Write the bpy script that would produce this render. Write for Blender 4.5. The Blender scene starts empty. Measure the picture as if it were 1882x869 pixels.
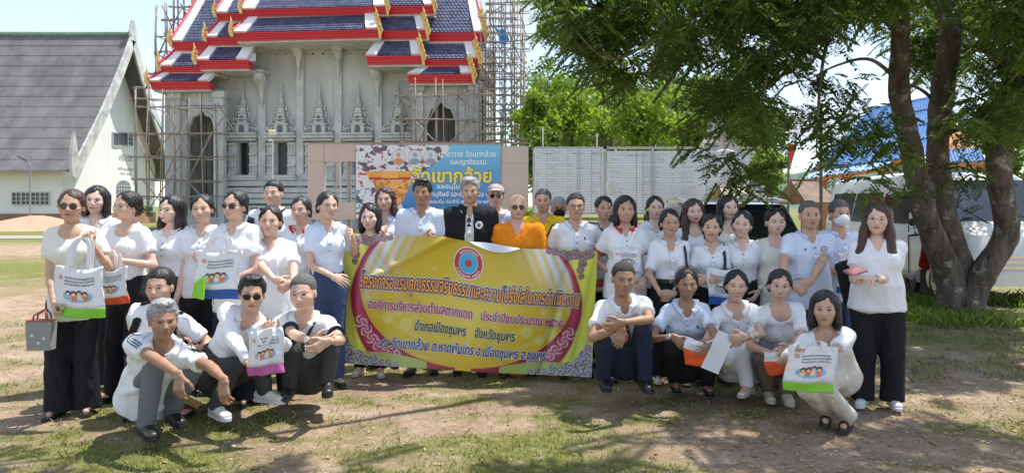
import bpy, bmesh, math, random, time
import numpy as np
from mathutils import Vector, Matrix, noise as mnoise
T0 = time.time()
SC = bpy.context.scene
COL = SC.collection
R = math.radians
FX, CX, HZ, CAMH = 1300.0, 941.0, 378.0, 1.48     # focal length in photo pixels, centre column, horizon row, eye height

# ---------------------------------------------------------------- camera
cd = bpy.data.cameras.new('camera'); cam = bpy.data.objects.new('camera', cd); COL.objects.link(cam)
cam.location = (0, 0, CAMH); cam.rotation_euler = (R(90), 0, 0)
cd.sensor_width = 36.0; cd.lens = FX / 1882 * 36.0
cd.shift_y = (HZ - 434.5) / 1882
cd.clip_start = 0.05; cd.clip_end = 3000
SC.camera = cam

# ---------------------------------------------------------------- sun, sky, exposure
SUN_DIR = Vector((0.32, 0.17, 0.92)).normalized()       # towards the sun
sun_el = math.asin(SUN_DIR.z); sun_az = math.atan2(SUN_DIR.x, SUN_DIR.y)
ld = bpy.data.lights.new('sun', 'SUN'); ld.energy = 3.1; ld.angle = R(0.55); ld.color = (1.0, 0.95, 0.87)
sun = bpy.data.objects.new('sun', ld); COL.objects.link(sun)
sun.rotation_euler = (-SUN_DIR).to_track_quat('-Z', 'Y').to_euler(); sun.location = (5, -5, 30)
W = bpy.data.worlds.new('World'); SC.world = W; W.use_nodes = True
wn = W.node_tree; wn.nodes.clear()
wo = wn.nodes.new('ShaderNodeOutputWorld'); bg = wn.nodes.new('ShaderNodeBackground'); bg.inputs[1].default_value = 0.15
sky = wn.nodes.new('ShaderNodeTexSky'); sky.sky_type = 'NISHITA'; sky.sun_disc = False
sky.sun_elevation = sun_el; sky.sun_rotation = sun_az; sky.air_density = 1.0; sky.dust_density = 0.4; sky.ozone_density = 1.0
tc = wn.nodes.new('ShaderNodeTexCoord'); mp = wn.nodes.new('ShaderNodeMapping'); mp.inputs['Scale'].default_value = (1.0, 1.0, 2.6)
nz = wn.nodes.new('ShaderNodeTexNoise'); nz.inputs['Scale'].default_value = 2.1; nz.inputs['Detail'].default_value = 7; nz.inputs['Roughness'].default_value = 0.55
cr = wn.nodes.new('ShaderNodeValToRGB'); cr.color_ramp.elements[0].position = 0.40; cr.color_ramp.elements[1].position = 0.60
mx = wn.nodes.new('ShaderNodeMixRGB'); mx.inputs[2].default_value = (2.5, 2.65, 2.9, 1)
wn.links.new(tc.outputs['Generated'], mp.inputs[0]); wn.links.new(mp.outputs[0], nz.inputs[0]); wn.links.new(nz.outputs[0], cr.inputs[0])
wn.links.new(cr.outputs[0], mx.inputs[0]); wn.links.new(sky.outputs[0], mx.inputs[1]); wn.links.new(mx.outputs[0], bg.inputs[0]); wn.links.new(bg.outputs[0], wo.inputs[0])
SC.view_settings.view_transform = 'Standard'; SC.view_settings.look = 'None'; SC.view_settings.exposure = 1.15; SC.view_settings.gamma = 1
SC.render.engine = 'CYCLES'
SC.cycles.max_bounces = 6; SC.cycles.diffuse_bounces = 3; SC.cycles.glossy_bounces = 2; SC.cycles.transmission_bounces = 3; SC.cycles.transparent_max_bounces = 6

# ---------------------------------------------------------------- small helpers
def at(px, py, Y):
    """world point seen at photo pixel (px, py) at depth Y"""
    return Vector(((px - CX) / FX * Y, Y, CAMH - (py - HZ) / FX * Y))
def tag(o, label=None, cat=None, group=None, kind=None):
    if label: o['label'] = label
    if cat: o['category'] = cat
    if group: o['group'] = group
    if kind: o['kind'] = kind
    return o
def empty(name, loc, rz=0, **k):
    o = bpy.data.objects.new(name, None); COL.objects.link(o); o.location = loc; o.rotation_euler = (0, 0, rz)
    o.empty_display_size = 0.1
    return tag(o, **k)
def link(name, me, parent=None, loc=None):
    o = bpy.data.objects.new(name, me); COL.objects.link(o)
    if parent is not None: o.parent = parent
    if loc is not None: o.location = loc
    return o
def npmesh(name, V, F, mats, smooth=True, mi=None):
    """fast mesh from numpy verts and a (n,3) or (n,4) face array (or list of such arrays)"""
    if not isinstance(F, (list, tuple)): F = [F]
    me = bpy.data.meshes.new(name)
    V = np.ascontiguousarray(V, np.float32)
    me.vertices.add(len(V)); me.vertices.foreach_set('co', V.ravel())
    nl = sum(f.size for f in F); nf = sum(len(f) for f in F)
    me.loops.add(nl); me.loops.foreach_set('vertex_index', np.concatenate([f.ravel() for f in F]).astype(np.int32))
    me.polygons.add(nf)
    sizes = np.concatenate([np.full(len(f), f.shape[1], np.int32) for f in F])
    me.polygons.foreach_set('loop_start', np.concatenate([[0], np.cumsum(sizes)[:-1]]).astype(np.int32))
    me.polygons.foreach_set('loop_total', sizes)
    me.polygons.foreach_set('use_smooth', np.full(nf, smooth))
    for m in (mats if isinstance(mats, (list, tuple)) else [mats]): me.materials.append(m)
    if mi is not None: me.polygons.foreach_set('material_index', np.asarray(mi, np.int32))
    me.update(calc_edges=True)
    return me
class MB:
    """collects boxes, bars, prisms into one mesh"""
    def __init__(s): s.v = []; s.f = []; s.m = []; s.cm = 0
    def add(s, vs, fs):
        b = len(s.v); s.v += [tuple(v) for v in vs]; s.f += [tuple(i + b for i in f) for f in fs]; s.m += [s.cm] * len(fs); return s
    def box(s, c, d, rz=0, M=None):
        hx, hy, hz = d[0] / 2, d[1] / 2, d[2] / 2
        vs = [Vector((x * hx, y * hy, z * hz)) for z in (-1, 1) for y in (-1, 1) for x in (-1, 1)]
        if rz: q = Matrix.Rotation(rz, 3, 'Z'); vs = [q @ v for v in vs]
        if M is not None: vs = [M @ v for v in vs]
        vs = [v + Vector(c) for v in vs]
        return s.add(vs, [(0, 2, 3, 1), (4, 5, 7, 6), (0, 1, 5, 4), (2, 6, 7, 3), (0, 4, 6, 2), (1, 3, 7, 5)])
    def bb(s, x0, x1, y0, y1, z0, z1): return s.box(((x0 + x1) / 2, (y0 + y1) / 2, (z0 + z1) / 2), (abs(x1 - x0), abs(y1 - y0), abs(z1 - z0)))
    def tube(s, pts, r, n=6, cap=True):
        pts = [Vector(p) for p in pts]; rr = r if isinstance(r, (list, tuple)) else [r] * len(pts)
        vs = []; fs = []; prev = None
        for i, p in enumerate(pts):
            t = (pts[min(i + 1, len(pts) - 1)] - pts[max(i - 1, 0)]).normalized()
            if prev is None: a = t.orthogonal().normalized()
            else: a = (prev - t * prev.dot(t)); a = a.normalized() if a.length > 1e-6 else t.orthogonal().normalized()
            prev = a; b = t.cross(a)
            for k in range(n):
                an = 2 * math.pi * k / n; vs.append(p + (a * math.cos(an) + b * math.sin(an)) * rr[i])
        for i in range(len(pts) - 1):
            for k in range(n):
                fs.append((i * n + k, i * n + (k + 1) % n, (i + 1) * n + (k + 1) % n, (i + 1) * n + k))
        if cap: fs.append(tuple(range(n - 1, -1, -1))); fs.append(tuple((len(pts) - 1) * n + k for k in range(n)))
        return s.add(vs, fs)
    def lathe(s, prof, c=(0, 0, 0), n=10, sy=1.0):
        vs = []; fs = []
        for (r, z) in prof:
            for k in range(n):
                an = 2 * math.pi * (k + .5) / n; vs.append((c[0] + r * math.cos(an), c[1] + sy * r * math.sin(an), c[2] + z))
        for i in range(len(prof) - 1):
            for k in range(n): fs.append((i * n + k, i * n + (k + 1) % n, (i + 1) * n + (k + 1) % n, (i + 1) * n + k))
        fs.append(tuple(range(n - 1, -1, -1))); fs.append(tuple((len(prof) - 1) * n + k for k in range(n)))
        return s.add(vs, fs)
    def prism(s, poly, a, b, axis='y'):
        """poly of 2-D points in the plane across the axis, extruded from a to b"""
        n = len(poly)
        def P(p, t): return (p[0], t, p[1]) if axis == 'y' else ((t, p[0], p[1]) if axis == 'x' else (p[0], p[1], t))
        vs = [P(p, a) for p in poly] + [P(p, b) for p in poly]
        fs = [tuple(range(n)), tuple(range(2 * n - 1, n - 1, -1))] + [(i, n + i, n + (i + 1) % n, (i + 1) % n) for i in range(n)]
        return s.add(vs, fs)
    def hull4(s, q, t):
        """quad q (4 points) thickened by vector t"""
        q = [Vector(p) for p in q]; t = Vector(t)
        return s.add(q + [p + t for p in q], [(0, 1, 2, 3), (7, 6, 5, 4), (0, 4, 5, 1), (1, 5, 6, 2), (2, 6, 7, 3), (3, 7, 4, 0)])
    def mesh(s, name, mats, smooth=False, fix=True):
        me = bpy.data.meshes.new(name); me.from_pydata(s.v, [], s.f)
        for m in (mats if isinstance(mats, (list, tuple)) else [mats]): me.materials.append(m)
        me.polygons.foreach_set('material_index', s.m)
        if fix:
            bm = bmesh.new(); bm.from_mesh(me); bmesh.ops.recalc_face_normals(bm, faces=bm.faces); bm.to_mesh(me); bm.free()
        if smooth: me.polygons.foreach_set('use_smooth', [True] * len(me.polygons))
        me.update(); return me
    def obj(s, name, mats, parent=None, smooth=False, fix=True, loc=None):
        return link(name, s.mesh(name, mats, smooth, fix), parent, loc)

# ---------------------------------------------------------------- materials
MATS = {}
def mat(name, col, rough=0.7, metal=0.0, var=0.0, vs=5.0, bump=0.0, bs=30.0, spec=0.5, col2=None, emis=None, stretch=None, coat=0.0, bump2=0.0, b2s=8.0):
    if name in MATS: return MATS[name]
    m = bpy.data.materials.new(name); m.use_nodes = True; nt = m.node_tree; b = nt.nodes['Principled BSDF']
    b.inputs['Roughness'].default_value = rough; b.inputs['Metallic'].default_value = metal
    b.inputs['Specular IOR Level'].default_value = spec; b.inputs['Coat Weight'].default_value = coat
    c = tuple(col) + (1,)
    b.inputs['Base Color'].default_value = c
    tcn = None
    def coord():
        nonlocal tcn
        if tcn is None:
            t = nt.nodes.new('ShaderNodeTexCoord'); mpn = nt.nodes.new('ShaderNodeMapping')
            if stretch: mpn.inputs['Scale'].default_value = stretch
            nt.links.new(t.outputs['Object'], mpn.inputs[0]); tcn = mpn.outputs[0]
        return tcn
    if var or col2:
        n = nt.nodes.new('ShaderNodeTexNoise'); n.inputs['Scale'].default_value = vs; n.inputs['Detail'].default_value = 5; n.inputs['Roughness'].default_value = 0.6
        nt.links.new(coord(), n.inputs[0])
        r = nt.nodes.new('ShaderNodeValToRGB'); r.color_ramp.elements[0].position = 0.32; r.color_ramp.elements[1].position = 0.68
        if col2: r.color_ramp.elements[0].color = c; r.color_ramp.elements[1].color = tuple(col2) + (1,)
        else:
            r.color_ramp.elements[0].color = tuple(x * (1 - var) for x in col) + (1,); r.color_ramp.elements[1].color = tuple(min(1, x * (1 + var)) for x in col) + (1,)
        nt.links.new(n.outputs[0], r.inputs[0]); nt.links.new(r.outputs[0], b.inputs['Base Color'])
    last = None
    for (bb_, ss, dist) in ((bump, bs, 0.01), (bump2, b2s, 0.05)):
        if bb_:
            n = nt.nodes.new('ShaderNodeTexNoise'); n.inputs['Scale'].default_value = ss; n.inputs['Detail'].default_value = 4
            nt.links.new(coord(), n.inputs[0])
            bp = nt.nodes.new('ShaderNodeBump'); bp.inputs['Strength'].default_value = bb_; bp.inputs['Distance'].default_value = dist
            nt.links.new(n.outputs[0], bp.inputs['Height'])
            if last: nt.links.new(last, bp.inputs['Normal'])
            last = bp.outputs[0]
    if last: nt.links.new(last, b.inputs['Normal'])
    if emis: b.inputs['Emission Color'].default_value = c; b.inputs['Emission Strength'].default_value = emis
    MATS[name] = m
    return m
# ---------------------------------------------------------------- signed-distance sculpting (numpy) and surface nets
V3 = lambda *a: np.array(a, np.float32)
class Field:
    def __init__(s, lo, hi, h):
        s.h = h; s.o = np.asarray(lo, np.float32); n = np.ceil((np.asarray(hi) - s.o) / h).astype(int) + 1
        s.n = n; s.A = np.full(n, 1.0, np.float32)
        s.ax = [s.o[i] + h * np.arange(n[i], dtype=np.float32) for i in range(3)]
    def sl(s, lo, hi):
        i0 = np.clip(np.floor((np.asarray(lo) - s.o) / s.h).astype(int), 0, s.n); i1 = np.clip(np.ceil((np.asarray(hi) - s.o) / s.h).astype(int) + 1, 0, s.n)
        return i0, i1
    def put(s, fn, lo, hi, k=0.02, sub=False, clip=None):
        pad = k + 3 * s.h; i0, i1 = s.sl(np.asarray(lo) - pad, np.asarray(hi) + pad)
        if (i1 <= i0).any(): return
        X = s.ax[0][i0[0]:i1[0], None, None]; Y = s.ax[1][None, i0[1]:i1[1], None]; Z = s.ax[2][None, None, i0[2]:i1[2]]
        d = fn(X, Y, Z)
        if clip is not None:
            for (p, n) in clip: d = np.maximum(d, (X - p[0]) * n[0] + (Y - p[1]) * n[1] + (Z - p[2]) * n[2])
        S = (slice(i0[0], i1[0]), slice(i0[1], i1[1]), slice(i0[2], i1[2])); a = s.A[S]
        if sub:
            d = -d; h = np.maximum(k - np.abs(a - d), 0) / max(k, 1e-6); s.A[S] = np.maximum(a, d) + h * h * k * .25
        else:
            h = np.maximum(k - np.abs(a - d), 0) / max(k, 1e-6); s.A[S] = np.minimum(a, d) - h * h * k * .25
    def cone(s, a, b, r1, r2, k=0.02, side=None, **kw):
        """tapered capsule; with `side`, radii are (along side, across)"""
        a = np.asarray(a, np.float32); b = np.asarray(b, np.float32); ba = b - a; L2 = max(float(ba @ ba), 1e-9)
        if side is None:
            m = max(r1, r2)
            def fn(X, Y, Z):
                x = X - a[0]; y = Y - a[1]; z = Z - a[2]
                t = np.clip((x * ba[0] + y * ba[1] + z * ba[2]) / L2, 0, 1)
                return np.sqrt((x - t * ba[0]) ** 2 + (y - t * ba[1]) ** 2 + (z - t * ba[2]) ** 2) - (r1 + (r2 - r1) * t)
        else:
            sd = np.asarray(side, np.float32); m = max(r1 + r2)
            def fn(X, Y, Z):
                x = X - a[0]; y = Y - a[1]; z = Z - a[2]
                t = np.clip((x * ba[0] + y * ba[1] + z * ba[2]) / L2, 0, 1)
                x = x - t * ba[0]; y = y - t * ba[1]; z = z - t * ba[2]
                q = x * sd[0] + y * sd[1] + z * sd[2]; q2 = q * q; o2 = np.maximum(x * x + y * y + z * z - q2, 0)
                rs = r1[0] + (r2[0] - r1[0]) * t; ro = r1[1] + (r2[1] - r1[1]) * t
                return (np.sqrt(q2 / rs ** 2 + o2 / ro ** 2) - 1) * np.minimum(rs, ro)
        s.put(fn, np.minimum(a, b) - m, np.maximum(a, b) + m, k, **kw)
    def ell(s, c, r, k=0.02, M=None, **kw):
        """ellipsoid; M rows are its local axes"""
        c = np.asarray(c, np.float32); r = np.asarray(r, np.float32); m = float(r.max())
        def fn(X, Y, Z):
            x = X - c[0]; y = Y - c[1]; z = Z - c[2]
            if M is not None: x, y, z = (M[0][0] * x + M[0][1] * y + M[0][2] * z, M[1][0] * x + M[1][1] * y + M[1][2] * z, M[2][0] * x + M[2][1] * y + M[2][2] * z)
            k0 = np.sqrt((x / r[0]) ** 2 + (y / r[1]) ** 2 + (z / r[2]) ** 2); k1 = np.sqrt((x / r[0] ** 2) ** 2 + (y / r[1] ** 2) ** 2 + (z / r[2] ** 2) ** 2)
            return k0 * (k0 - 1) / np.maximum(k1, 1e-6)
        s.put(fn, c - m, c + m, k, **kw)
    def plane(s, p, n):
        X = s.ax[0][:, None, None]; Y = s.ax[1][None, :, None]; Z = s.ax[2][None, None, :]
        s.A = np.maximum(s.A, (X - p[0]) * n[0] + (Y - p[1]) * n[1] + (Z - p[2]) * n[2]).astype(np.float32)
    def mesh(s):
        A = s.A; S = A < 0
        c = np.zeros(tuple(s.n - 1), np.uint8)
        offs = [(0, 0, 0), (1, 0, 0), (0, 1, 0), (1, 1, 0), (0, 0, 1), (1, 0, 1), (0, 1, 1), (1, 1, 1)]
        nx, ny, nz = s.n - 1
        for (i, j, k) in offs: c += S[i:i + nx, j:j + ny, k:k + nz]
        act = (c > 0) & (c < 8); ij = np.argwhere(act)
        idx = np.full(act.shape, -1, np.int32); idx[act] = np.arange(len(ij))
        vals = np.stack([A[ij[:, 0] + i, ij[:, 1] + j, ij[:, 2] + k] for (i, j, k) in offs], 1)
        acc = np.zeros((len(ij), 3), np.float32); cnt = np.zeros(len(ij), np.float32); O = np.array(offs, np.float32)
        for (a, b) in ((0, 1), (2, 3), (4, 5), (6, 7), (0, 2), (1, 3), (4, 6), (5, 7), (0, 4), (1, 5), (2, 6), (3, 7)):
            va = vals[:, a]; vb = vals[:, b]; m = (va < 0) != (vb < 0)
            t = np.where(m, va / np.where(m, va - vb, 1), 0)
            acc += m[:, None] * (O[a] + t[:, None] * (O[b] - O[a])); cnt += m
        V = (ij + acc / cnt[:, None]) * s.h + s.o
        Q = []
        def emit(e, f0, cells):
            q = np.stack([idx[tuple(e[:, t] + o[t] for t in range(3))] for o in cells], 1)
            q = q[(q >= 0).all(1)] if len(q) else q
            return q
        for axis in range(3):
            sh = [slice(None)] * 3; sh2 = [slice(None)] * 3; sh[axis] = slice(0, -1); sh2[axis] = slice(1, None)
            A0 = S[tuple(sh)]; A1 = S[tuple(sh2)]; u, v = (axis + 1) % 3, (axis + 2) % 3
            for flip, msk in ((0, A0 & ~A1), (1, ~A0 & A1)):
                e = np.argwhere(msk); lim = s.n - 1
                e = e[(e[:, u] > 0) & (e[:, v] > 0) & (e[:, u] < lim[u]) & (e[:, v] < lim[v])]
                if not len(e): continue
                o = [[0, 0, 0] for _ in range(4)]
                o[0][u] = -1; o[0][v] = -1; o[1][v] = -1; o[3][u] = -1
                q = emit(e, flip, o)
                if flip: q = q[:, ::-1]
                Q.append(q)
        return V, np.concatenate(Q) if Q else np.zeros((0, 4), np.int32)
def vnormals(V, F):
    n = np.cross(V[F[:, 2]] - V[F[:, 0]], V[F[:, 3]] - V[F[:, 1]]); N = np.zeros_like(V)
    for i in range(4): np.add.at(N, F[:, i], n)
    return N / np.maximum(np.linalg.norm(N, axis=1, keepdims=True), 1e-9)
def folds(V, F, amp, seed, sc=1.0, stretch=(1, 1, .45), damp=None):
    """cloth folds: domain-warped ridges along stretched axes"""
    rs = np.random.RandomState(seed); P = V * np.array(stretch) * sc; N = vnormals(V, F); d = np.zeros(len(V))
    for w, a in ((34, 1.0), (62, .75), (115, .42)):
        k = rs.normal(size=3); k /= np.linalg.norm(k); k2 = rs.normal(size=3); k3 = rs.normal(size=3)
        ph = P @ k * w + 1.8 * np.sin(P @ k2 * w * .45 + rs.rand() * 6) + 1.2 * np.sin(P @ k3 * w * .3 + rs.rand() * 6)
        m = .5 + .5 * np.sin(P @ k3 * w * .35 + rs.rand() * 6)
        d += a * (1 - 2 * np.abs(np.sin(ph * .5))) * m
    d = np.maximum(d, -.55)
    if damp is not None: d = d * damp
    return V + N * (d * amp)[:, None]

# ---------------------------------------------------------------- head and hand shapes (made once, fitted to each person)
def head_field(kind):
    f = Field((-.12, -.15, -.19), (.12, .15, .16), .0073)
    m = kind == 'm'
    f.ell((0, -.012, .032), (.0765, .095, .084), .01)
    f.ell((0, .018, -.015), (.0665 if m else .064, .074, .083), .03)
    f.ell((0, .022, -.062), (.056 if m else .047, .058, .040), .03)
    f.ell((0, .062, -.090), (.022 if m else .017, .020, .018), .03)
    for s in (-1, 1):
        f.ell((s * .036, .056, -.024), (.030, .030, .026), .02)
        f.cone((s * .010, .087, .019), (s * .044, .072, .020), .0085, .006, .012)
        f.ell((s * .030, .100, .001), (.017, .016, .0095), .012, sub=True)
        f.ell((s * .0785, -.004, -.010), (.0085, .020, .031), .008)
        f.ell((s * .0115, .0985, -.035), (.0085, .0095, .0075), .006)
    f.cone((0, .088, .010), (0, .107, -.029), .0070, .0115, .010)
    f.ell((0, .082, -.058), (.026, .018, .016), .015)
    f.cone((0, -.030, -.17), (0, -.022, -.07), .055 if m else .046, .052 if m else .044, .03)
    f.plane((0, 0, -.135), (0, 0, -1))
    return f
HEADS = {}
for kd in 'mf': f_ = head_field(kd); HEADS[kd] = f_.mesh()
def hand_mesh(c):
    f = Field((-.085, -.03, -.11), (.06, .20, .045), .0060)
    f.cone((0, -.012, 0), (0, .012, 0), (.026, .019), (.030, .017), .01, side=(1, 0, 0))
    f.cone((-.002, .012, 0), (0, .082, 0), (.030, .0155), (.040, .0135), .012, side=(1, 0, 0))
    f.ell((-.020, .035, -.008), (.017, .028, .014), .01)
    for i, (x, y, L) in enumerate(((-.0295, .088, .072), (-.0100, .093, .080), (.0098, .090, .073), (.0280, .080, .058))):
        p = np.array((x, y, 0.)); an = 0; spread = (i - 1.5) * .05
        for j, (fr, cc) in enumerate(((.45, c), (.30, c * 1.15), (.25, c * .7))):
            an += cc + (.03 * (i - 1) if j == 0 else 0)
            q = p + L * fr * np.array((math.sin(spread), math.cos(an) * math.cos(spread), -math.sin(an)))
            f.cone(p, q, (.0086, .0082, .0076)[j], (.0082, .0076, .0068)[j], .004); p = q
    t0 = np.array((-.024, .022, -.006)); t1 = t0 + .040 * np.array((-.72, .62, -.28)); t2 = t1 + .030 * np.array((-.35, .85, -.38 - c * .3)); t3 = t2 + .024 * np.array((.0, .88, -.42 - c * .2))
    f.cone(t0, t1, .013, .0105, .008); f.cone(t1, t2, .0100, .0092, .004); f.cone(t2, t3, .0092, .0078, .004)
    return f.mesh()
HANDS = {k: hand_mesh(c) for k, c in (('flat', .12), ('relax', .45), ('grip', 1.15), ('clasp', .8))}

def frame(fwd, up):
    """rows: right, forward, up"""
    f = np.asarray(fwd, float); f /= np.linalg.norm(f); u = np.asarray(up, float); u = u - f * (u @ f); u /= np.linalg.norm(u)
    return np.array((np.cross(f, u), f, u))
def ik(S, Wp, l1, l2, pole):
    """elbow or knee position, and the (possibly clamped) end"""
    S = np.asarray(S, float); Wp = np.asarray(Wp, float); d = Wp - S; L = np.linalg.norm(d); mxl = (l1 + l2) * .995
    if L > mxl: d = d / L * mxl; L = mxl; Wp = S + d
    if L < abs(l1 - l2) + .02: L = abs(l1 - l2) + .02
    u = d / np.linalg.norm(d); a = (l1 * l1 - l2 * l2 + L * L) / (2 * L); h = math.sqrt(max(l1 * l1 - a * a, 0))
    p = np.asarray(pole, float); p = p - u * (p @ u); p /= max(np.linalg.norm(p), 1e-6)
    return S + u * a + p * h, Wp

# ---------------------------------------------------------------- materials for people
SKINS = {'light': (.72, .48, .38), 'tan': (.54, .325, .225), 'dark': (.36, .20, .125), 'mid': (.63, .40, .295)}
def skin_mat(k): return mat('skin_' + k, SKINS[k], .48, var=.10, vs=22, bump=.15, bs=120, spec=.45)
M_HAIR = mat('hair_black', (.013, .010, .010), .42, var=.3, vs=60, bump=.7, bs=90, stretch=(1, 1, .15))
M_HAIRB = mat('hair_brown', (.060, .026, .018), .42, var=.35, vs=50, bump=.7, bs=90, stretch=(1, 1, .15))
M_GREY = mat('hair_grey', (.30, .30, .31), .55, var=.45, vs=60, bump=.7, bs=100, stretch=(1, 1, .3))
M_GREYD = mat('hair_dark_grey', (.085, .08, .08), .5, var=.5, vs=60, bump=.7, bs=100, stretch=(1, 1, .3))
M_HCROP = mat('hair_cropped', (.045, .040, .038), .85, var=.4, vs=90, bump=.8, bs=160)
M_HCROPG = mat('hair_cropped_grey', (.12, .115, .11), .85, var=.5, vs=90, bump=.8, bs=160)
HAIRM = {'black': M_HAIR, 'brown': M_HAIRB, 'grey': M_GREY, 'dgrey': M_GREYD}
def cloth(name, col, rough=.85): return mat('cloth_' + name, col, rough, var=.04, vs=4, bump=.06, bs=220, spec=.2, bump2=.5, b2s=11, stretch=(1, 1, .5))
CL = dict(white=cloth('white', (.80, .81, .84)), bluewhite=cloth('bluewhite', (.66, .73, .88)), cream=cloth('cream', (.76, .74, .66)),
          black=cloth('black', (.018, .018, .022)), navy=cloth('navy', (.025, .032, .065)), grey=cloth('grey', (.15, .165, .185)), dgrey=cloth('dgrey', (.055, .058, .06)),
          taupe=cloth('taupe', (.19, .15, .13)), beige=cloth('beige', (.60, .55, .47)), red=cloth('red', (.62, .03, .04)), yellow=cloth('yellow', (.85, .58, .03)),
          orange=cloth('orange', (.85, .27, .015)), jeans=cloth('jeans', (.09, .13, .24)), denim=cloth('denim', (.05, .075, .16)), pink=cloth('pink', (.46, .38, .36)), lav=cloth('lav', (.62, .62, .76)))
M_EYEW = mat('eye_white', (.48, .43, .40), .3); M_EYED = mat('eye_dark', (.015, .010, .008), .25); M_LIP = mat('lips', (.42, .12, .11), .4); M_LIPM = mat('lips_pale', (.33, .15, .12), .5)
M_TEETH = mat('teeth', (.72, .70, .65), .3); M_GLASS = mat('dark_lens', (.012, .012, .014), .12); M_RIM = mat('rim', (.02, .02, .022), .3); M_RIMG = mat('rim_gold', (.45, .32, .18), .3, metal=.8)
M_BLK = mat('black_leather', (.02, .02, .022), .4, bump=.2, bs=60); M_WSH = mat('white_rubber', (.62, .62, .60), .6, var=.1); M_GSH = mat('grey_rubber', (.22, .22, .23), .7)
M_TAN = mat('brown_sole', (.22, .12, .07), .7); M_STEEL = mat('steel', (.55, .55, .57), .25, metal=.9); M_BEIGESH = mat('beige_suede', (.55, .47, .38), .8)
M_LENSC = mat('clear_lens', (.35, .33, .33), .1); M_MASK = mat('face_mask', (.86, .88, .92), .7, var=.03, vs=8)

# face details: one mesh each, shared
def ell_mesh(nm, c, r, m, n=8, k=6, rot=0):
    b = MB(); vs = []; fs = []
    for i in range(1, k):
        th = math.pi * i / k
        for j in range(n):
            a = 2 * math.pi * j / n; vs.append(Vector((r[0] * math.sin(th) * math.cos(a), r[1] * math.sin(th) * math.sin(a), r[2] * math.cos(th))))
    for i in range(k - 2):
        for j in range(n): fs.append((i * n + j, (i + 1) * n + j, (i + 1) * n + (j + 1) % n, i * n + (j + 1) % n))
    fs.append(tuple(range(n))); fs.append(tuple((k - 2) * n + j for j in range(n - 1, -1, -1)))
    q = Matrix.Rotation(rot, 3, 'Y'); b.add([q @ v + Vector(c) for v in vs], fs); return b
def multi(parts, name, mats):
    b = MB()
    for i, p in enumerate(parts): b.cm = i; b.add(p.v, p.f)
    return b.mesh(name, mats, smooth=True)
EYE = {}
for s in (-1, 1):
    EYE[s] = multi([ell_mesh('', (s * .0305, .0795, .0005), (.0145, .0075, .0050), None), ell_mesh('', (s * .0305, .0826, .0005), (.0068, .0058, .0052), None),
                    ], 'eye', [M_EYEW, M_EYED])
    lid = MB(); lid.tube([(s * .014, .0835, .001), (s * .023, .0875, .0068), (s * .034, .0860, .0076), (s * .045, .0775, .0030)], [.0009, .0020, .0022, .0012], 5)
    EYE[('lid', s)] = lid.mesh('eyelid', M_EYED, smooth=True)
    for hk, hm in HAIRM.items():
        br = MB(); br.tube([(s * .011, .0925, .0165), (s * .024, .0905, .0215), (s * .038, .0840, .0225), (s * .050, .0735, .0180)], [.0016, .0025, .0022, .0009], 5)
        EYE[('brow', s, hk)] = br.mesh('eyebrow', hm, smooth=True)
def mouth(smile, mt, teeth):
    a = .009 * smile; h_ = .0022 if teeth else 0
    up = MB(); up.tube([(-.031, .0800, -.0570 + a), (-.012, .0995, -.0560 + h_), (0, .1010, -.0570 + h_), (.012, .0995, -.0560 + h_), (.031, .0800, -.0570 + a)], [.0012, .0030, .0028, .0030, .0012], 6)
    lo = MB(); z = -.0680 if teeth else -.0625
    lo.tube([(-.030, .0800, -.0580 + a), (-.012, .0975, z), (0, .1000, z - .0005), (.012, .0975, z), (.030, .0800, -.0580 + a)], [.0012, .0036, .0040, .0036, .0012], 6)
    parts = [multi([up, lo], 'lips', [mt, mt])]
    if teeth: parts.append(multi([ell_mesh('', (0, .0935, -.0608), (.0215, .0065, .0058), None)], 'teeth', [M_TEETH]))
    return parts
MOUTH = {(k, t): mouth(1.0 if t else .2, m, t) for k, m in (('m', M_LIPM), ('f', M_LIP)) for t in (0, 1)}
def glasses_mesh(kind):
    b = MB(); r = []
    for s in (-1, 1):
        c = (s * .031, .1005, -.002); pr = []
        for j in range(14):
            a = 2 * math.pi * j / 14; rx, rz = (.0255, .020) if kind == 'sun' else (.0235, .0185)
            pr.append(Vector((c[0] + rx * math.cos(a), c[1] - abs(c[0] + rx * math.cos(a)) * .16, c[2] + rz * math.sin(a) * (1.05 if math.sin(a) < 0 else .85))))
        if kind == 'sun':
            b.cm = 0; b.add(pr + [p + Vector((0, -.003, 0)) for p in pr], [tuple(range(14)), tuple(range(27, 13, -1))] + [(j, (j + 1) % 14, 14 + (j + 1) % 14, 14 + j) for j in range(14)])
        b.cm = 1; b.tube(pr + [pr[0]], .0018 if kind == 'sun' else .0013, 4, cap=False)
        b.tube([(s * .056, .092, .004), (s * .074, .070, .004), (s * .0815, .0, .002), (s * .080, -.03, -.012)], .0018, 4)
    b.cm = 1; b.tube([(-.008, .1015, .003), (0, .103, .006), (.008, .1015, .003)], .0018, 4)
    return b
G_SUN = glasses_mesh('sun').mesh('sunglasses', [M_GLASS, M_RIM]); G_CLR = glasses_mesh('clear').mesh('eyeglasses', [M_LENSC, M_RIM]); G_GLD = glasses_mesh('clear').mesh('eyeglasses', [M_LENSC, M_RIMG])
MASKM = None
def mask_mesh(col):
    f = Field((-.1, 0, -.13), (.1, .15, .02), .007)
    f.ell((0, .045, -.050), (.066, .073, .056), .01); f.ell((0, .098, -.040), (.022, .022, .030), .03); f.plane((0, .02, -.02), (0, -1, 0)); f.plane((0, 0, -.012), (0, -.3, 1))
    V, F = f.mesh(); return npmesh('face_mask', V, F, col)
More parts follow.
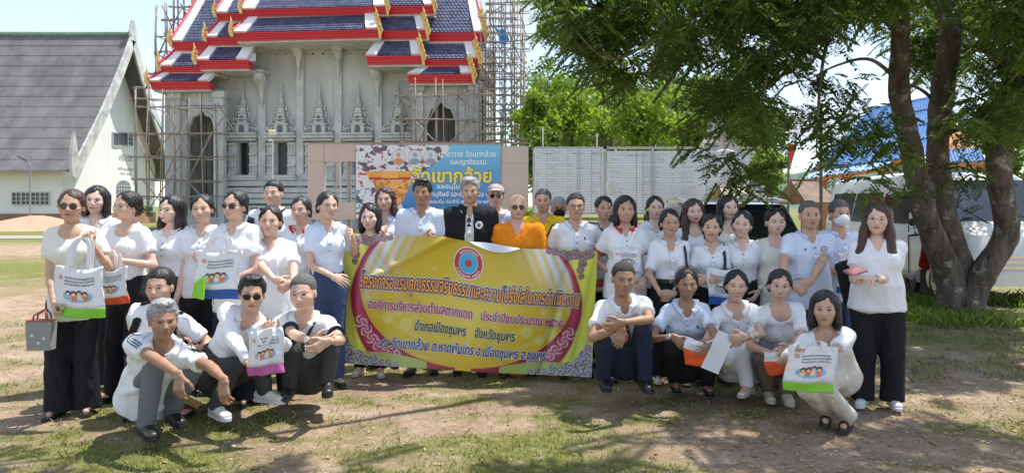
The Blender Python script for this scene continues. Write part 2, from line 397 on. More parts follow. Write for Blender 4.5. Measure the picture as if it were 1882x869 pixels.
# shoes, sole at z=0, toe towards +Y, origin under the ankle
def shoe_mesh(kind):
    f = Field((-.07, -.10, -.01), (.07, .21, .12), .009)
    X = (1, 0, 0)
    if kind in ('trainer', 'boot'):
        f.cone((0, -.045, .045), (0, .02, .05), (.034, .042), (.037, .042), .02, side=X); f.cone((0, .0, .045), (0, .135, .030), (.037, .038), (.040, .026), .02, side=X)
        f.cone((0, -.02, .05), (0, -.02, .085), .036, .036, .02); f.plane((0, 0, .012), (0, 0, -1)); f.plane((0, 0, .095), (0, 0, 1))
    elif kind == 'flat':
        f.cone((0, -.05, .03), (0, .0, .03), (.030, .030), (.032, .026), .02, side=X); f.cone((0, .0, .025), (0, .135, .022), (.032, .024), (.034, .018), .02, side=X)
        f.ell((0, .03, .062), (.028, .075, .035), .01, sub=True); f.plane((0, 0, .008), (0, 0, -1))
    elif kind == 'sandal':
        f.cone((0, .07, .045), (0, .10, .038), (.043, .026), (.042, .022), .01, side=X); f.plane((0, .065, 0), (0, -1, 0)); f.plane((0, .105, 0), (0, 1, 0)); f.plane((0, 0, .022), (0, 0, -1))
    V, F = f.mesh(); return V, F
def sole_mesh(kind):
    b = MB(); t = .022 if kind in ('trainer', 'boot') else (.024 if kind == 'sandal' else .010); pts = []
    for (x, y) in ((0, -.088), (.026, -.078), (.034, -.04), (.033, .02), (.041, .09), (.038, .14), (.020, .172), (0, .178), (-.020, .172), (-.038, .14), (-.041, .09), (-.033, .02), (-.034, -.04), (-.026, -.078)): pts.append((x, y))
    b.prism(pts, 0.0, t, 'z'); return b
SHOES = {}
for kn, (ks, mu, ms) in {'white_trainer': ('trainer', M_WSH, M_WSH), 'grey_trainer': ('trainer', M_GSH, M_WSH), 'black_shoe': ('boot', M_BLK, M_BLK), 'white_flat': ('flat', M_WSH, M_BEIGESH),
                         'black_flat': ('flat', M_BLK, M_BLK), 'sandal': ('sandal', M_BLK, M_BLK), 'beige_shoe': ('trainer', M_BEIGESH, M_BEIGESH)}.items():
    V_, F_ = shoe_mesh(ks); SHOES[kn] = (npmesh('shoe', V_, F_, mu), sole_mesh(ks).mesh('sole', ms))
M_LACE = mat('lace', (.75, .75, .73), .7)
_l = MB()
for i in range(4): _l.tube([(-.018, .045 + i * .018, .083 - i * .009), (0, .047 + i * .018, .089 - i * .010), (.018, .045 + i * .018, .083 - i * .009)], .0028, 4)
LACES = _l.mesh('laces', M_LACE)

def hair_mesh(kind, mt, seed, kd):
    """hair in head coordinates"""
    long = kind in ('long', 'bob', 'longfront', 'pony', 'wavy')
    f = Field((-.17, -.20, -.46 if kind in ('longfront', 'long', 'pony') else (-.26 if long else -.15)), (.17, .15, .18), .0088)
    if kind == 'receding':
        f.ell((0, -.026, .026), (.0815, .092, .078), .01); f.ell((0, .075, .075), (.075, .085, .070), .01, sub=True); f.plane((0, 0, -.045), (0, .25, -1)); f.plane((0, .048, 0), (0, 1, 0))
    elif kind == 'balding':
        f.ell((0, -.020, .034), (.083, .100, .086), .01); f.ell((0, .062, .100), (.052, .085, .060), .01, sub=True); f.plane((0, 0, -.045), (0, .25, -1)); f.plane((0, .060, 0), (0, 1, -.3))
    elif kind in ('short', 'spiky', 'buzz', 'swept'):
        e = {'short': .001, 'spiky': .004, 'buzz': -.0015, 'swept': .004}[kind]
        f.ell((0, -.018, .040), (.084 + e, .102 + e, .088 + e * 1.4), .01)
        if kind == 'swept': f.ell((.02, .045, .10), (.055, .05, .025), .03)
        if kind == 'spiky': f.ell((0, .03, .112), (.06, .055, .02), .02)
        f.ell((0, .075, -.012), (.073, .075, .068), .012, sub=True); r9 = np.random.RandomState(seed + 5); f.ell((r9.uniform(-.01, .01), .125, .034 + r9.uniform(-.006, .006)), (.060, .066, .046), .012, sub=True)
        for s in (-1, 1): f.ell((s * .052, .070, .045), (.026, .022, .020), .012, sub=True)
        f.plane((0, 0, -.040), (0, .35, -1))
    else:
        tg = kind in ('tied', 'bun', 'pony')
        f.ell((0, -.020, .036 if tg else .040), (.0845, .104, .0885) if tg else (.086, .105, .0905), .01)
        if kind == 'tied':
            f.ell((0, -.112, -.015), (.040, .034, .045), .02)
            for s in (-1, 1): f.cone((s * .070, .018, .035), (s * .077, -.022, -.008), .014, .014, .02); f.cone((s * .077, -.022, -.008), (s * .062, -.065, -.055), .016, .014, .02)
        if kind == 'bun': f.ell((0, -.10, .085), (.036, .034, .034), .02)
        for s in (-1, 1):
            if kind == 'bob': f.cone((s * .072, -.020, .02), (s * .083, -.012, -.095), (.028, .055), (.026, .050), .02, side=(1, 0, 0))
            if kind in ('long', 'wavy'):
                f.cone((s * .070, -.02, .02), (s * .082, -.015, -.12), (.028, .050), (.026, .045), .03, side=(1, 0, 0))
                f.cone((s * .082, -.015, -.12), (s * (.10 if kind == 'wavy' else .085), .0, -.22 if kind == 'wavy' else -.34), (.028, .045), (.022, .03), .03, side=(1, 0, 0))
            if kind == 'longfront':
                f.cone((s * .070, -.02, .03), (s * .088, .0, -.10), (.030, .050), (.030, .045), .03, side=(1, 0, 0))
                f.cone((s * .088, .0, -.10), (s * .105, .055, -.26), (.032, .042), (.034, .028), .03, side=(1, 0, 0))
                f.cone((s * .105, .055, -.26), (s * .10, .085, -.42), (.034, .028), (.016, .014), .03, side=(1, 0, 0))
        if kind in ('long', 'longfront', 'bob', 'wavy'): f.cone((0, -.07, .03), (0, -.055, {'bob': -.10, 'wavy': -.2}.get(kind, -.26)), (.075, .04), (.085, .035), .03, side=(1, 0, 0))
        if kind == 'pony': f.cone((.0, -.11, .02), (-.05, -.10, -.12), .030, .032, .02); f.cone((-.05, -.10, -.12), (-.08, -.05, -.30), .030, .012, .02)
        # hairline, parting
        f.ell((0, .080, -.030), (.062, .078, .088), .010, sub=True); r9 = np.random.RandomState(seed + 5); sh = r9.uniform(-.014, .014); zt = r9.uniform(-.008, .004); f.ell((sh, .130, .010 + zt), (.054, .078, .071) if not tg else (.056, .088, .073), .012, sub=True)
        px_ = r9.choice((-.022, -.006, .006, .024)); f.ell((px_, .112, .078 + zt), (.015, .062, .026), .016, sub=True)
        for s in (-1, 1): f.ell((s * .050, .086, .020), (.024, .030, .034), .014, sub=True)
        if kind in ('tied', 'bun', 'pony'): f.put(lambda X, Y, Z: np.maximum(np.maximum(-.042 - Y * .25 - Z * -1, Z * 0 - 9) * -1 - 0, Z * 0 - 9) * 1.0, (-.2, -.085, -.2), (.2, .2, -.04), .001, sub=True) if False else None
        if kind in ('tied', 'bun'): f.plane((0, 0, -.052), (0, .45, -1))
    V, F = f.mesh()
    rs = np.random.RandomState(seed); N = vnormals(V, F); an = np.arctan2(V[:, 0], V[:, 1] + .02)
    d = .0014 * np.abs(np.sin(an * 17 + rs.rand() * 6 + 3 * np.sin(V[:, 2] * 30))) + .0020 * np.abs(np.sin(an * 6 + V[:, 2] * 12 + rs.rand() * 6))
    d *= np.clip((.075 - V[:, 1]) / .03, 0, 1)
    if kind in ('spiky', 'wavy', 'swept'): d += .004 * np.sin(V @ rs.normal(size=3) * 90) * np.sin(V @ rs.normal(size=3) * 70)
    V = V + N * d[:, None]
    # loose strands lying on the surface
    n = {'buzz': 0, 'receding': 60}.get(kind, 260); k = rs.randint(0, len(V), n); P = V[k]; Nn = N[k]
    down = np.array((0, -.45, -.9)) if not long else np.array((0, -.1, -1.)); t = down[None] + rs.normal(size=(n, 3)) * .35; t -= Nn * (t * Nn).sum(1)[:, None]; t /= np.maximum(np.linalg.norm(t, axis=1, keepdims=True), 1e-6)
    L_ = rs.uniform(.015, .045, n)[:, None] * (1.3 if long else 1); w = np.cross(t, Nn) * rs.uniform(.0008, .0022, n)[:, None]; a = P + Nn * .0005; m_ = P + t * L_ * .55 + Nn * .004; e = P + t * L_ + Nn * rs.uniform(.001, .009, n)[:, None]
    S_ = np.stack([a - w, a + w, m_ + w * .8, m_ - w * .8, m_ - w * .8, m_ + w * .8, e + w * .2, e - w * .2], 1).reshape(-1, 3)
    F = np.concatenate([F, (np.arange(8 * n).reshape(-1, 4) + len(V)).astype(F.dtype)]); V = np.concatenate([V, S_])
    return V, F
HAIRC = {}
def to_mat(M, loc, s=1.0):
    """rows right, forward, up -> 4x4"""
    m = Matrix(((M[0][0] * s, M[1][0] * s, M[2][0] * s, loc[0]), (M[0][1] * s, M[1][1] * s, M[2][1] * s, loc[1]), (M[0][2] * s, M[1][2] * s, M[2][2] * s, loc[2]), (0, 0, 0, 1)))
    return m
def rotv(M, yaw=0, pitch=0, roll=0):
    """turn a frame (rows right, fwd, up): yaw about up, pitch (down positive), roll"""
    r, f, u = M
    c, s = math.cos(yaw), math.sin(yaw); f, r = f * c + r * s, r * c - f * s
    c, s = math.cos(pitch), math.sin(pitch); f, u = f * c - u * s, u * c + f * s
    c, s = math.cos(roll), math.sin(roll); r, u = r * c + u * s, u * c - r * s
    return np.array((r, f, u))
def ray_at(px, py, frm, L, near=True, lo=2.5, hi=9):
    """point on the sight line of photo pixel (px, py) at distance L from frm (or the closest it comes)"""
    c = np.array((0, 0, CAMH)); d = np.array(at(px, py, 1.0)) - c; q = np.asarray(frm) - c
    a = d @ d; b = d @ q; disc = b * b - a * (q @ q - L * L)
    t = b / a if disc < 0 else (b - math.sqrt(disc)) / a if near else (b + math.sqrt(disc)) / a
    return c + d * t
NPERS = [0]
def person(label, px, top, Y, hs=1.0, kd='f', skin='tan', hair=('tied', 'black'), yaw=0, head=(0, 0, 0), w=1.0, hem=.10, shirt='white', sleeve='short', collar=None, neck='v', trim=None,
           bottom=('trousers', 'black'), shoes='black_flat', hl=None, hr=None, smile=0, glasses=None, mask=None, crouch=None, lean=0, extra=(), group=None, belt=False, fold=1.0, lens=None, res=1.0, hdl=None, hdr=None, hkl='relax', hkr='relax', torso=None, pl=None, pr=None):
    NPERS[0] += 1; seed = NPERS[0] * 7 + 3
    m = kd == 'm'; yaw = R(yaw)
    f0 = np.array((math.sin(yaw), -math.cos(yaw), 0.)); up = np.array((0, 0, 1.)); s0 = np.cross(f0, up)
    Ht = np.array(at(px, top, Y)); hsc = hs * .965
    Hc = Ht - up * .118 * hsc; H = Ht[2]
    HF = rotv(np.array((s0, f0, up)), R(head[0]), R(head[1]), R(head[2]))
    sc = (H / 1.62) if not crouch else .97
    if not crouch:
        g = np.array((Ht[0] + lean, Y, 0.)) - f0 * .02
        N = Hc - up * .160 * hsc - f0 * .022
        P = np.array((g[0], g[1], .50 * H)) - f0 * .01; N[0] = N[0] * .7 + (Ht[0] + lean * .3) * .3
    else:
        P = np.array(crouch['P'], float) if len(crouch['P']) == 3 and crouch.get('xyz') else np.array(at(*crouch['P']))
        uu = (Hc - P); uu /= np.linalg.norm(uu); N = Hc - up * .135 * hsc - uu * .035 - f0 * .035
    u = N - P; TL = np.linalg.norm(u); u /= TL
    F = frame(f0, up) if not crouch else None
    f = f0 - u * (f0 @ u); f /= np.linalg.norm(f); s = np.cross(f, u)
    Wp = P + u * TL * .30 + f * (.005 if not crouch else -.03); C = P + u * TL * .66 + f * (.0 if not crouch else -.025)
    if crouch: C = C - f * .01
    ww = w; shw = (.160 if m else .137) * sc * (1 + (ww - 1) * .55)
    SL = N - u * .060 * sc - s * shw; SR = N - u * .060 * sc + s * shw
    root = empty('person', (float(P[0]), float(P[1]), 0), label=label, cat='person', group=group)
    O = np.array((P[0], P[1], 0.), np.float32)
    # arms
    ua, fa = .275 * sc, .245 * sc
    arms = {}
    for sg, S_, tgt, pole_ in ((1, SR, hr, pr), (-1, SL, hl, pl)):
        if tgt is None: T = S_ + s * sg * .07 - up * (ua + fa) * .97 + f * .05
        elif len(tgt) == 4: T = np.array(at(tgt[0], tgt[1], Y + tgt[2])) + s * sg * .062 * sc - f * .012 * sg + up * .006 * sg
        elif len(tgt) == 3 and not isinstance(tgt[2], str): T = np.array(at(tgt[0], tgt[1], Y + tgt[2]))
        else: T = np.array(tgt[0])
        pole = np.array((0, 0, -1.)) * .6 - f * .45 + s * sg * .75 if pole_ is None else s * sg * pole_[0] + f * pole_[1] + up * pole_[2]
        E, Wr = ik(S_, T, ua, fa, pole); arms[sg] = (S_, E, Wr)
    # legs
    legs = {}; tl, cl = (P[2] - .085) * .5 * 1.01 if not crouch else .40, (P[2] - .085) * .5 * 1.01 if not crouch else .385
    hipw = .085 * sc * (1 + (ww - 1) * .6)
    for sg, key in ((1, 'R'), (-1, 'L')):
        hp = P + s * sg * hipw - u * .01
        if crouch:
            kp = crouch['k' + key]; ap = crouch['a' + key]
            K = ray_at(kp[0], kp[1], hp, kp[2] if len(kp) > 2 else .40, near=kp[3] if len(kp) > 3 else True)
            A = np.array(at(ap[0], ap[1], ap[2])); A[2] = max(A[2], .085)
            fd = crouch.get('f' + key, 0); fdir = np.array((math.sin(yaw + R(fd)), -math.cos(yaw + R(fd)), 0))
        else:
            A = np.array((g[0], g[1], .085)) + s0 * sg * (.09 if bottom[0] != 'skirt' else .07) * (1 + (ww - 1) * .5) + f0 * .02 * (1 if (seed + sg) % 3 else -1)
            K = hp * .5 + A * .5 + f0 * .03; fdir = f0 + s0 * sg * .22; fdir /= np.linalg.norm(fdir)
        legs[sg] = (hp, K, A, fdir)
    pts = np.array([P, N, Hc] + [q for a in arms.values() for q in a] + [q for l in legs.values() for q in l[:3]])
    lo = pts.min(0) - .24; hi = pts.max(0) + .24; lo[2] = max(lo[2], -.02)
    # ---- body (one surface)
    B = Field(lo - O, hi - O, .020 * res)
    q = lambda p: np.asarray(p) - O
    def torso_(Fd, e, k, clip=None):
        a = ww; bb_ = 1 + (ww - 1) * 1.3
        fr = 1.0 if m else .93
        segs = [(P - u * .02, Wp, (.146 * a * sc, .104 * bb_ * sc), ((.132 if m else .115) * a * sc, .096 * bb_ * sc)), (Wp, C, ((.132 if m else .115) * a * sc, .096 * bb_ * sc), (.142 * fr * a * sc, .106 * sc * (1 + (ww - 1) * .8))),
                (C, N - u * .065 * sc, (.142 * fr * a * sc, .106 * sc * (1 + (ww - 1) * .8)), (.112 * fr * sc * (1 + (ww - 1) * .5), .070 * sc))]
        for (a_, b_, r1, r2) in segs: Fd.cone(q(a_), q(b_), (r1[0] + e, r1[1] + e), (r2[0] + e, r2[1] + e), k, side=s, clip=clip)
        Fd.cone(q(SL + s * .02), q(SR - s * .02), .050 * sc + e, .050 * sc + e, k * 1.6, clip=clip)
        Fd.cone(q(N - u * .06), q(N - u * .012), (.085 * sc + e * .6, .062 * sc + e * .5), (.056 * sc + e * .3, .052 * sc + e * .3), k * 2.0, side=s, clip=clip)
        if not m:
            for sg in (-1, 1): Fd.ell(q(C + f * .075 * sc + s * sg * .068 * sc * a + u * .01), V3(.055, .055, .055) * sc * (1 + (ww - 1)) + e, k * 1.5, clip=clip)
        if ww > 1.1: Fd.ell(q(Wp + f * .02 * ww), (np.array((.12, .12, .13)) * ww * sc + e), .06, clip=clip)
    torso_(B, 0, .03)
    B.cone(q(N - u * .03), q(Hc + HF[1] * -.026 * hsc + HF[2] * -.10 * hsc), (.054 if m else .046) * hsc, (.053 if m else .045) * hsc, .03)
    aw = 1 + (ww - 1) * .7; am = (.92 if m else .80) * sc * aw
    for sg, (S_, E, Wr) in arms.items():
        B.cone(q(S_), q(E), .049 * am, .038 * am, .02); mid = E + (Wr - E) * .35; B.cone(q(E), q(mid), .038 * am, .037 * am, .01); B.cone(q(mid), q(Wr), .037 * am, .0235 * sc, .015)
    for sg, (hp, K, A, fd) in legs.items():
        B.cone(q(hp), q(K), .080 * sc * aw, .054 * sc * aw, .03); mid = K + (A - K) * .3 - (f0 * .015); B.cone(q(K), q(mid), .050 * sc, .055 * sc * aw, .015); B.cone(q(mid), q(A), .055 * sc * aw, .034, .015)
        B.cone(q(A - fd * .03 - up * .045), q(A + fd * .10 - up * .055), .030, .024, .02); B.cone(q(A), q(A - up * .04), .034, .034, .02)
    hN = q(Hc - HF[2] * .11 * hsc); B.plane(hN, HF[2] * 0 + u * 0 + HF[2]) if False else None
    V, Fc = B.mesh(); Vs = [V]; Fs = [Fc]; n = len(V)
    Vh, Fh = HEADS[kd]; rs = np.random.RandomState(seed); Vw = Vh.copy()
    jw = 1 + rs.uniform(-.06, .06) + (ww - 1) * .45; tt = np.clip((.02 - Vw[:, 2]) / .1, 0, 1) * (Vw[:, 2] > -.12); Vw[:, 0] *= 1 + (jw - 1) * tt
    ch = rs.uniform(-.010, .010); Vw[:, 2] += ch * np.clip((-.072 - Vw[:, 2]) / .03, 0, 1) * (Vw[:, 1] > -.01) * (Vw[:, 2] > -.125)
    nw = rs.uniform(.9, 1.28) if m else rs.uniform(.85, 1.12); nm = np.clip((Vw[:, 1] - .088) / .01, 0, 1) * np.clip((.02 - np.abs(Vw[:, 0])) / .008, 0, 1) * (Vw[:, 2] < -.01) * (Vw[:, 2] > -.05); Vw[:, 0] *= 1 + (nw - 1) * nm
    ck = rs.uniform(-.03, .05); cm2 = np.exp(-((Vw[:, 2] + .03) / .03) ** 2) * (Vw[:, 1] > .02); Vw[:, 0] *= 1 + ck * cm2
    Vs.append(((Vw * hsc) @ HF + q(Hc)).astype(np.float32)); Fs.append(Fh + n); n += len(Vh)
    hf = {}
    for sg, (S_, E, Wr) in arms.items():
        hk = hkr if sg == 1 else hkl; hd = hdr if sg == 1 else hdl
        d = (Wr - E) / np.linalg.norm(Wr - E)
        tg_ = hr if sg == 1 else hl
        if hd is None and tg_ is not None and len(tg_) == 4: hd = ((-sg * .9, .12, -.42), (-sg * .25, -.85, -.25)); hk = 'clasp' if hk == 'relax' else hk
        if hd is None: d2 = d; pn = -s * sg * .9 - f * .3 if abs(d[2]) > .6 else -up * .2 + (-f)
        else: d2 = s * hd[0][0] + f * hd[0][1] + up * hd[0][2]; pn = s * hd[1][0] + f * hd[1][1] + up * hd[1][2]
        d2 = d2 / np.linalg.norm(d2)
        Mh = frame(d2, -pn)                    # up row = back of the hand
        Vv, Fv = HANDS[hk]; Vv = Vv.copy() * (1.0 if m else .92) * (.5 + .5 * sc)
        if sg == -1: Vv[:, 0] *= -1; Fv = Fv[:, ::-1]
        # right hand: thumb at local -x
        Vs.append((Vv @ Mh + q(Wr + d2 * .006)).astype(np.float32)); Fs.append(Fv + n); n += len(Vv); hf[sg] = (Wr, Mh)
    bm_ = npmesh('body', np.concatenate(Vs), np.concatenate(Fs), skin_mat(skin)); link('body', bm_, root)
    # ---- shirt
    if crouch: hem = crouch.get('hem', -.22)
    tucked = hem < 0; e = .0155 if not m else .018; e += .012 if crouch and hem > 0 else 0; hk8 = .78 if crouch and hem > 0 else 1
    G = Field(lo - O, hi - O, .0170 * res)
    hemP = P - u * hem * sc
    hemc = [(q(P - u * hem * sc), -u)]
    torso_(G, e, .03, clip=hemc)
    if not tucked: G.cone(q(Wp), q(hemP - u * .05), ((.140) * ww * sc + e + .008, .108 * (1 + (ww - 1) * 1.3) * sc + e + .008), ((.160 if not crouch else .145) * ww * sc + e + .010, (.116 if not crouch else .10) * (1 + (ww - 1)) * sc + e + .012), .03, side=s, clip=hemc)
    for sg, (S_, E, Wr) in arms.items():
        if sleeve == 'long':
            G.cone(q(S_), q(E), .060 * am + .006, .050 * am, .03); G.cone(q(E), q(Wr), .050 * am, .036, .02, clip=[(q(Wr - (Wr - E) * .04), (Wr - E) / np.linalg.norm(Wr - E))])
        else:
            fr = {'short': .62, 'half': .85, 'puff': .62, 'cap': .40}[sleeve]; ed = (E - S_) / np.linalg.norm(E - S_)
            r2 = {'short': .062, 'half': .058, 'puff': .068, 'cap': .060}[sleeve] * am
            G.cone(q(S_), q(S_ + (E - S_) * (fr + .25)), .061 * am + .004, r2 + .005, .03, clip=[(q(S_ + (E - S_) * fr), ed)])
            if sleeve == 'puff': G.ell(q(S_ + (E - S_) * .3), V3(.075, .075, .085) * am, .03, clip=[(q(S_ + (E - S_) * fr), ed)])
    A_ = N + f * .018 * sc
    G.ell(q(A_ + u * .02), V3(.064, .064, .055) * sc, .012, sub=True)
    if neck == 'v': G.cone(q(A_ + f * .045), q(N + f * .115 * sc - u * .085 * sc), .040 * sc, .010, .012, sub=True)
    elif neck == 'scoop': G.ell(q(N + f * .06 * sc - u * .02 * sc), V3(.072, .075, .065) * sc, .012, sub=True)
    elif neck == 'open': G.cone(q(A_ + f * .055), q(N + f * .15 * sc - u * .15 * sc), .046 * sc, .012, .012, sub=True)
    V, Fc = G.mesh(); V = folds(V, Fc, .0085 * fold, seed, 1.0, (1, 1, .55))
    shm = CL[shirt]; so = link('shirt', npmesh('shirt', V, Fc, shm), root)
    # collar
    if collar:
        b = MB(); cm_ = CL[collar]; nn = 22; rows = []
        for i in range(nn + 1):
            a = R(-152 + 304 * i / nn); ca, sa = math.cos(a), math.sin(a)      # a=0 at the back
            fr = (1 - ca) / 2
            rad = s * sa * 1.04 - f * ca
            tip = max(0, (abs(i - nn / 2) / (nn / 2) - .70) / .30)
            base = N + f * .012 * sc
            top = q(base + (rad * .0605 + u * (.030 - .040 * fr)) * sc)
            dn = base + rad * (.082 + .004 * tip) * sc + u * (-.010 - .036 * fr - .026 * tip) * sc
            od = rad * .45 + u * .9; od /= np.linalg.norm(od)
            o1 = None
            for t in np.linspace(.07, -.03, 40):
                x = dn + od * t - O; ii = np.round((x - G.o) / G.h).astype(int)
                if (ii >= 0).all() and (ii < G.n).all() and G.A[tuple(ii)] < .0: o1 = x + od * .010; break
            if o1 is None: o1 = q(dn)
            rows.append((top - rad * .002, top + rad * .006 + u * .004, o1 + od * .004, o1 - od * .004 - rad * .002))
        vs = [p for r_ in rows for p in r_]; fs = []
        for i in range(nn):
            for j in range(4): fs.append((i * 4 + j, i * 4 + (j + 1) % 4, i * 4 + 4 + (j + 1) % 4, i * 4 + 4 + j))
        fs.append((0, 1, 2, 3)); fs.append((nn * 4 + 3, nn * 4 + 2, nn * 4 + 1, nn * 4)); b.add(vs, fs); b.obj('collar', cm_, root, smooth=True)
        if neck in ('v', 'open'):
            sp = dict(G=G, O=O, u=u); vs = []; fs = []; L8 = 6 if (sleeve == 'long' or sleeve == 'half') else 4
            for j in range(L8):
                c8 = surf_push(sp, C + u * (.085 - j * .045) * sc, f, .25) - f * .0060
                vs += [c8 - s * .015, c8 + s * .015, c8 + s * .015 + f * .0025, c8 - s * .015 + f * .0025]
            for i in range(L8 - 1):
                for j in range(4): fs.append((i * 4 + j, i * 4 + (j + 1) % 4, i * 4 + 4 + (j + 1) % 4, i * 4 + 4 + j))
            b8 = MB(); b8.add(vs, fs + [(0, 1, 2, 3), tuple(4 * L8 - 4 + k for k in (3, 2, 1, 0))]); b8.obj('placket', CL['navy'] if trim == 'navy' else shm, root)
            bt = MB()
            for j in range(0): bt.box(q(C + f * (.132 * sc * (1 + (ww - 1) * .8) + .014) + u * (.085 - j * .055) * sc), (.011, .006, .011))
            for j in range(3):
                bt = MB(); bt.box(surf_push(sp, C + u * (.072 - j * .05) * sc, f, .25) + f * .001, (.011, .006, .011)); bt.obj('button', M_GSH, root)
    if trim == 'stripes':
        for sg, (S_, E, Wr) in arms.items():
            d = (E - S_) / np.linalg.norm(E - S_); o = s * sg * .4 + u * .8 + f * .35; o = o - d * (o @ d); o /= np.linalg.norm(o); sd = np.cross(d, o)
            for j in (-1, 0, 1):
                b = MB(); pp = []
                base = N - u * .01 + s * sg * .06
                for t in np.linspace(0, 1, 9):
                    if t < .4: c0 = base + (S_ + o * .062 - base) * (t / .4) + u * .022
                    else: c0 = S_ + o * .067 * am + (E - S_) * ((t - .4) / .6 * .60)
                    pp.append(q(c0 + sd * j * .016 + o * .004))
                b.tube(pp, .0042, 4); b.obj('stripe', CL['dgrey'], root)
    if trim in ('navy', 'red', 'dark'):
        for sg, (S_, E, Wr) in arms.items():
            d = (E - S_) / np.linalg.norm(E - S_); a0 = q(S_ + (E - S_) * .60); b = MB(); b.tube([a0, a0 + d * .012], [.0645 * am + .004] * 2, 16); b.obj('sleeve_band', CL['red' if trim == 'red' else 'navy'], root, smooth=False)
    # ---- trousers or skirt
    bk, bc = bottom[0], bottom[1]
    T = Field(lo - O, hi - O, .0190 * res)
    a = ww; e = .010; topc = [(q(P + u * (.075 if not tucked else (.16 if not crouch else .235)) * sc), u)]
    if hem > .02 and not crouch: e = .0
    T.cone(q(P - u * .03), q(P + u * .07 * sc), (.148 * a * sc * hk8 + e, .106 * (1 + (ww - 1) * 1.3) * sc + e), (.140 * a * sc + e * .5, .100 * (1 + (ww - 1) * 1.3) * sc + e * .5), .03, side=s, clip=topc)
    if tucked: T.cone(q(P + u * .02), q(P + u * (.16 if not crouch else .25) * sc), (.150 * a * sc + e, .106 * (1 + (ww - 1) * 1.3) * sc + e), ((.140 if m else .126) * a * sc + .021, .102 * (1 + (ww - 1) * 1.3) * sc + .019), .02, side=s, clip=topc)
    for sg, (hp, K, A, fd) in legs.items():
        kr, ar = {'trousers': (.066, .056), 'wide': (.080, .092), 'slim': (.060, .046), 'skirt': (.080, .06), 'jeans': (.064, .052)}[bk]
        kr *= sc * (1 + (ww - 1) * .6); ar *= sc; th = (.092 if bk != 'wide' else .095) * sc * aw * ((.88 if hk8 == 1 else .80) if crouch else 1)
        T.cone(q(hp), q(K), th, kr, .035)
        ax = (A - K) / np.linalg.norm(A - K); cut = A + ax * (.005 if bk in ('slim',) else .035)
        if bk != 'skirt': T.cone(q(K), q(A + ax * .05), kr, ar, .02, clip=[(q(cut if crouch else np.array((A[0], A[1], {'slim': .10, 'wide': .035}.get(bk, .055)))), ax if crouch else -up)])
    if bk == 'skirt' and not crouch:
        T.cone(q(P - u * .05), q(np.array((P[0], P[1], .30))), (.160 * a * sc, .120 * sc), (.235 * a * sc, .19 * sc), .03, side=s, clip=[(q((0, 0, .32)) * 0 + V3(0, 0, .30), -up)])
    T.ell(q(P - f * .02 - u * .02), (V3(.108, .088, .088) * hk8 if crouch else V3(.118, .092, .10)) * sc * aw + (e if tucked or crouch else 0), .04, M=(s, f, u))
    if crouch and hk8 == 1: T.cone(q(P), q(P + u * .10), (.150 * a, .115), (.140 * a, .112), .03, side=s, clip=[(q(P + u * .085), u)])
    V, Fc = T.mesh(); V = folds(V, Fc, .0058 * fold, seed + 1, .9, (1, 1, .5), np.clip(((P - O)[2] - .02 - V[:, 2]) / .12, 0 if not tucked else .35, 1) if not crouch else None)
    link('skirt' if bk == 'skirt' else 'trousers', npmesh('trousers', V, Fc, CL[bc]), root)
    if belt:
        b = MB(); c = P + u * .145 * sc; pp = [q(c + s * math.cos(t) * (.134 * a * sc + .024) + f * math.sin(t) * (.106 * (1 + (ww - 1) * 1.3) * sc + .020)) for t in np.linspace(0, 2 * math.pi, 25)]
        vs = []; fs = []
        for p_ in pp: vs += [p_ - u * .017, p_ + u * .017]
        for i in range(24): fs.append((2 * i, 2 * i + 2, 2 * i + 3, 2 * i + 1))
        b.add(vs, fs); bo = b.obj('belt', M_BLK, root, smooth=True); 
        b = MB(); b.box(q(c + f * (.106 * (1 + (ww - 1) * 1.3) * sc + .023)), (.045, .008, .036)); b.obj('buckle', M_STEEL, bo)
    # ---- shoes
    for sg, (hp, K, A, fd) in legs.items():
        Mf = np.array((np.cross(fd, up), fd, up)); ssc = (.98 if m else .88)
        sh = link('shoe' if shoes != 'sandal' else 'sandal', SHOES[shoes][0], root); mm = to_mat(Mf, q((A[0], A[1], A[2] - .085)) - fd * .0, ssc); sh.matrix_local = mm
        so_ = link('sole', SHOES[shoes][1], sh)
        if 'trainer' in shoes: link('laces', LACES, sh)
    # ---- head details
    HM = to_mat(HF, q(Hc), hsc)
    hkk = (hair[0], hair[1]) if hair else None
    def hchild(nm, me, par=None, extra_m=None):
        o = link(nm, me, par or root)
        if par is None: o.matrix_local = HM if extra_m is None else HM @ extra_m
        return o
    if hair and hair[0] != 'none':
        Vh2, Fh2 = hair_mesh(hair[0], None, seed, kd); hchild('hair', npmesh('hair', Vh2, Fh2, HAIRM[hair[1]] if hair[0] != 'buzz' else (M_HCROP if hair[1] == 'black' else M_HCROPG)))
    hb = hair[1] if hair and hair[1] in HAIRM else 'dgrey'
    S3 = lambda x, z, dz=0: Matrix(((x, 0, 0, 0), (0, 1, 0, 0), (0, 0, z, dz), (0, 0, 0, 1)))
    ez_ = rs.uniform(.72, 1.12) * (.85 if smile else 1); bz = rs.uniform(-.002, .004); bs_ = rs.uniform(.96, 1.05); lx = rs.uniform(.90, 1.14) * (1.06 if smile else 1); lz = rs.uniform(-.004, .002)
    if glasses not in ('sun',):
        for sg in (-1, 1):
            e_ = hchild('eye', EYE[sg], None, S3(1, ez_)); link('eyelid', EYE[('lid', sg)], e_)
    for sg in (-1, 1): hchild('eyebrow', EYE[('brow', sg, 'black' if hb == 'brown' else hb)], None, S3(bs_, 1, bz))
    if not mask:
        ms = MOUTH[(kd, 1 if smile else 0)]; lo_ = hchild('lips', ms[0], None, S3(lx, 1, lz))
        if len(ms) > 1: link('teeth', ms[1], lo_)
    if glasses: hchild('sunglasses' if glasses == 'sun' else 'eyeglasses', {'sun': G_SUN, 'clear': G_CLR, 'gold': G_GLD}[glasses])
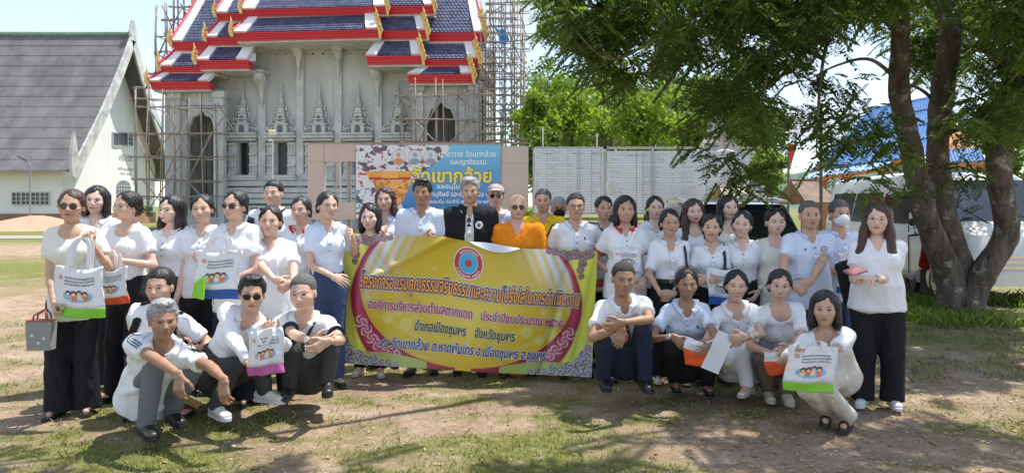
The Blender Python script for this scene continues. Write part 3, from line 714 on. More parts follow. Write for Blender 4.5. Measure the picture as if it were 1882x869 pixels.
    if mask: hchild('face_mask', mask_mesh(mask))
    info = dict(root=root, O=O, q=q, N=N, P=P, C=C, u=u, f=f, s=s, SL=SL, SR=SR, arms=arms, legs=legs, Hc=Hc, HF=HF, HM=HM, sc=sc, ww=ww, hf=hf, HS=hsc, G=G)
    for ex in extra: ex(info)
    return info

# ---- extras worn by a person
def surf_push(info, p, d, start=.12):
    """point of the shirt surface met when coming towards p from the front, else from above"""
    G = info['G']; O_ = info['O']; d = np.asarray(d); u = info['u']
    for dd in (d, d * .7 + u * .7, d * .3 + u * .95, u):
        dd = dd / np.linalg.norm(dd); P0 = np.asarray(p) + dd * start - O_
        for t in np.linspace(0, start * 1.45, 60):
            x = P0 - dd * t; i = np.round((x - G.o) / G.h).astype(int)
            if (i < 0).any() or (i >= G.n).any(): continue
            if G.A[tuple(i)] < .004: return x + dd * .009
    return np.asarray(p) - O_
def x_badge(kind='round', col='white', col2='blue', side=-1, up_=.02, r=.030):
    def g(I):
        c = surf_push(I, I['C'] + I['s'] * side * .075 * I['sc'] + I['u'] * up_, I['f']); M = to_mat(np.array((I['s'], I['u'], -I['f'])) * 1.0, c)
        def disc(r_, off, m_, nm='emblem', par=None, n=14):
            b = MB(); vs = [c + I['s'] * math.cos(t) * r_ + I['u'] * math.sin(t) * r_ + I['f'] * off for t in np.linspace(0, 2 * math.pi, n, endpoint=False)]
            vs2 = [v - I['f'] * .004 for v in vs]; b.add(vs + vs2, [tuple(range(n)), tuple(range(2 * n - 1, n - 1, -1))] + [(j, (j + 1) % n, n + (j + 1) % n, n + j) for j in range(n)]); return b.obj(nm, m_, par or I['root'])
        if kind == 'round':
            o = disc(r, .003, CL['white'] if col == 'white' else CL['lav']); disc(r * .72, .0045, CL['red'] if col2 == 'red' else (CL['denim'] if col2 == 'blue' else CL['dgrey']), 'ring', o); disc(r * .52, .006, CL['white'], 'disc', o)
            b = MB(); b.box(c + I['f'] * .0075, (r * .5, .002, r * .35)); b.obj('figure', CL['orange'] if col2 == 'blue' else CL['dgrey'], o)
        else:
            b = MB(); b.box(c, (.012, .004, .020)); b.box(c + np.array((.008, 0, -.012)), (.012, .004, .008)); b.obj('emblem', CL[col], I['root'])
    return g
def x_strap(side=1, w=.018, m=None, bag=None, down=.35, col=None):
    """strap over one shoulder (side +1 = the person's right) running down to the other hip"""
    def g(I):
        pts = []; m_ = m or CL['black']
        a = I['N'] + I['s'] * side * .085 * I['sc'] - I['u'] * .0; b_ = I['P'] - I['s'] * side * .14 * I['sc'] + I['u'] * .06
        vs = []; fs = []; prof = np.linspace(0, 1, 14)
        sd = I['s'] * .95 + I['u'] * side * .3; sd /= np.linalg.norm(sd)
        for t in prof:
            p = a * (1 - t) + b_ * t; c = surf_push(I, p, I['f'], .24); vs += [c - sd * w, c + sd * w, c + sd * w + I['f'] * .004, c - sd * w + I['f'] * .004]
        n = len(prof)
        for i in range(n - 1):
            for j in range(4): fs.append((i * 4 + j, i * 4 + (j + 1) % 4, i * 4 + 4 + (j + 1) % 4, i * 4 + 4 + j))
        B_ = MB(); B_.add(vs, fs + [(0, 1, 2, 3), tuple(4 * n - 4 + k for k in (3, 2, 1, 0))]); tag(B_.obj('bag_strap', m_, I['root'], smooth=False))
    return g
def x_vstrap(side=1, w=.022, m=None, out=.10, drop=.34):
    """strap straight down from one shoulder (backpack or shoulder bag)"""
    def g(I):
        vs = []; fs = []; n = 12
        for i in range(n):
            t = i / (n - 1); base = I['N'] + I['s'] * side * out * I['sc'] - I['u'] * (drop * t)
            if i < 2: c = surf_push(I, I['N'] + I['s'] * side * out * I['sc'] - I['f'] * (.06 - .05 * i) - I['u'] * .08, I['u'], .16)
            else: c = surf_push(I, base - I['u'] * .03, I['f'], .24)
            vs += [c - I['s'] * w, c + I['s'] * w, c + I['s'] * w + I['f'] * .007 + I['u'] * .004 * (i < 4), c - I['s'] * w + I['f'] * .007 + I['u'] * .004 * (i < 4)]
        for i in range(n - 1):
            for j in range(4): fs.append((i * 4 + j, i * 4 + (j + 1) % 4, i * 4 + 4 + (j + 1) % 4, i * 4 + 4 + j))
        B_ = MB(); B_.add(vs, fs + [(0, 1, 2, 3), tuple(4 * n - 4 + k for k in (3, 2, 1, 0))]); B_.obj('bag_strap', m or CL['black'], I['root'])
    return g
def x_watch(side=1, m=None):
    def g(I):
        S_, E, Wr = I['arms'][side]; d = (Wr - E) / np.linalg.norm(Wr - E); c = I['q'](Wr - d * .025); b = MB(); b.tube([c - d * .008, c + d * .008], .0285 * I['sc'], 12); o = b.obj('watch', m or M_STEEL, I['root'])
        o2 = I['f'] * .6 + I['u'] * .5; o2 = o2 - d * (o2 @ d); o2 /= np.linalg.norm(o2)
        b = MB(); b.tube([c + o2 * .024, c + o2 * .034], .019, 12); b.obj('dial', M_WSH, o)
    return g
def x_cap(I):
    f = Field((-.12, -.14, .0), (.12, .22, .16), .007)
    f.ell((0, -.012, .040), (.088, .107, .088), .01); f.plane((0, 0, .032), (0, -.12, -1)); f.cone((-.035, .10, .052), (.035, .10, .052), .010, .010, .01); f.ell((0, .125, .050), (.062, .060, .012), .01)
    V, F = f.mesh(); o = link('cap', npmesh('cap', V, F, CL['pink']), I['root']); o.matrix_local = I['HM']
def x_headband(I):
    b = MB(); b.tube([(.086 * math.cos(t), .012 + .02 * math.cos(2 * t) * 0 , .040 + .092 * math.sin(t)) for t in np.linspace(-.2, math.pi + .2, 18)], .006, 6); o = b.obj('headband', M_RIM, I['root'], smooth=True); o.matrix_local = I['HM']
def x_moustache(I):
    b = MB(); b.tube([(-.028, .087, -.055), (-.012, .101, -.048), (0, .104, -.046), (.012, .101, -.048), (.028, .087, -.055)], [.003, .0055, .005, .0055, .003], 6); o = b.obj('moustache', M_GREY, I['root'], smooth=True); o.matrix_local = I['HM']
def x_tie(I):
    pts = [surf_push(I, I['C'] + I['u'] * h + I['s'] * 0, I['f'], .2) for h in (.10, .06, 0, -.08, -.17, -.22)]; vs = []; fs = []; ws = (.020, .014, .020, .026, .030, .004)
    for p, w_ in zip(pts, ws): vs += [p - I['s'] * w_ + I['f'] * .004, p + I['s'] * w_ + I['f'] * .004, p + I['s'] * w_ + I['f'] * .011, p - I['s'] * w_ + I['f'] * .011]
    for i in range(5):
        for j in range(4): fs.append((i * 4 + j, i * 4 + (j + 1) % 4, i * 4 + 4 + (j + 1) % 4, i * 4 + 4 + j))
    b = MB(); b.add(vs, fs + [(0, 1, 2, 3), (23, 22, 21, 20)]); b.obj('necktie', CL['dgrey'], I['root'])
# ---------------------------------------------------------------- lettering
def text_geo(body, bold=0.0, shear=0.0, res=3):
    """2-D outline mesh of a line of text at size 1: verts (n,2) and faces"""
    cu = bpy.data.curves.new('t', 'FONT'); cu.body = body; cu.size = 1.0; cu.offset = bold; cu.resolution_u = res; cu.shear = shear; cu.dimensions = '2D'; cu.fill_mode = 'FRONT'
    o = bpy.data.objects.new('t', cu); COL.objects.link(o)
    dg = bpy.context.evaluated_depsgraph_get(); me = o.evaluated_get(dg).to_mesh()
    n = len(me.vertices); V = np.zeros(n * 3, np.float32); me.vertices.foreach_get('co', V); V = V.reshape(-1, 3)[:, :2].copy()
    F = [tuple(p.vertices) for p in me.polygons]
    o.evaluated_get(dg).to_mesh_clear(); bpy.data.objects.remove(o); bpy.data.curves.remove(cu)
    return V, F
def lettering(body, fn, x0, x1, yb, h, bold, m, parent, off, name='lettering', shear=0.0, label=None, res=3, ring=0, rn=8):
    """text whose baseline runs from u=x0 to u=x1 at height yb; fn(u, v, off) maps to a point. h = letter height in v units"""
    V0, _ = text_geo(body, 0, shear, 1); xm, xM = V0[:, 0].min(), V0[:, 0].max()
    V, F = text_geo(body, bold, shear, res)
    u = x0 + (V[:, 0] - xm) / (xM - xm) * (x1 - x0); v = yb + V[:, 1] / .62 * h
    if ring:                              # an even outline: copies of the glyphs shifted round a circle
        us, vs_, Fs = [], [], []; ex = (x1 - x0) / (xM - xm)
        for k in range(rn): a_ = 2 * math.pi * k / rn; us.append(u + ring * math.cos(a_) * ex); vs_.append(v + ring * math.sin(a_) / .62 * h); Fs += [tuple(i + k * len(u) for i in f) for f in F]
        os_ = np.repeat(off + .00025 * np.arange(rn), len(u)); u = np.concatenate(us); v = np.concatenate(vs_); F = Fs; P = [fn(a, b, c) for a, b, c in zip(u, v, os_)]
    else: P = [fn(a, b, off) for a, b in zip(u, v)]
    me = bpy.data.meshes.new(name); me.from_pydata([tuple(p) for p in P], [], F); me.materials.append(m); me.update()
    o = link(name, me, parent)
    if label: o['label'] = label
    return o
def vnoise(x, y, seed=0):
    """value noise on arrays"""
    rs = np.random.RandomState(seed); T = rs.rand(256, 256).astype(np.float32)
    xi = np.floor(x).astype(int); yi = np.floor(y).astype(int); fx = x - xi; fy = y - yi; fx = fx * fx * (3 - 2 * fx); fy = fy * fy * (3 - 2 * fy)
    g = lambda a, b: T[a & 255, b & 255]
    return (g(xi, yi) * (1 - fx) + g(xi + 1, yi) * fx) * (1 - fy) + (g(xi, yi + 1) * (1 - fx) + g(xi + 1, yi + 1) * fx) * fy
def fbm(x, y, seed=0, oct=4):
    s = 0; a = .5; t = 0
    for i in range(oct): s = s + a * vnoise(x * 2 ** i + 17.3 * i, y * 2 ** i + 5.1 * i, seed + i); t += a; a *= .5
    return s / t
def vcol_mat(name, rough=.5, spec=.4, bump=0):
    m = bpy.data.materials.new(name); m.use_nodes = True; nt = m.node_tree; b = nt.nodes['Principled BSDF']; a = nt.nodes.new('ShaderNodeAttribute'); a.attribute_name = 'print'
    nt.links.new(a.outputs['Color'], b.inputs['Base Color']); b.inputs['Roughness'].default_value = rough; b.inputs['Specular IOR Level'].default_value = spec
    MATS[name] = m; return m
def printed(name, fn, nu, nv, art, m, parent, thick=.002):
    """a printed sheet: fn(u, v) arrays -> points; art(u, v) arrays -> linear rgb"""
    u, v = np.meshgrid(np.linspace(0, 1, nu), np.linspace(0, 1, nv)); P = fn(u.ravel(), v.ravel()).reshape(-1, 3)
    i = np.arange(nu * nv).reshape(nv, nu); F = np.stack([i[:-1, :-1], i[:-1, 1:], i[1:, 1:], i[1:, :-1]], -1).reshape(-1, 4)
    me = npmesh(name, P, F, m); c = art(u.ravel(), v.ravel()); at_ = me.color_attributes.new('print', 'FLOAT_COLOR', 'POINT')
    rgba = np.ones((nu * nv, 4), np.float32); rgba[:, :3] = np.clip(c, 0, 1); at_.data.foreach_set('color', rgba.ravel())
    return link(name, me, parent)
# ================================================================ GROUND
def axis_pts(a, b, near, far0, far1):
    """dense between a and b, growing outwards"""
    c = list(np.arange(a, b, near)); st = near; x = b; up_ = []
    while x < far1: up_.append(x); st *= 1.18; x += st
    up_.append(far1); st = near; x = a; dn = []
    while x > far0:
        st *= 1.18; x -= st; dn.append(max(x, far0))
    return np.array(dn[::-1] + c + up_, np.float32)
def ground_h(x, y):
    near = np.clip((16 - y) / 12, 0, 1)
    return (fbm(x * .35, y * .35, 5) - .5) * .06 * near + (fbm(x * 3.1, y * 3.1, 9) - .5) * .030 * near * (y > .5) - .012
def grass_mask(x, y):
    n = fbm(x * .8 + 3, y * 1.2, 21, 5) * .42 + fbm(x * 3.0, y * 4.4, 33, 4) * .35 + fbm(x * 11, y * 13, 34, 3) * .23
    m = np.clip((n - .44) * 6.0, 0, 1)
    far = np.clip((y - 11) / 6, 0, 1)
    m = m * (1 - far) + far * np.clip((n - .30) * 8, 0, 1)
    strip = np.exp(-((y - 24.5 - x * .03) / 4.2) ** 2) * (x < 16) ; m = m * (1 - np.clip(strip * 1.3, 0, 1))      # pale drive in front of the temple
    bare = np.exp(-(((x + 6.5) / 4.5) ** 2 + ((y - 10.6) / 1.6) ** 2)); m = m * (1 - np.clip(bare * 1.4, 0, 1))
    bare2 = np.exp(-(((x - 3.6) / 2.4) ** 2 + ((y - 3.4) / 1.2) ** 2)); m = m * (1 - .75 * np.clip(bare2 * 1.3, 0, 1))
    m = m * (1 - .55 * np.clip((x - 3.5) / 2, 0, 1) * (y < 10))
    return np.clip(m, 0, 1)
gx = axis_pts(-7.5, 9.5, .065, -900, 900); gy = axis_pts(1.6, 14, .065, -60, 1500)
GX, GY = np.meshgrid(gx, gy); gzz = ground_h(GX, GY)
gi = np.arange(GX.size).reshape(GX.shape)
gF = np.stack([gi[:-1, :-1], gi[:-1, 1:], gi[1:, 1:], gi[1:, :-1]], -1).reshape(-1, 4)
gm = bpy.data.materials.new('ground'); gm.use_nodes = True; nt = gm.node_tree; gb = nt.nodes['Principled BSDF']; gb.inputs['Roughness'].default_value = .95; gb.inputs['Specular IOR Level'].default_value = .15
ga = nt.nodes.new('ShaderNodeAttribute'); ga.attribute_name = 'grass'; tcg = nt.nodes.new('ShaderNodeTexCoord')
def NZ(scale, det=6, rough=.6):
    n = nt.nodes.new('ShaderNodeTexNoise'); n.inputs['Scale'].default_value = scale; n.inputs['Detail'].default_value = det; n.inputs['Roughness'].default_value = rough; nt.links.new(tcg.outputs['Object'], n.inputs[0]); return n
def RAMP(src, stops):
    r = nt.nodes.new('ShaderNodeValToRGB'); e = r.color_ramp.elements
    while len(e) < len(stops): e.new(.5)
    for i, (p, c) in enumerate(stops): e[i].position = p; e[i].color = tuple(c) + (1,)
    nt.links.new(src, r.inputs[0]); return r
dirt = RAMP(NZ(2.2, 8).outputs[0], [(.30, (.27, .195, .135)), (.5, (.39, .295, .215)), (.72, (.51, .42, .33))])
dirt2 = RAMP(NZ(34, 5, .7).outputs[0], [(.35, (.55, .5, .45)), (.62, (1.15, 1.1, 1.05))])
mul = nt.nodes.new('ShaderNodeMixRGB'); mul.blend_type = 'MULTIPLY'; mul.inputs[0].default_value = .8; nt.links.new(dirt.outputs[0], mul.inputs[1]); nt.links.new(dirt2.outputs[0], mul.inputs[2])
grs = RAMP(NZ(18, 6, .7).outputs[0], [(.3, (.085, .095, .03)), (.5, (.165, .175, .05)), (.72, (.30, .285, .09))])
fm = nt.nodes.new('ShaderNodeMath'); fm.operation = 'MULTIPLY_ADD'; fm.inputs[1].default_value = .9; fm.inputs[2].default_value = -.30; nt.links.new(NZ(26, 5, .75).outputs[0], fm.inputs[0])
fa = nt.nodes.new('ShaderNodeMath'); fa.operation = 'ADD'; fa.use_clamp = True; nt.links.new(ga.outputs['Fac'], fa.inputs[0])
fmul = nt.nodes.new('ShaderNodeMath'); fmul.operation = 'MULTIPLY'; nt.links.new(fm.outputs[0], fmul.inputs[0]); nt.links.new(ga.outputs['Fac'], fmul.inputs[1]); nt.links.new(fmul.outputs[0], fa.inputs[1])
gmx = nt.nodes.new('ShaderNodeMixRGB'); nt.links.new(fa.outputs[0], gmx.inputs[0]); nt.links.new(mul.outputs[0], gmx.inputs[1]); nt.links.new(grs.outputs[0], gmx.inputs[2]); nt.links.new(gmx.outputs[0], gb.inputs['Base Color'])
gbp = nt.nodes.new('ShaderNodeBump'); gbp.inputs['Strength'].default_value = .8; gbp.inputs['Distance'].default_value = .03; nt.links.new(NZ(45, 6, .75).outputs[0], gbp.inputs['Height']); nt.links.new(gbp.outputs[0], gb.inputs['Normal'])
gme = npmesh('ground', np.stack([GX, GY, gzz], -1).reshape(-1, 3), gF, gm)
aa = gme.attributes.new('grass', 'FLOAT', 'POINT'); aa.data.foreach_set('value', grass_mask(GX, GY).astype(np.float32).ravel())
tag(link('ground', gme), kind='structure')
# pale drive crossing in front of the buildings (left)
dm = MB(); pr_ = [(-90, 31.5), (-60, 31), (-25, 31.5), (-8, 33), (6, 35), (6, 37.5), (-8, 36), (-25, 35), (-60, 35), (-90, 35.5)]
dm.add([(x, y, .006) for x, y in pr_], [tuple(range(10))]); tag(dm.obj('road', mat('gravel_road', (.30, .285, .26), .95, var=.12, vs=3, bump=.5, bs=20)), kind='structure')

# grass blades, gravel and fallen leaves: nobody could count them
def scatter(n, x0, x1, y0, y1, dens, seed):
    rs = np.random.RandomState(seed); x = rs.uniform(x0, x1, n); t = rs.rand(n); y = y0 * (y1 / y0) ** t; k = rs.rand(n) < dens(x, y); return x[k], y[k], rs
GRM = mat('grass_blade', (.115, .15, .035), .7, col2=(.33, .32, .10), vs=3.5)
def blades(name, n, x0, x1, y0, y1, hh, wd, seed, dens, m, kind='stuff'):
    x, y, rs = scatter(n, x0, x1, y0, y1, dens, seed); n = len(x); z = ground_h(x, y)
    a = rs.uniform(0, 2 * math.pi, n); h = hh * rs.uniform(.4, 1.2, n); l = rs.uniform(.2, 1.1, n) * h; w = wd * rs.uniform(.6, 1.3, n)
    ca, sa = np.cos(a), np.sin(a); b = rs.uniform(0, 2 * math.pi, n); cb, sb = np.cos(b), np.sin(b)
    p0 = np.stack([x - ca * w, y - sa * w, z - .004], 1); p1 = np.stack([x + ca * w, y + sa * w, z - .004], 1)
    p2 = np.stack([x + cb * l * .4 + ca * w * .7, y + sb * l * .4 + sa * w * .7, z + h * .6], 1); p3 = np.stack([x + cb * l, y + sb * l, z + h], 1)
    V = np.stack([p0, p1, p2, p3], 1).reshape(-1, 3); F = np.arange(4 * n).reshape(-1, 4)
    return tag(link(name, npmesh(name, V, F, m)), kind=kind)
blades('grass', 180000, -7, 8, 2.3, 13, .030, .0026, 3, lambda x, y: (grass_mask(x, y) ** 1.2 + .03) * (np.abs(x) < y * .76 + .3), GRM)
def pebbles(name, n, seed, r0, r1, m, dens, x0=-6, x1=6, y0=2.4, y1=9):
    x, y, rs = scatter(n, x0, x1, y0, y1, dens, seed); n = len(x); z = ground_h(x, y); r = r0 * (r1 / r0) ** (rs.rand(n) ** 2.2)
    base = np.array([(1, 0, 0), (0, 1, 0), (-1, 0, 0), (0, -1, 0), (0, 0, .6), (0, 0, -.5)], float)
    an = rs.uniform(0, 6.28, n); c, s = np.cos(an), np.sin(an); B = base[None] * rs.uniform(.6, 1.2, (n, 6, 1)); 
    V = np.stack([B[..., 0] * c[:, None] - B[..., 1] * s[:, None], B[..., 0] * s[:, None] + B[..., 1] * c[:, None], B[..., 2]], -1) * r[:, None, None] + np.stack([x, y, z + r * .15], -1)[:, None]
    f = np.array([(0, 1, 4), (1, 2, 4), (2, 3, 4), (3, 0, 4), (1, 0, 5), (2, 1, 5), (3, 2, 5), (0, 3, 5)])
    F = (f[None] + 6 * np.arange(n)[:, None, None]).reshape(-1, 3); return tag(link(name, npmesh(name, V.reshape(-1, 3), F, m, smooth=False)), kind='stuff')
pebbles('gravel', 16000, 5, .004, .022, mat('pebble', (.27, .20, .15), .9, col2=(.44, .36, .29), vs=4), lambda x, y: (1 - grass_mask(x, y)) * .9)
def leaflitter(n, seed):
    x, y, rs = scatter(n, -5, 7, 2.4, 10, lambda x, y: .25 + .75 * (x > 1), seed); n = len(x); z = ground_h(x, y) + .006
    a = rs.uniform(0, 6.28, n); L = rs.uniform(.008, .028, n); W_ = L * rs.uniform(.3, .55, n); c, s = np.cos(a), np.sin(a); t = rs.uniform(0, .012, n)
    V = np.stack([np.stack([x - c * L, y - s * L, z], 1), np.stack([x - s * W_, y + c * W_, z + t], 1), np.stack([x + c * L, y + s * L, z + t * .6], 1), np.stack([x + s * W_, y - c * W_, z + .002], 1)], 1).reshape(-1, 3)
    tag(link('fallen_leaves', npmesh('fallen_leaves', V, np.arange(4 * n).reshape(-1, 4), mat('dead_leaf', (.17, .10, .045), .8, col2=(.42, .33, .16), vs=3))), kind='stuff')
leaflitter(9000, 8)

# ================================================================ HALL WITH THE STEEP GREY ROOF (left)
M_HW = mat('hall_plaster', (.80, .80, .78), .9, var=.06, vs=.6, bump=.2, bs=12, stretch=(1, 1, .35)); M_HG = mat('hall_barge', (.50, .50, .48), .9, var=.3, vs=1.3, bump=.2, bs=12)
M_HR = mat('grey_roof_sheet', (.15, .142, .146), .85, var=.28, vs=.8, bump=.3, bs=16, stretch=(1, 1, .3)); M_DK = mat('dark_glass', (.05, .06, .075), .2); M_PL = mat('brown_plinth', (.34, .19, .13), .9, var=.15, vs=1)
M_FR = mat('window_frame', (.62, .62, .60), .7); M_GUT = mat('green_ridge', (.16, .24, .21), .8, var=.3, vs=2)
hall = empty('hall', (-31.8, 56.4, 0), label='long cream hall with a very steep grey sheet roof at the left', cat='hall')
HO = Vector((-31.8, 56.4, 0))
XG, YA, YR, YB = 0.0, -6.4, 0.0, 6.6            # local: gable plane x, near wall, ridge, far wall
EZ, RZ = 5.0, 15.0
XL = -44
b = MB()
b.bb(XL, XG - .252, YA, YA + .25, .9, EZ + .4); b.prism([(YA, .9), (YB, .9), (YB, EZ), (YR, RZ - .5), (YA, EZ)], XG - .25, XG, 'x'); b.bb(XL, XG - .252, YB - .25, YB, .9, EZ); b.obj('wall', M_HW, hall)
b = MB(); b.bb(XL, XG - .21, YA - .06, YA + .2, 0, .92); b.bb(XG - .2, XG + .06, YA - .062, YB, 0, .922); b.obj('plinth', M_PL, hall)
# roof: courses of sheets, each a part, stepped like the photograph
NR = 13; XO = 1.45
ey, ez, ry, rz = YA - 1.25, 3.95, YR, 15.1
for side in (-1, 1):
    for i in range(NR):
        t0, t1 = i / NR, (i + 1) / NR + .008
        curve = lambda t: (ey + (ry - ey) * t + .55 * math.sin(math.pi * t) * .5, ez + (rz - ez) * t - .55 * math.sin(math.pi * t) * .35)
        (y0, z0), (y1, z1) = curve(t0), curve(t1)
        b = MB(); yy = (lambda v: v) if side < 0 else (lambda v: -v * 1.0 + .1)
        b.hull4([(XL, yy(y0), z0), (XG + XO, yy(y0), z0), (XG + XO, yy(y1), z1 - .05), (XL, yy(y1), z1 - .05)], (0, side * .06, -.10 if i else -.14))
        b.obj('roof_sheet', M_HR, hall)
b = MB(); b.tube([(XL, .03, rz + .02), (XG + XO, .03, rz + .02)], .22, 8); b.obj('ridge', M_GUT, hall)
for side, sy in (('near', 1), ('far', -1)):
    b = MB(); pts = []
    for t in np.linspace(-.02, 1.03, 14):
        y = ey + (ry - ey) * t + .275 * math.sin(math.pi * min(max(t, 0), 1)); z = ez + (rz - ez) * t - .19 * math.sin(math.pi * min(max(t, 0), 1)) + (.5 if t > 1.02 else 0)
        pts.append((y * sy + (0 if sy > 0 else .1), z))
    vs = []; fs = []
    for (y, z) in pts: vs += [(XG + XO, y, z + .28), (XG + XO + .16, y, z + .28), (XG + XO + .16, y + .35 * sy, z - .62), (XG + XO, y + .35 * sy, z - .62)]
    n = len(pts)
    for i in range(n - 1):
        for j in range(4): fs.append((i * 4 + j, i * 4 + (j + 1) % 4, i * 4 + 4 + (j + 1) % 4, i * 4 + 4 + j))
    b.add(vs, fs + [(0, 1, 2, 3), tuple(4 * n - 4 + k for k in (3, 2, 1, 0))]); b.obj('barge_board', M_HG, hall)
b = MB(); b.prism([(-.35, 14.6), (.45, 14.6), (.08, 16.2)], XG + XO - .02, XG + XO + .2, 'x'); b.obj('gable_peak', M_HG, hall)
b = MB(); b.add([(XG + XO + .1, ey - .35, 3.5), (XG + XO + .1, ey + .15, 3.3), (XG + XO + .1, ey + .25, 5.2), (XG + XO + .1, ey - .1, 6.6), (XG + XO + .1, ey - .5, 5.0)] + [(XG + XO + .3, ey - .35, 3.5), (XG + XO + .3, ey + .15, 3.3), (XG + XO + .3, ey + .25, 5.2), (XG + XO + .3, ey - .1, 6.6), (XG + XO + .3, ey - .5, 5.0)],
                  [(0, 1, 2, 3, 4), (9, 8, 7, 6, 5)] + [(i, 5 + i, 5 + (i + 1) % 5, (i + 1) % 5) for i in range(5)]); b.obj('eave_finial', M_HG, hall)
def hwin(c, w, h, ax, nx, nz_, name='window', solid=0):
    """window in a wall facing -y (ax='y') or +x (ax='x'); nx x nz panes"""
    fb = MB()
    def bx(u0, u1, z0, z1, d0, d1, bb_):
        if ax == 'y': bb_.bb(c[0] + u0, c[0] + u1, c[1] - d1, c[1] - d0, c[2] + z0, c[2] + z1)
        else: bb_.bb(c[0] + d0, c[0] + d1, c[1] + u0, c[1] + u1, c[2] + z0, c[2] + z1)
    t = .07
    for (u0, u1, z0, z1) in ((-w / 2 - t, w / 2 + t, -h / 2 - t, -h / 2), (-w / 2 - t, w / 2 + t, h / 2, h / 2 + t), (-w / 2 - t, -w / 2, -h / 2, h / 2), (w / 2, w / 2 + t, -h / 2, h / 2)): bx(u0, u1, z0, z1, .0, .09, fb)
    for i in range(1, nx): bx(-w / 2 + w * i / nx - .022, -w / 2 + w * i / nx + .022, -h / 2, h / 2, .01, .07, fb)
    for i in range(1, nz_): bx(-w / 2, w / 2, -h / 2 + h * i / nz_ - .02, -h / 2 + h * i / nz_ + .02, .012, .066, fb)
    o = fb.obj(name, M_FR, hall); g = MB(); bx(-w / 2, w / 2, -h / 2, h / 2, .004, .03, g); g.obj('pane', M_DK, o)
for i in range(4):
    px = 31 + i * 17.5; P_ = at(px, 365, 50.0); hwin((P_.x - HO.x, YA, P_.z), .56, .82, 'y', 2, 3)
def gy_(px): return (941 - px) and (31.8 * 1300 / (941 - px)) - HO.y
for i, pxs in enumerate(((206, 216), (216, 225), (225, 233.5), (234.5, 243))):
    y0, y1 = gy_(pxs[0]), gy_(pxs[1]); yc = (y0 + y1) / 2; z = CAMH + (378 - 256) / 1300 * (yc + HO.y); hwin((XG, yc, z), (y1 - y0) * .92, 1.0, 'x', 1 if i < 3 else 2, 1 if i < 3 else 3)
hwin((XG, gy_(160), CAMH + (378 - 248) / 1300 * 53), .6, 1.0, 'x', 1, 1)
for px in (283,): hwin((XG, gy_(283) - .6, 7.3), .9, .9, 'x', 2, 1)
# arched window
b = MB(); yc = gy_(227); arch = [(yc + 1.05 * math.cos(t), 3.0 + .55 * math.sin(t)) for t in np.linspace(0, math.pi, 11)] + [(yc - 1.05, 1.6), (yc + 1.05, 1.6)]
b.prism(arch, XG - .01, XG + .04, 'x'); aw_ = b.obj('window', mat('teal_shutter', (.16, .21, .22), .6), hall)
b = MB()
for k in range(-2, 3): b.bb(XG + .03, XG + .07, yc + k * .4 - .02, yc + k * .4 + .02, 1.6, 3.4)
for z in (2.0, 2.4, 2.8, 3.1): b.bb(XG + .032, XG + .065, yc - 1.02, yc + 1.02, z - .02, z + .02)
b.obj('window_bars', M_FR, aw_)
M_WR = mat('faded_letters', (.30, .29, .27), .9)
fng = lambda u, v, off: (XG + .02 + off, gy_(219) + u * 1.9, 5.0 + v)
lettering('ศรีปวัต', fng, 0, 1, .15, .45, .0, M_WR, hall, .0)
lettering('สร้างอุทิศ', fng, -.1, 1.1, -.62, .20, .01, M_WR, hall, .0); lettering('พ.ศ. ๒๕๓', fng, .1, .95, -.98, .20, .01, M_WR, hall, .0)

# heap of sand by the hall, street lamp, shrub
b = MB(); c = at(62, 409, 44); n = 26; vs = []; fs = []
rs = np.random.RandomState(4)
for i in range(7):
    r = 2.9 * (1 - i / 6.6)
    for k in range(n):
        a = 2 * math.pi * k / n; rr = r * (1 + .12 * math.sin(a * 3 + i) + .05 * rs.rand()); vs.append((rr * math.cos(a) * 1.25 + .2, rr * math.sin(a), .9 * (1 - (r / 2.9) ** 1.3) * (1 + .05 * rs.rand()) - .02))
for i in range(6):
    for k in range(n): fs.append((i * n + k, i * n + (k + 1) % n, (i + 1) * n + (k + 1) % n, (i + 1) * n + k))
fs.append(tuple(6 * n + k for k in range(n))); b.add(vs, fs)
tag(b.obj('sand_heap', mat('sand', (.42, .28, .19), .95, var=.12, vs=2, bump=.6, bs=8), smooth=True, loc=(c.x, 44, 0)), 'heap of pinkish building sand in front of the grey roofed hall', 'sand heap')
lp = empty('street_lamp', (at(55, 378, 46).x, 46, 0), label='thin solar street lamp standing in front of the cream hall', cat='street lamp')
b = MB(); b.tube([(0, 0, 0), (0, 0, 4.1), (-.15, 0, 4.4)], .05, 6); b.obj('pole', mat('lamp_grey', (.25, .27, .28), .5), lp); b = MB(); b.box((-.45, 0, 4.55), (.7, .25, .08), M=Matrix.Rotation(.45, 3, 'Y')); b.obj('lamp_head', mat('lamp_dark', (.08, .08, .09), .5), lp)

# ================================================================ TEMPLE
TR = R(-4.5); TO = Vector((at(575, 378, 45).x, 45, 0)); TM = Matrix.Rotation(TR, 3, 'Z'); TI = TM.transposed()
temple = empty('temple', TO, TR, label='unfinished grey concrete temple hall with tiered blue tiled roofs and red eaves', cat='temple')
def L(px, py, d=0.0):
    """local point of the facade seen at the photo pixel, d metres in front of the wall plane"""
    o = TI @ (Vector((0, 0, CAMH)) - TO); r = TI @ (at(px, py, 1.0) - Vector((0, 0, CAMH))); t = (-d - o.y) / r.y; return o + r * t
M_CON = mat('raw_concrete', (.47, .475, .465), .92, var=.22, vs=.55, bump=.35, bs=9, stretch=(1, 1, .5)); M_CON2 = mat('cast_concrete', (.53, .53, .515), .9, var=.18, vs=1.6, bump=.4, bs=14)
M_RED = mat('red_eave', (.60, .025, .035), .5, var=.08, vs=2); M_WHT = mat('white_verge', (.80, .80, .80), .7, var=.04, vs=2); M_GOLD = mat('gold_finial', (.68, .46, .15), .42, metal=.25, var=.25, vs=6)
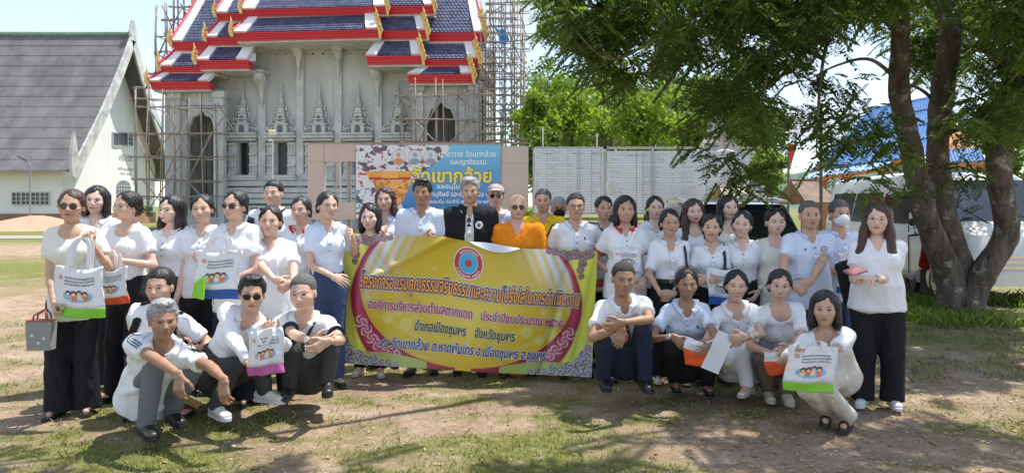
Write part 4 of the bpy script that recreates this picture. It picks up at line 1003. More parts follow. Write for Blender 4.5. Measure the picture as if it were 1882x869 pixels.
M_DARK = mat('dark_interior', (.035, .035, .038), .9); M_WEAT = mat('weathered_door', (.19, .18, .17), .9, var=.4, vs=1.8, stretch=(1, 1, .25), bump=.4, bs=8)
# glazed tiles: real relief, rows of scales
M_TILE = bpy.data.materials.new('blue_tile'); M_TILE.use_nodes = True; nt = M_TILE.node_tree; tb = nt.nodes['Principled BSDF']; tb.inputs['Roughness'].default_value = .38
oi = nt.nodes.new('ShaderNodeTexCoord'); tn = nt.nodes.new('ShaderNodeTexNoise'); tn.inputs['Scale'].default_value = 2.6; tn.inputs['Detail'].default_value = 6; nt.links.new(oi.outputs['Object'], tn.inputs[0])
r_ = nt.nodes.new('ShaderNodeValToRGB'); r_.color_ramp.elements[0].position = .35; r_.color_ramp.elements[1].position = .7; r_.color_ramp.elements[0].color = (.070, .082, .145, 1); r_.color_ramp.elements[1].color = (.150, .170, .265, 1)
nt.links.new(tn.outputs[0], r_.inputs[0]); nt.links.new(r_.outputs[0], tb.inputs['Base Color'])
M_TB = mat('tile_edge', (.30, .36, .55), .4)
def tile_slope(p00, p10, p01, p11, parent, tw=.24, th=.26):
    """scale tiles on the quad p00-p10 (eave) to p01-p11 (top), joined into one part"""
    p00, p10, p01, p11 = [np.array(p) for p in (p00, p10, p01, p11)]
    wdt = np.linalg.norm(p10 - p00); hgt = np.linalg.norm(p01 - p00); nu = max(2, int(wdt / tw)); nv = max(2, int(hgt / th)); nrm = np.cross(p10 - p00, p01 - p00); nrm /= np.linalg.norm(nrm)
    if nrm[1] > 0: nrm = -nrm
    V = []; F = []
    def S(u, v): return (p00 * (1 - u) + p10 * u) * (1 - v) + (p01 * (1 - u) + p11 * u) * v
    U = []; 
    for j in range(nv + 1):
        for i in range(-1 if j % 2 else 0, nu):
            u0 = (i + (.5 if j % 2 else 0)) / nu; u1 = u0 + 1 / nu; um = (u0 + u1) / 2; u0c, u1c, umc = [min(max(x, 0), 1) for x in (u0, u1, um)]
            v0 = (j - .55) / nv; v1 = (j + .1) / nv; v2 = (j + 1.15) / nv
            if v0 < 0: v0 = 0
            v1 = max(v1, 0); v2 = min(v2, 1); v1 = min(v1, 1); v0 = min(v0, 1)
            k = len(V); V += [S(umc, v0) + nrm * .10, S(u1c, v1) + nrm * .055, S(u1c, v2) + nrm * .02, S(u0c, v2) + nrm * .02, S(u0c, v1) + nrm * .055]
            F.append((k, k + 1, k + 2, k + 3, k + 4))
    b = MB(); b.add(V, F); b.cm = 1
    o = b.obj('roof_tiles', [M_TILE, M_TB], parent, fix=False); o['kind'] = 'stuff'
    b = MB(); b.hull4([p00, p10, p11, p01], tuple(-nrm * .12)); b.obj('roof_slab', M_TILE, parent)
def gold_flame(base, h, parent, sx=-1, flame=False):
    """upswept finial at an eave corner"""
    b = MB(); base = Vector(base)
    if not flame:
        pts = [base + Vector((sx * -.10 * h * 0, 0, -.15 * h)), base + Vector((sx * .10 * h, 0, .15 * h)), base + Vector((sx * .13 * h, 0, .45 * h)), base + Vector((sx * .06 * h, 0, .72 * h)), base + Vector((sx * .12 * h, 0, 1.0 * h))]
        b.tube(pts, [.16 * h * .6, .13 * h, .10 * h, .055 * h, .008], 6)
        for t in (.3, .5): b.tube([base + Vector((sx * .02 * h, -.02, t * h)), base + Vector((-sx * .14 * h, -.04, (t + .14) * h))], [.05 * h, .008], 5)
    else:
        for k in range(5):
            t = k / 4; c0 = base + Vector((sx * (-.26 * t) * h, -.03 * (k % 2), t * h * .85)); b.tube([c0, c0 + Vector((sx * .13 * h, -.03, .20 * h)), c0 + Vector((sx * .05 * h, -.05, .42 * h))], [.085 * h, .06 * h, .008], 5)
        b.tube([base + Vector((sx * .03 * h, 0, -.22 * h)), base + Vector((sx * -.04 * h, 0, .3 * h)), base + Vector((sx * -.26 * h, .05, 1.0 * h))], [.05 * h, .09 * h, .06 * h], 6)
    b.obj('finial', M_GOLD, parent)
def tier(x0, x1, f0, f1, top, xl, xr, d, rise, bl=1, br=1, gold=0, slope=0, band=9, bw=24, gh=30):
    """one roof tier. x0..x1 eave pixels, fascia f0..f1, roof top row `top`, top edge xl..xr, d eave distance in front of the wall, rise = run back"""
    t = empty('roof_tier', (0, 0, 0)); t.parent = temple; sl = slope
    E0, E1 = L(x0, f0 + sl, d), L(x1, f0 - sl, d); B0, B1 = L(x0, f1 + sl, d), L(x1, f1 - sl, d)
    T0, T1 = L(xl, top + sl, d - rise), L(xr, top - sl, d - rise)
    hgt = E0.z - B0.z; b = MB()
    for (z0, z1, o) in ((0, .30, .0), (.30, .62, .10), (.62, .86, .20), (.86, 1.0, .30)):
        za, zb = B0.z + hgt * z0, B0.z + hgt * z1; zc, zd = B1.z + hgt * z0, B1.z + hgt * z1
        b.hull4([(B0.x, -d - o, za), (B1.x, -d - o, zc), (B1.x, -d - o, zd), (B0.x, -d - o, zb)], (0, o + .5, 0))
    b.obj('fascia', M_RED, t)
    b = MB(); b.hull4([(B0.x + .05, -d + .1, B0.z - .10), (B1.x - .05, -d + .1, B1.z - .10), (B1.x - .05, 0.15, B1.z - .10), (B0.x + .05, 0.15, B0.z - .10)], (0, 0, .12)); b.obj('soffit', M_CON2, t)
    e0 = Vector((E0.x, -d - .18, E0.z + .02)); e1 = Vector((E1.x, -d - .18, E1.z + .02))
    tile_slope(e0, e1, T0, T1, t)
    up_ = Vector((0, -.16, .10))
    def border(a, bq, wv):
        n = 7; vs = []; fs = []
        for i in range(n):
            q_ = i / (n - 1); p = a * (1 - q_) + bq * q_ + Vector((0, 0, -.9 * q_ * (1 - q_) * (bq - a).length * .12)) + up_; w1 = wv * (1 - .15 * q_)
            vs += [p, p + w1, p + w1 + Vector((0, .2, -.14)), p + Vector((0, .2, -.14))]
        for i in range(n - 1):
            for j in range(4): fs.append((i * 4 + j, i * 4 + (j + 1) % 4, i * 4 + 4 + (j + 1) % 4, i * 4 + 4 + j))
        b = MB(); b.add(vs, fs + [(0, 1, 2, 3), tuple(4 * n - 4 + k for k in (3, 2, 1, 0))]); b.obj('verge', M_WHT, t)
    w_ = bw * .0346
    if bl:
        border(e0, T0, Vector((w_, 0, 0)))
    if br: border(e1, T1, Vector((-w_, 0, 0)))
    if band:
        bh = band * .0346; dv = (T0 - e0).normalized()
        b = MB(); b.hull4([T0 - dv * bh + up_ * .8, T1 - dv * bh + up_ * .8, T1 + up_ * .8, T0 + up_ * .8], (0, .14, -.1)); b.obj('ridge_band', M_WHT, t)
    def teeth(a, bq, sx):
        n = max(4, int((bq - a).length / .22)); b = MB()
        for i in range(n):
            p = a + (bq - a) * ((i + .5) / n) + Vector((0, 0, -.9 * ((i + .5) / n) * (1 - (i + .5) / n) * (bq - a).length * .12)) + up_
            b.tube([p, p + Vector((sx * .20, 0, .16))], [.075, .012], 4)
        b.tube([a + up_, (a + bq) / 2 + up_ + Vector((0, 0, -.027 * (bq - a).length)), bq + up_], .09, 5); b.obj('red_teeth', M_RED, t)
    if gold in (-1, 2): teeth(e0 + Vector((-.05, 0, 0)), T0, -1); gold_flame(e0 + Vector((-.05, -.12, -.1)), gh * .0346, t, -1)
    if gold in (1, 2):
        teeth(e1 + Vector((.05, 0, 0)), T1, 1); gold_flame(e1 + Vector((.10, -.2, -.35)), gh * .040, t, 1, flame=True)
    return t
# centre
tier(433, 698, 60, 73, 25, 462, 690, 2.6, 1.1, gold=2, slope=3.5, band=11, bw=22, gh=32)
tier(449, 712, 18, 29, -70, 500, 705, 1.9, 3.2, gold=2, slope=3.0, band=0, bw=22, gh=30)
# left middle
tier(366, 458, 113, 127, 82, 388, 470, 2.3, .9, gold=-1, band=9, bw=20, gh=34, slope=.6)
tier(384, 470, 71, 83, 38, 408, 470, 1.9, .9, gold=-1, br=0, band=0, bw=18, gh=32, slope=.6)
tier(402, 470, 27, 38, -30, 432, 490, 1.5, 1.6, gold=-1, br=0, band=0, bw=18, gh=30, slope=.6)
# left outer
tier(279, 386, 152, 165, 133, 303, 400, 2.1, .7, gold=-1, band=8, bw=18, gh=32, slope=.4)
tier(299, 400, 124, 136, 95, 325, 400, 1.7, .9, gold=-1, br=0, band=9, bw=20, gh=34, slope=.4)
tier(321, 430, 79, 94, -30, 382, 470, 1.1, 3.0, gold=-1, br=0, band=0, bw=18, gh=36, slope=.4)
# right middle
tier(675, 777, 105, 119, 71, 695, 768, 2.3, .9, gold=1, band=8, bw=18, gh=34, slope=.6)
tier(690, 785, 59, 72, 27, 690, 775, 1.9, .9, gold=1, bl=0, band=9, bw=16, gh=34, slope=.6)
tier(700, 798, 14, 26, -30, 700, 780, 1.5, 1.6, gold=1, bl=0, band=0, bw=16, gh=30, slope=.6)
# right outer
tier(751, 869, 139, 153, 121, 775, 862, 2.1, .7, gold=1, band=8, bw=20, gh=34, slope=.4)
tier(765, 880, 111, 124, 76, 765, 868, 1.7, .9, gold=1, bl=0, band=9, bw=18, gh=36, slope=.4)
tier(775, 891, 63, 77, -70, 775, 862, 1.1, 3.0, gold=1, bl=0, band=0, bw=18, gh=40, slope=.4)
# walls
def wbox(b, x0, x1, y0, y1, d0, d1):
    a, c = L(x0, y0, d1), L(x1, y1, d1); b.bb(a.x, c.x, -d1, -d0, c.z, a.z)
b = MB()
wins = [449, 519, 589, 660, 733]
edges = [400] + sum([[w_ - 11.5, w_ + 11.5] for w_ in wins], []) + [775]
zt, z0_, z1_ = L(500, 30).z, L(500, 324).z, L(500, 262).z
b = MB()
for i in range(0, len(edges), 2): b.bb(L(edges[i], 300).x, L(edges[i + 1], 300).x, 0, .35, 0, zt - 3)
for w_ in wins:
    x0, x1 = L(w_ - 11.5, 300).x, L(w_ + 11.5, 300).x; b.bb(x0, x1, 0, .35, 0, z0_); b.bb(x0, x1, 0, .35, z1_, zt - 3)
b.bb(L(470, 300).x, L(690, 300).x, .02, .33, zt - 3, zt); 
for (a, c, d_) in ((318, 400, .8), (775, 884, .8)):
    pass
b.bb(L(310, 300).x, L(885, 300).x, 8.5, 8.9, 0, 13); b.bb(L(322, 300).x, L(399.5, 300).x, .05, .3, 8, L(350, 128).z); b.bb(L(775.5, 300).x, L(882, 300).x, .05, .3, 8, L(800, 115).z); b.obj('wall', M_CON, temple)
b = MB(); b.bb(L(322, 300).x, L(882, 300).x, .36, 8.45, 10.5, 10.8); b.obj('ceiling', M_CON, temple)
for w_ in wins:                                     # openings: reveal, half-open shutter and dark room behind
    x0, x1 = L(w_ - 11.5, 300).x, L(w_ + 11.5, 300).x; b = MB(); b.bb(x0 + (.0 if w_ in (519, 660, 733) else .45), x1, .25, .30, z0_, z1_); o = b.obj('window', mat('dark_shutter', (.055, .06, .075), .5), temple)
    b = MB(); b.bb(x0 - .02, x0 + .06, -.05, .34, z0_, z1_); b.bb(x1 - .06, x1 + .02, -.05, .34, z0_, z1_); b.obj('reveal', M_CON2, o)
# a dark floor and back so that the inside reads as a room
b = MB(); b.bb(L(400, 300).x, L(775, 300).x, 3.0, 3.2, 0, 12); b.obj('inner_wall', M_CON, temple)
# pilasters with brackets
def bracket(px, y0, y1, w_=20):
    b = MB(); a = L(px - w_ / 2, y0, 1.0); c = L(px + w_ / 2, y1, .3); cx = (a.x + c.x) / 2; H_ = a.z - c.z
    b.tube([(cx, -1.0, a.z), (cx, -.85, a.z - .12 * H_), (cx + .05, -.5, a.z - .30 * H_), (cx, -.42, a.z - .5 * H_), (cx, -.35, c.z)], [.30, .33, .26, .13, .03], 8)
    for s in (-1, 1):
        b.tube([(cx + s * .26, -.8, a.z - .03 * H_), (cx + s * .30, -.75, a.z - .18 * H_), (cx + s * .12, -.5, a.z - .40 * H_)], [.08, .09, .03], 6)
        b.tube([(cx + s * .10, -.95, a.z - .05 * H_), (cx + s * .10, -.65, a.z - .36 * H_)], [.05, .03], 5)
    b.box((cx, -.7, a.z + .03), (.78, .95, .14)); b.obj('bracket', M_CON2, temple)
for px, yt, br_ in ((481, 130, (478, 132, 202)), (551, 74, (546, 76, 148)), (621, 72, (619, 72, 146)), (695, 122, (692, 124, 196)), (410, 165, (398, 168, 210)), (770, 160, None)):
    b = MB(); wbox(b, px - 6.5, px + 6.5, yt, 338, .0, .22); wbox(b, px - 8.5, px + 8.5, 338, 346, .0, .3); b.obj('pilaster', M_CON2, temple)
    if br_: bracket(*br_)
# stepped base mouldings
for (y0, y1, d_) in ((327, 333, .38), (333, 341, .55), (347, 353, .62), (356, 364, .85), (366, 374, 1.0), (378, 386, 1.25), (388, 396, 1.4)):
    b = MB(); wbox(b, 404, 772, y0, y1, .0, d_); b.obj('base_moulding', M_CON2, temple)
b = MB(); b.bb(L(404, 300).x, L(772, 300).x, -.5, 0.02, 0, L(500, 345).z); b.bb(L(404, 300).x, L(772, 300).x, -1.2, 0.02, 0, L(500, 378).z); b.obj('base', M_CON, temple)
# small holes of the putlogs
for px in (509, 525, 575, 594, 646, 667):
    b = MB(); p = L(px, 99 if px < 600 else 97, .0); b.tube([(p.x, -.012, p.z), (p.x, .004, p.z)], .07, 8); b.obj('putlog_hole', M_DARK, temple)
b = MB(); wbox(b, 488, 545, 96, 98, 0, .02); wbox(b, 558, 614, 95, 97, 0, .02); wbox(b, 629, 672, 95, 97, 0, .02); b.obj('string_course', M_CON2, temple)
# window surrounds with spired pediments
def surround(w_, parent):
    t = empty('window_surround', L(w_, 300)); t.parent = temple; o = L(w_, 300); o = Vector((o.x, 0, o.z)); t.location = o
    k = .0346; Z = lambda py: L(w_, py).z - o.z
    b = MB()
    for s in (-1, 1):
        for dx, r_ in ((15, .10), (20, .12), (25, .10)): b.tube([(s * dx * k, -.16, Z(322)), (s * dx * k, -.16, Z(262))], r_, 8)
        for y_ in (320, 305, 284, 266): b.box((s * 20 * k, -.20, Z(y_)), (.50, .34, .10))
    b.obj('colonnette', M_CON2, t)
    b = MB(); b.box((0, -.22, Z(325)), (60 * k, .55, .2)); b.box((0, -.25, Z(330)), (64 * k, .7, .12)); b.obj('sill', M_CON2, t)
    b = MB(); b.box((0, -.22, Z(252)), (59 * k, .62, .20)); b.box((0, -.26, Z(247)), (56 * k, .72, .12)); b.box((0, -.2, Z(258)), (54 * k, .5, .12)); b.obj('lintel', M_CON2, t)
    # pediment: three diminishing storeys with a little arched niche, scrolls, then a ringed spire
    b = MB()
    b.box((0, -.18, Z(238)), (24 * k, .42, 17 * k)); b.box((0, -.17, Z(226)), (19 * k, .40, 9 * k)); b.box((0, -.16, Z(213)), (14 * k, .36, 11 * k)); b.box((0, -.15, Z(203)), (11 * k, .30, 12 * k))
    for (y_, hw, t_) in ((229.5, 15, .08), (220, 12, .07), (208, 9, .06), (196.5, 7.5, .06)): b.box((0, -.2, Z(y_)), (hw * 2 * k, .50, t_))
    for s in (-1, 1):
        for (x_, y_, r_) in ((14, 237, .14), (20, 240, .16), (25, 242, .12), (12, 224, .11), (9, 210, .08), (17, 229, .11), (22, 231, .08)):
            # each scroll is a small spiral tube
            pts = []
            for a in np.linspace(0, 4.6, 12): rr = r_ * (1 - a / 6.4); pts.append((s * (x_ * k + rr * math.cos(a)), -.22, Z(y_) + rr * math.sin(a)))
            b.tube(pts, [r_ * .34 * (1 - .05 * i) for i in range(12)], 5)
        for (x_, y_, h_) in ((27, 240, .34), (18, 226, .38), (12, 215, .34), (9, 204, .30)): b.lathe([(.07, 0), (.05, h_ * .3), (.065, h_ * .45), (.005, h_)], (s * x_ * k, -.2, Z(y_)), 6)
    b.obj('pediment', M_CON2, t)
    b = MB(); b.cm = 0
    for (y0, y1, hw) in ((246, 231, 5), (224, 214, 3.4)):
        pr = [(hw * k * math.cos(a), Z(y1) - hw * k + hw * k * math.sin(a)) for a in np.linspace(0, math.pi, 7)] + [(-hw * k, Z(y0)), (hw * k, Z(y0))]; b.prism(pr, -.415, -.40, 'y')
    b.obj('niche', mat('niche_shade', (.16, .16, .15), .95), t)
    b = MB(); pf = []; zz = Z(197)
    top = Z(149); Hs = top - zz
    for i in range(9): f_ = i / 9; rr = .20 * (1 - f_) ** 1.5 + .045; pf += [(rr * 1.15, zz + Hs * f_ * .62), (rr * .78, zz + Hs * (f_ + .06) * .62)]
    pf += [(.05, zz + Hs * .64), (.055, zz + Hs * .7), (.03, zz + Hs * .85), (.012, zz + Hs)]; b.lathe(pf, (0, -.16, 0), 8); b.obj('spire', M_CON2, t, smooth=False)
for w_ in wins: surround(w_, temple)
# porches at either end: corner columns, arch panel, dark interior
def porch(x0, x1, ax0, ax1, atop, ybase, yt):
    b = MB(); d0, d1 = 1.0, 1.3
    A0, A1 = L(ax0, 300, d1).x, L(ax1, 300, d1).x; X0, X1 = L(x0, 300, d1).x, L(x1, 300, d1).x; zt_ = L(x0, yt, d1).z; za = L(x0, atop, d1).z; zs = L(x0, atop + 34, d1).z
    b.bb(X0, A0, -d1, -d0, 0, zt_); b.bb(A1, X1, -d1, -d0, 0, zt_)
    xm = (A0 + A1) / 2; n = 12; vs = []; fs = []
    prof = []
    for i in range(n + 1):
        t = i / n; x = A0 + (A1 - A0) * t; h = abs(t - .5) * 2; z = zs + (za - zs) * (1 - h ** 1.8) ** .8 + .12 * math.cos(h * 9) * (1 if 0 < i < n else 0); prof.append((x, z))
    for (x, z) in prof: vs += [(x, -d1, z), (x, -d1, zt_), (x, -d0, zt_), (x, -d0, z)]
    for i in range(n):
        for j in range(4): fs.append((i * 4 + j, i * 4 + (j + 1) % 4, i * 4 + 4 + (j + 1) % 4, i * 4 + 4 + j))
    b.add(vs, fs + [(0, 1, 2, 3), tuple(4 * n + k for k in (3, 2, 1, 0))]); b.obj('porch_arch', M_CON2, temple)
    b = MB(); b.tube([(x, -d1 - .05, z) for x, z in prof], .09, 6); b.tube([(A0, -d1 - .05, 0), (A0, -d1 - .05, zs)], .09, 6); b.tube([(A1, -d1 - .05, 0), (A1, -d1 - .05, zs)], .09, 6); b.obj('arch_moulding', M_CON2, temple)
    for x in (X0 + .25, X1 - .25):
        b = MB(); b.bb(x - .32, x + .32, -d1 - .25, -d1 + .1, 0, zt_ - .2); b.bb(x - .42, x + .42, -d1 - .35, -d1 + .1, zt_ - .45, zt_ - .1); b.bb(x - .42, x + .42, -d1 - .35, -d1 + .1, 0, L(x0, 372, d1).z); b.obj('column', M_CON2, temple)
    b = MB(); b.bb(X0, X1, .45, .6, 0, zt_); b.obj('porch_back_wall', M_WEAT, temple)
    b = MB()
    nb = 5
    for i in range(nb): x = A0 + (A1 - A0) * (i + .5) / nb; b.bb(x - .18, x + .14, .34, .44, 0, za - .5)
    b.obj('door', M_WEAT, temple)
    b = MB(); b.bb(X0, X1, -d1 - .3, .5, 0, L(x0, 384, d1).z); b.obj('porch_floor', M_CON, temple)
porch(318, 412, 345, 398, 205, 380, 168)
porch(762, 882, 783, 839, 190, 380, 155)
b = MB(); a = L(884, 200, -1); b.bb(L(866, 300).x, L(884, 300).x, -.6, 8.6, 0, L(884, 150).z); b.obj('end_wall', M_CON, temple); b = MB(); b.bb(L(318, 300).x - .2, L(322, 300).x, -.6, 8.6, 0, L(330, 165).z); b.obj('end_wall', M_CON, temple)
# ================================================================ BAMBOO SCAFFOLDING
M_BAM = mat('bamboo', (.31, .25, .20), .8, var=.35, vs=3, col2=None); M_BAMG = mat('bamboo_grey', (.25, .225, .20), .85, var=.35, vs=3)
SRS = random.Random(11)
def scaffold(label, verts, horiz, depths, ylo, diag, r=.038, m=None, extra=None):
    """verts: (px, ytop, ybottom); horiz: (py, x0, x1); each pole a part"""
    root = empty('scaffolding', L(verts[0][0], 378, depths[0]), label=label, cat='scaffolding'); ro = L(verts[0][0], 378, depths[0]); ro.z = 0
    root.location = TO + TM @ ro; root.rotation_euler = (0, 0, TR)
    def pole(p, q, rr=r):
        j = lambda s=.05: Vector((SRS.uniform(-s, s), SRS.uniform(-s, s), SRS.uniform(-s, s))); p = p + j(.08) - ro; q = q + j(.12) - ro
        mid = (p + q) / 2 + j(.10); b = MB(); b.tube([p, mid, q], [rr * 1.1, rr, rr * .8], 5); b.obj('pole', m or (M_BAM if SRS.random() < .6 else M_BAMG), root, smooth=True)
    for d in depths:
        for (px, y0, y1) in verts:
            a, c = L(px + SRS.uniform(-1.5, 1.5), y0, d), L(px + SRS.uniform(-2.5, 2.5), y1, d); c.z = max(c.z, 0); pole(c, a)
        for (py, x0, x1) in horiz:
            a, c = L(x0, py + SRS.uniform(-2, 2), d), L(x1, py + SRS.uniform(-3, 3), d); pole(a - Vector((0, .08, 0)), c - Vector((0, .08, 0)))
    for (x0, y0, x1, y1) in diag: pole(L(x0, y0, depths[0] + .1), L(x1, y1, depths[0] + .1))
    for i, (px, y0, y1) in enumerate(verts):                # ties through the depth
        for (py, x0, x1) in horiz:
            if x0 - 3 <= px <= x1 + 3 and y0 <= py <= y1 + 5 and (i + int(py)) % 2 == 0:
                a = L(px, py, depths[0]); c = Vector((a.x, -depths[-1], a.z)); pole(a - Vector((0, .2, 0)), c + Vector((0, .2, 0)), r * .8)
    if extra: extra(root, ro)
    return root
scaffold('bamboo scaffolding around the left porch of the temple, beside the cream hall', [(249, 165, 398), (270, 160, 398), (297, 165, 398), (319, 170, 398), (345, 180, 398), (372, 170, 398), (398, 190, 398)],
         [(181, 250, 330), (197, 249, 420), (246, 240, 420), (289, 240, 440), (331, 242, 410), (362, 250, 400)], [3.4, 1.9], 398,
         [(250, 250, 290, 330), (300, 200, 350, 290), (350, 210, 300, 330), (330, 300, 262, 395), (392, 245, 345, 335), (345, 335, 400, 395), (410, 215, 372, 260), (262, 330, 320, 395), (400, 190, 436, 245), (270, 200, 300, 245), (318, 245, 290, 290)])
scaffold('bamboo scaffolding rising behind the upper left roof of the temple', [(290, 10, 140), (306, 5, 100), (317, -30, 90), (328, -30, 60), (341, -30, 40), (352, -30, 30)],
         [(13, 312, 352), (38, 300, 350), (68, 292, 340), (98, 285, 330), (136, 270, 318), (160, 248, 292)], [-1.6, -3.2], 140, [(296, 10, 322, 60), (290, 100, 340, 10), (330, 5, 350, 40), (262, 170, 306, 95), (300, 60, 335, 95)], r=.05)
def tarp(root, ro):
    n = 6; vs = []; fs = []
    for i in range(n + 1):
        t = i / n; a = L(908 + 22 * t, 47 + 12 * t + 3 * math.sin(t * 5), 1.2) - ro; c = L(920 + 16 * t, 78 + 6 * math.sin(t * 4), 1.3) - ro; mm_ = (a + c) / 2 + Vector((0, -.25 * math.sin(t * 7), 0)); vs += [a, mm_, c]
    for i in range(n):
        for j in range(2): fs.append((i * 3 + j, i * 3 + 3 + j, i * 3 + 4 + j, i * 3 + 1 + j))
    b = MB(); b.add(vs, fs); vs2 = [v + Vector((0, .02, 0)) for v in vs]; b.add(vs2, fs); o = b.obj('tarpaulin', mat('blue_tarp', (.04, .33, .72), .5), smooth=True, fix=False)
    o.location = root.location; o.rotation_euler = root.rotation_euler; tag(o, 'bright blue tarpaulin caught on the tall right hand scaffolding', 'tarpaulin')
scaffold('tall dense bamboo scaffolding stacked at the right end of the temple', [(882, 60, 270), (891, 20, 400), (900, -40, 400), (909, -40, 400), (919, -40, 400), (929, -40, 400), (939, -40, 400), (949, -40, 400), (958, 10, 400), (963, 60, 400)],
         [(y, SRS.choice((880, 888, 893)), SRS.choice((955, 962, 968, 975))) for y in range(-6, 268, 14)], [2.0, .2, -1.8], 400,
         [(888, 90, 950, 155), (886, 60, 960, 130), (905, 140, 955, 60), (890, 180, 950, 240), (950, 170, 895, 250), (925, 30, 960, 110), (900, 30, 955, -20), (880, 150, 930, 200), (902, 200, 968, 130), (935, 110, 922, 130)], r=.034, extra=tarp)
scaffold('open bamboo scaffolding in front of the right porch of the temple', [(739, 150, 270), (766, 140, 400), (802, 145, 400), (816, 150, 400), (840, 155, 400), (856, 160, 400), (872, 155, 400)],
         [(176, 726, 905), (221, 728, 915), (262, 735, 900)], [3.2, 1.8], 400,
         [(730, 178, 770, 210), (775, 172, 735, 215), (760, 220, 810, 270), (830, 262, 872, 222), (810, 178, 770, 262), (845, 176, 900, 225), (865, 260, 905, 228)], r=.045)

# flood light on a post in front of the temple windows
fl = empty('flood_light', (at(501, 378, 40).x, 40, 0), label='small white flood light on a slim post before the temple windows', cat='flood light')
b = MB(); b.tube([(0, 0, 0), (0, 0, at(501, 258, 40).z)], .035, 6); b.obj('post', M_FR, fl); b = MB(); b.box((0, -.1, at(501, 244, 40).z), (.36, .16, .26), M=Matrix.Rotation(.3, 3, 'X')); b.box((-.05, -.1, at(501, 258, 40).z), (.22, .14, .14)); b.obj('lamp', mat('lamp_cream', (.72, .66, .48), .5), fl)

# ================================================================ SIGN WALL WITH THE BLUE TEMPLE BANNER
M_PAN = mat('beige_panel', (.52, .43, .37), .75, var=.05, vs=1.5); YS = 28.0
sx = lambda px: at(px, 378, YS).x
sz = lambda py: at(0, py, YS).z
sw = empty('sign_wall', (sx(770), YS, 0), label='beige panel sign frame with a square opening at its left, in front of the temple', cat='sign frame')
def spanel(x0, x1, y0, y1, d=0):
    b = MB(); b.bb(sx(x0) - sx(770), sx(x1) - sx(770), -.12 - d, .12, sz(y1), sz(y0)); b.obj('panel', M_PAN, sw)
g_ = .35
spanel(567, 597 - g_, 264, 297 - g_); spanel(567, 597, 297, 403); spanel(597 + g_, 655, 264, 297); spanel(597 + g_, 655, 372, 403); spanel(655 + g_, 921, 264, 330); spanel(655 + g_, 921, 330 + g_, 403)
for (y0, y1) in ((269, 301 - g_), (301, 350 - g_), (350, 403)): spanel(921 + g_, 971, y0, y1)
b = MB(); b.bb(sx(565) - sx(770), sx(972) - sx(770), -.16, .16, sz(264), sz(262.5)); b.obj('capping', mat('brown_trim', (.30, .22, .17), .7), sw)
for px in (575, 640, 655, 780, 921, 965): b = MB(); b.bb(sx(px) - sx(770) - .07, sx(px) - sx(770) + .07, .13, .27, 0, sz(266)); b.obj('post', mat('post_grey', (.33, .31, .28), .8), sw)
for px, m_ in ((612, mat('post_beige', (.42, .36, .28), .8)), (620, M_FR)): b = MB(); b.tube([(sx(px) - sx(770), .5, 0), (sx(px) - sx(770), .5, sz(297))], .05 if px == 612 else .03, 6); b.obj('prop', m_, sw)
BW0, BW1, BH0, BH1 = sx(656), sx(920), sz(400), sz(267.5)
def sfn(u, v, off=0.0):
    x = BW0 + (BW1 - BW0) * np.asarray(u); z = BH0 + (BH1 - BH0) * np.asarray(v); y = YS - .165 - .02 * np.sin(np.asarray(u) * 9) * np.sin(np.asarray(v) * 7 + 1) - off
    return np.stack(np.broadcast_arrays(x, y, z), -1)
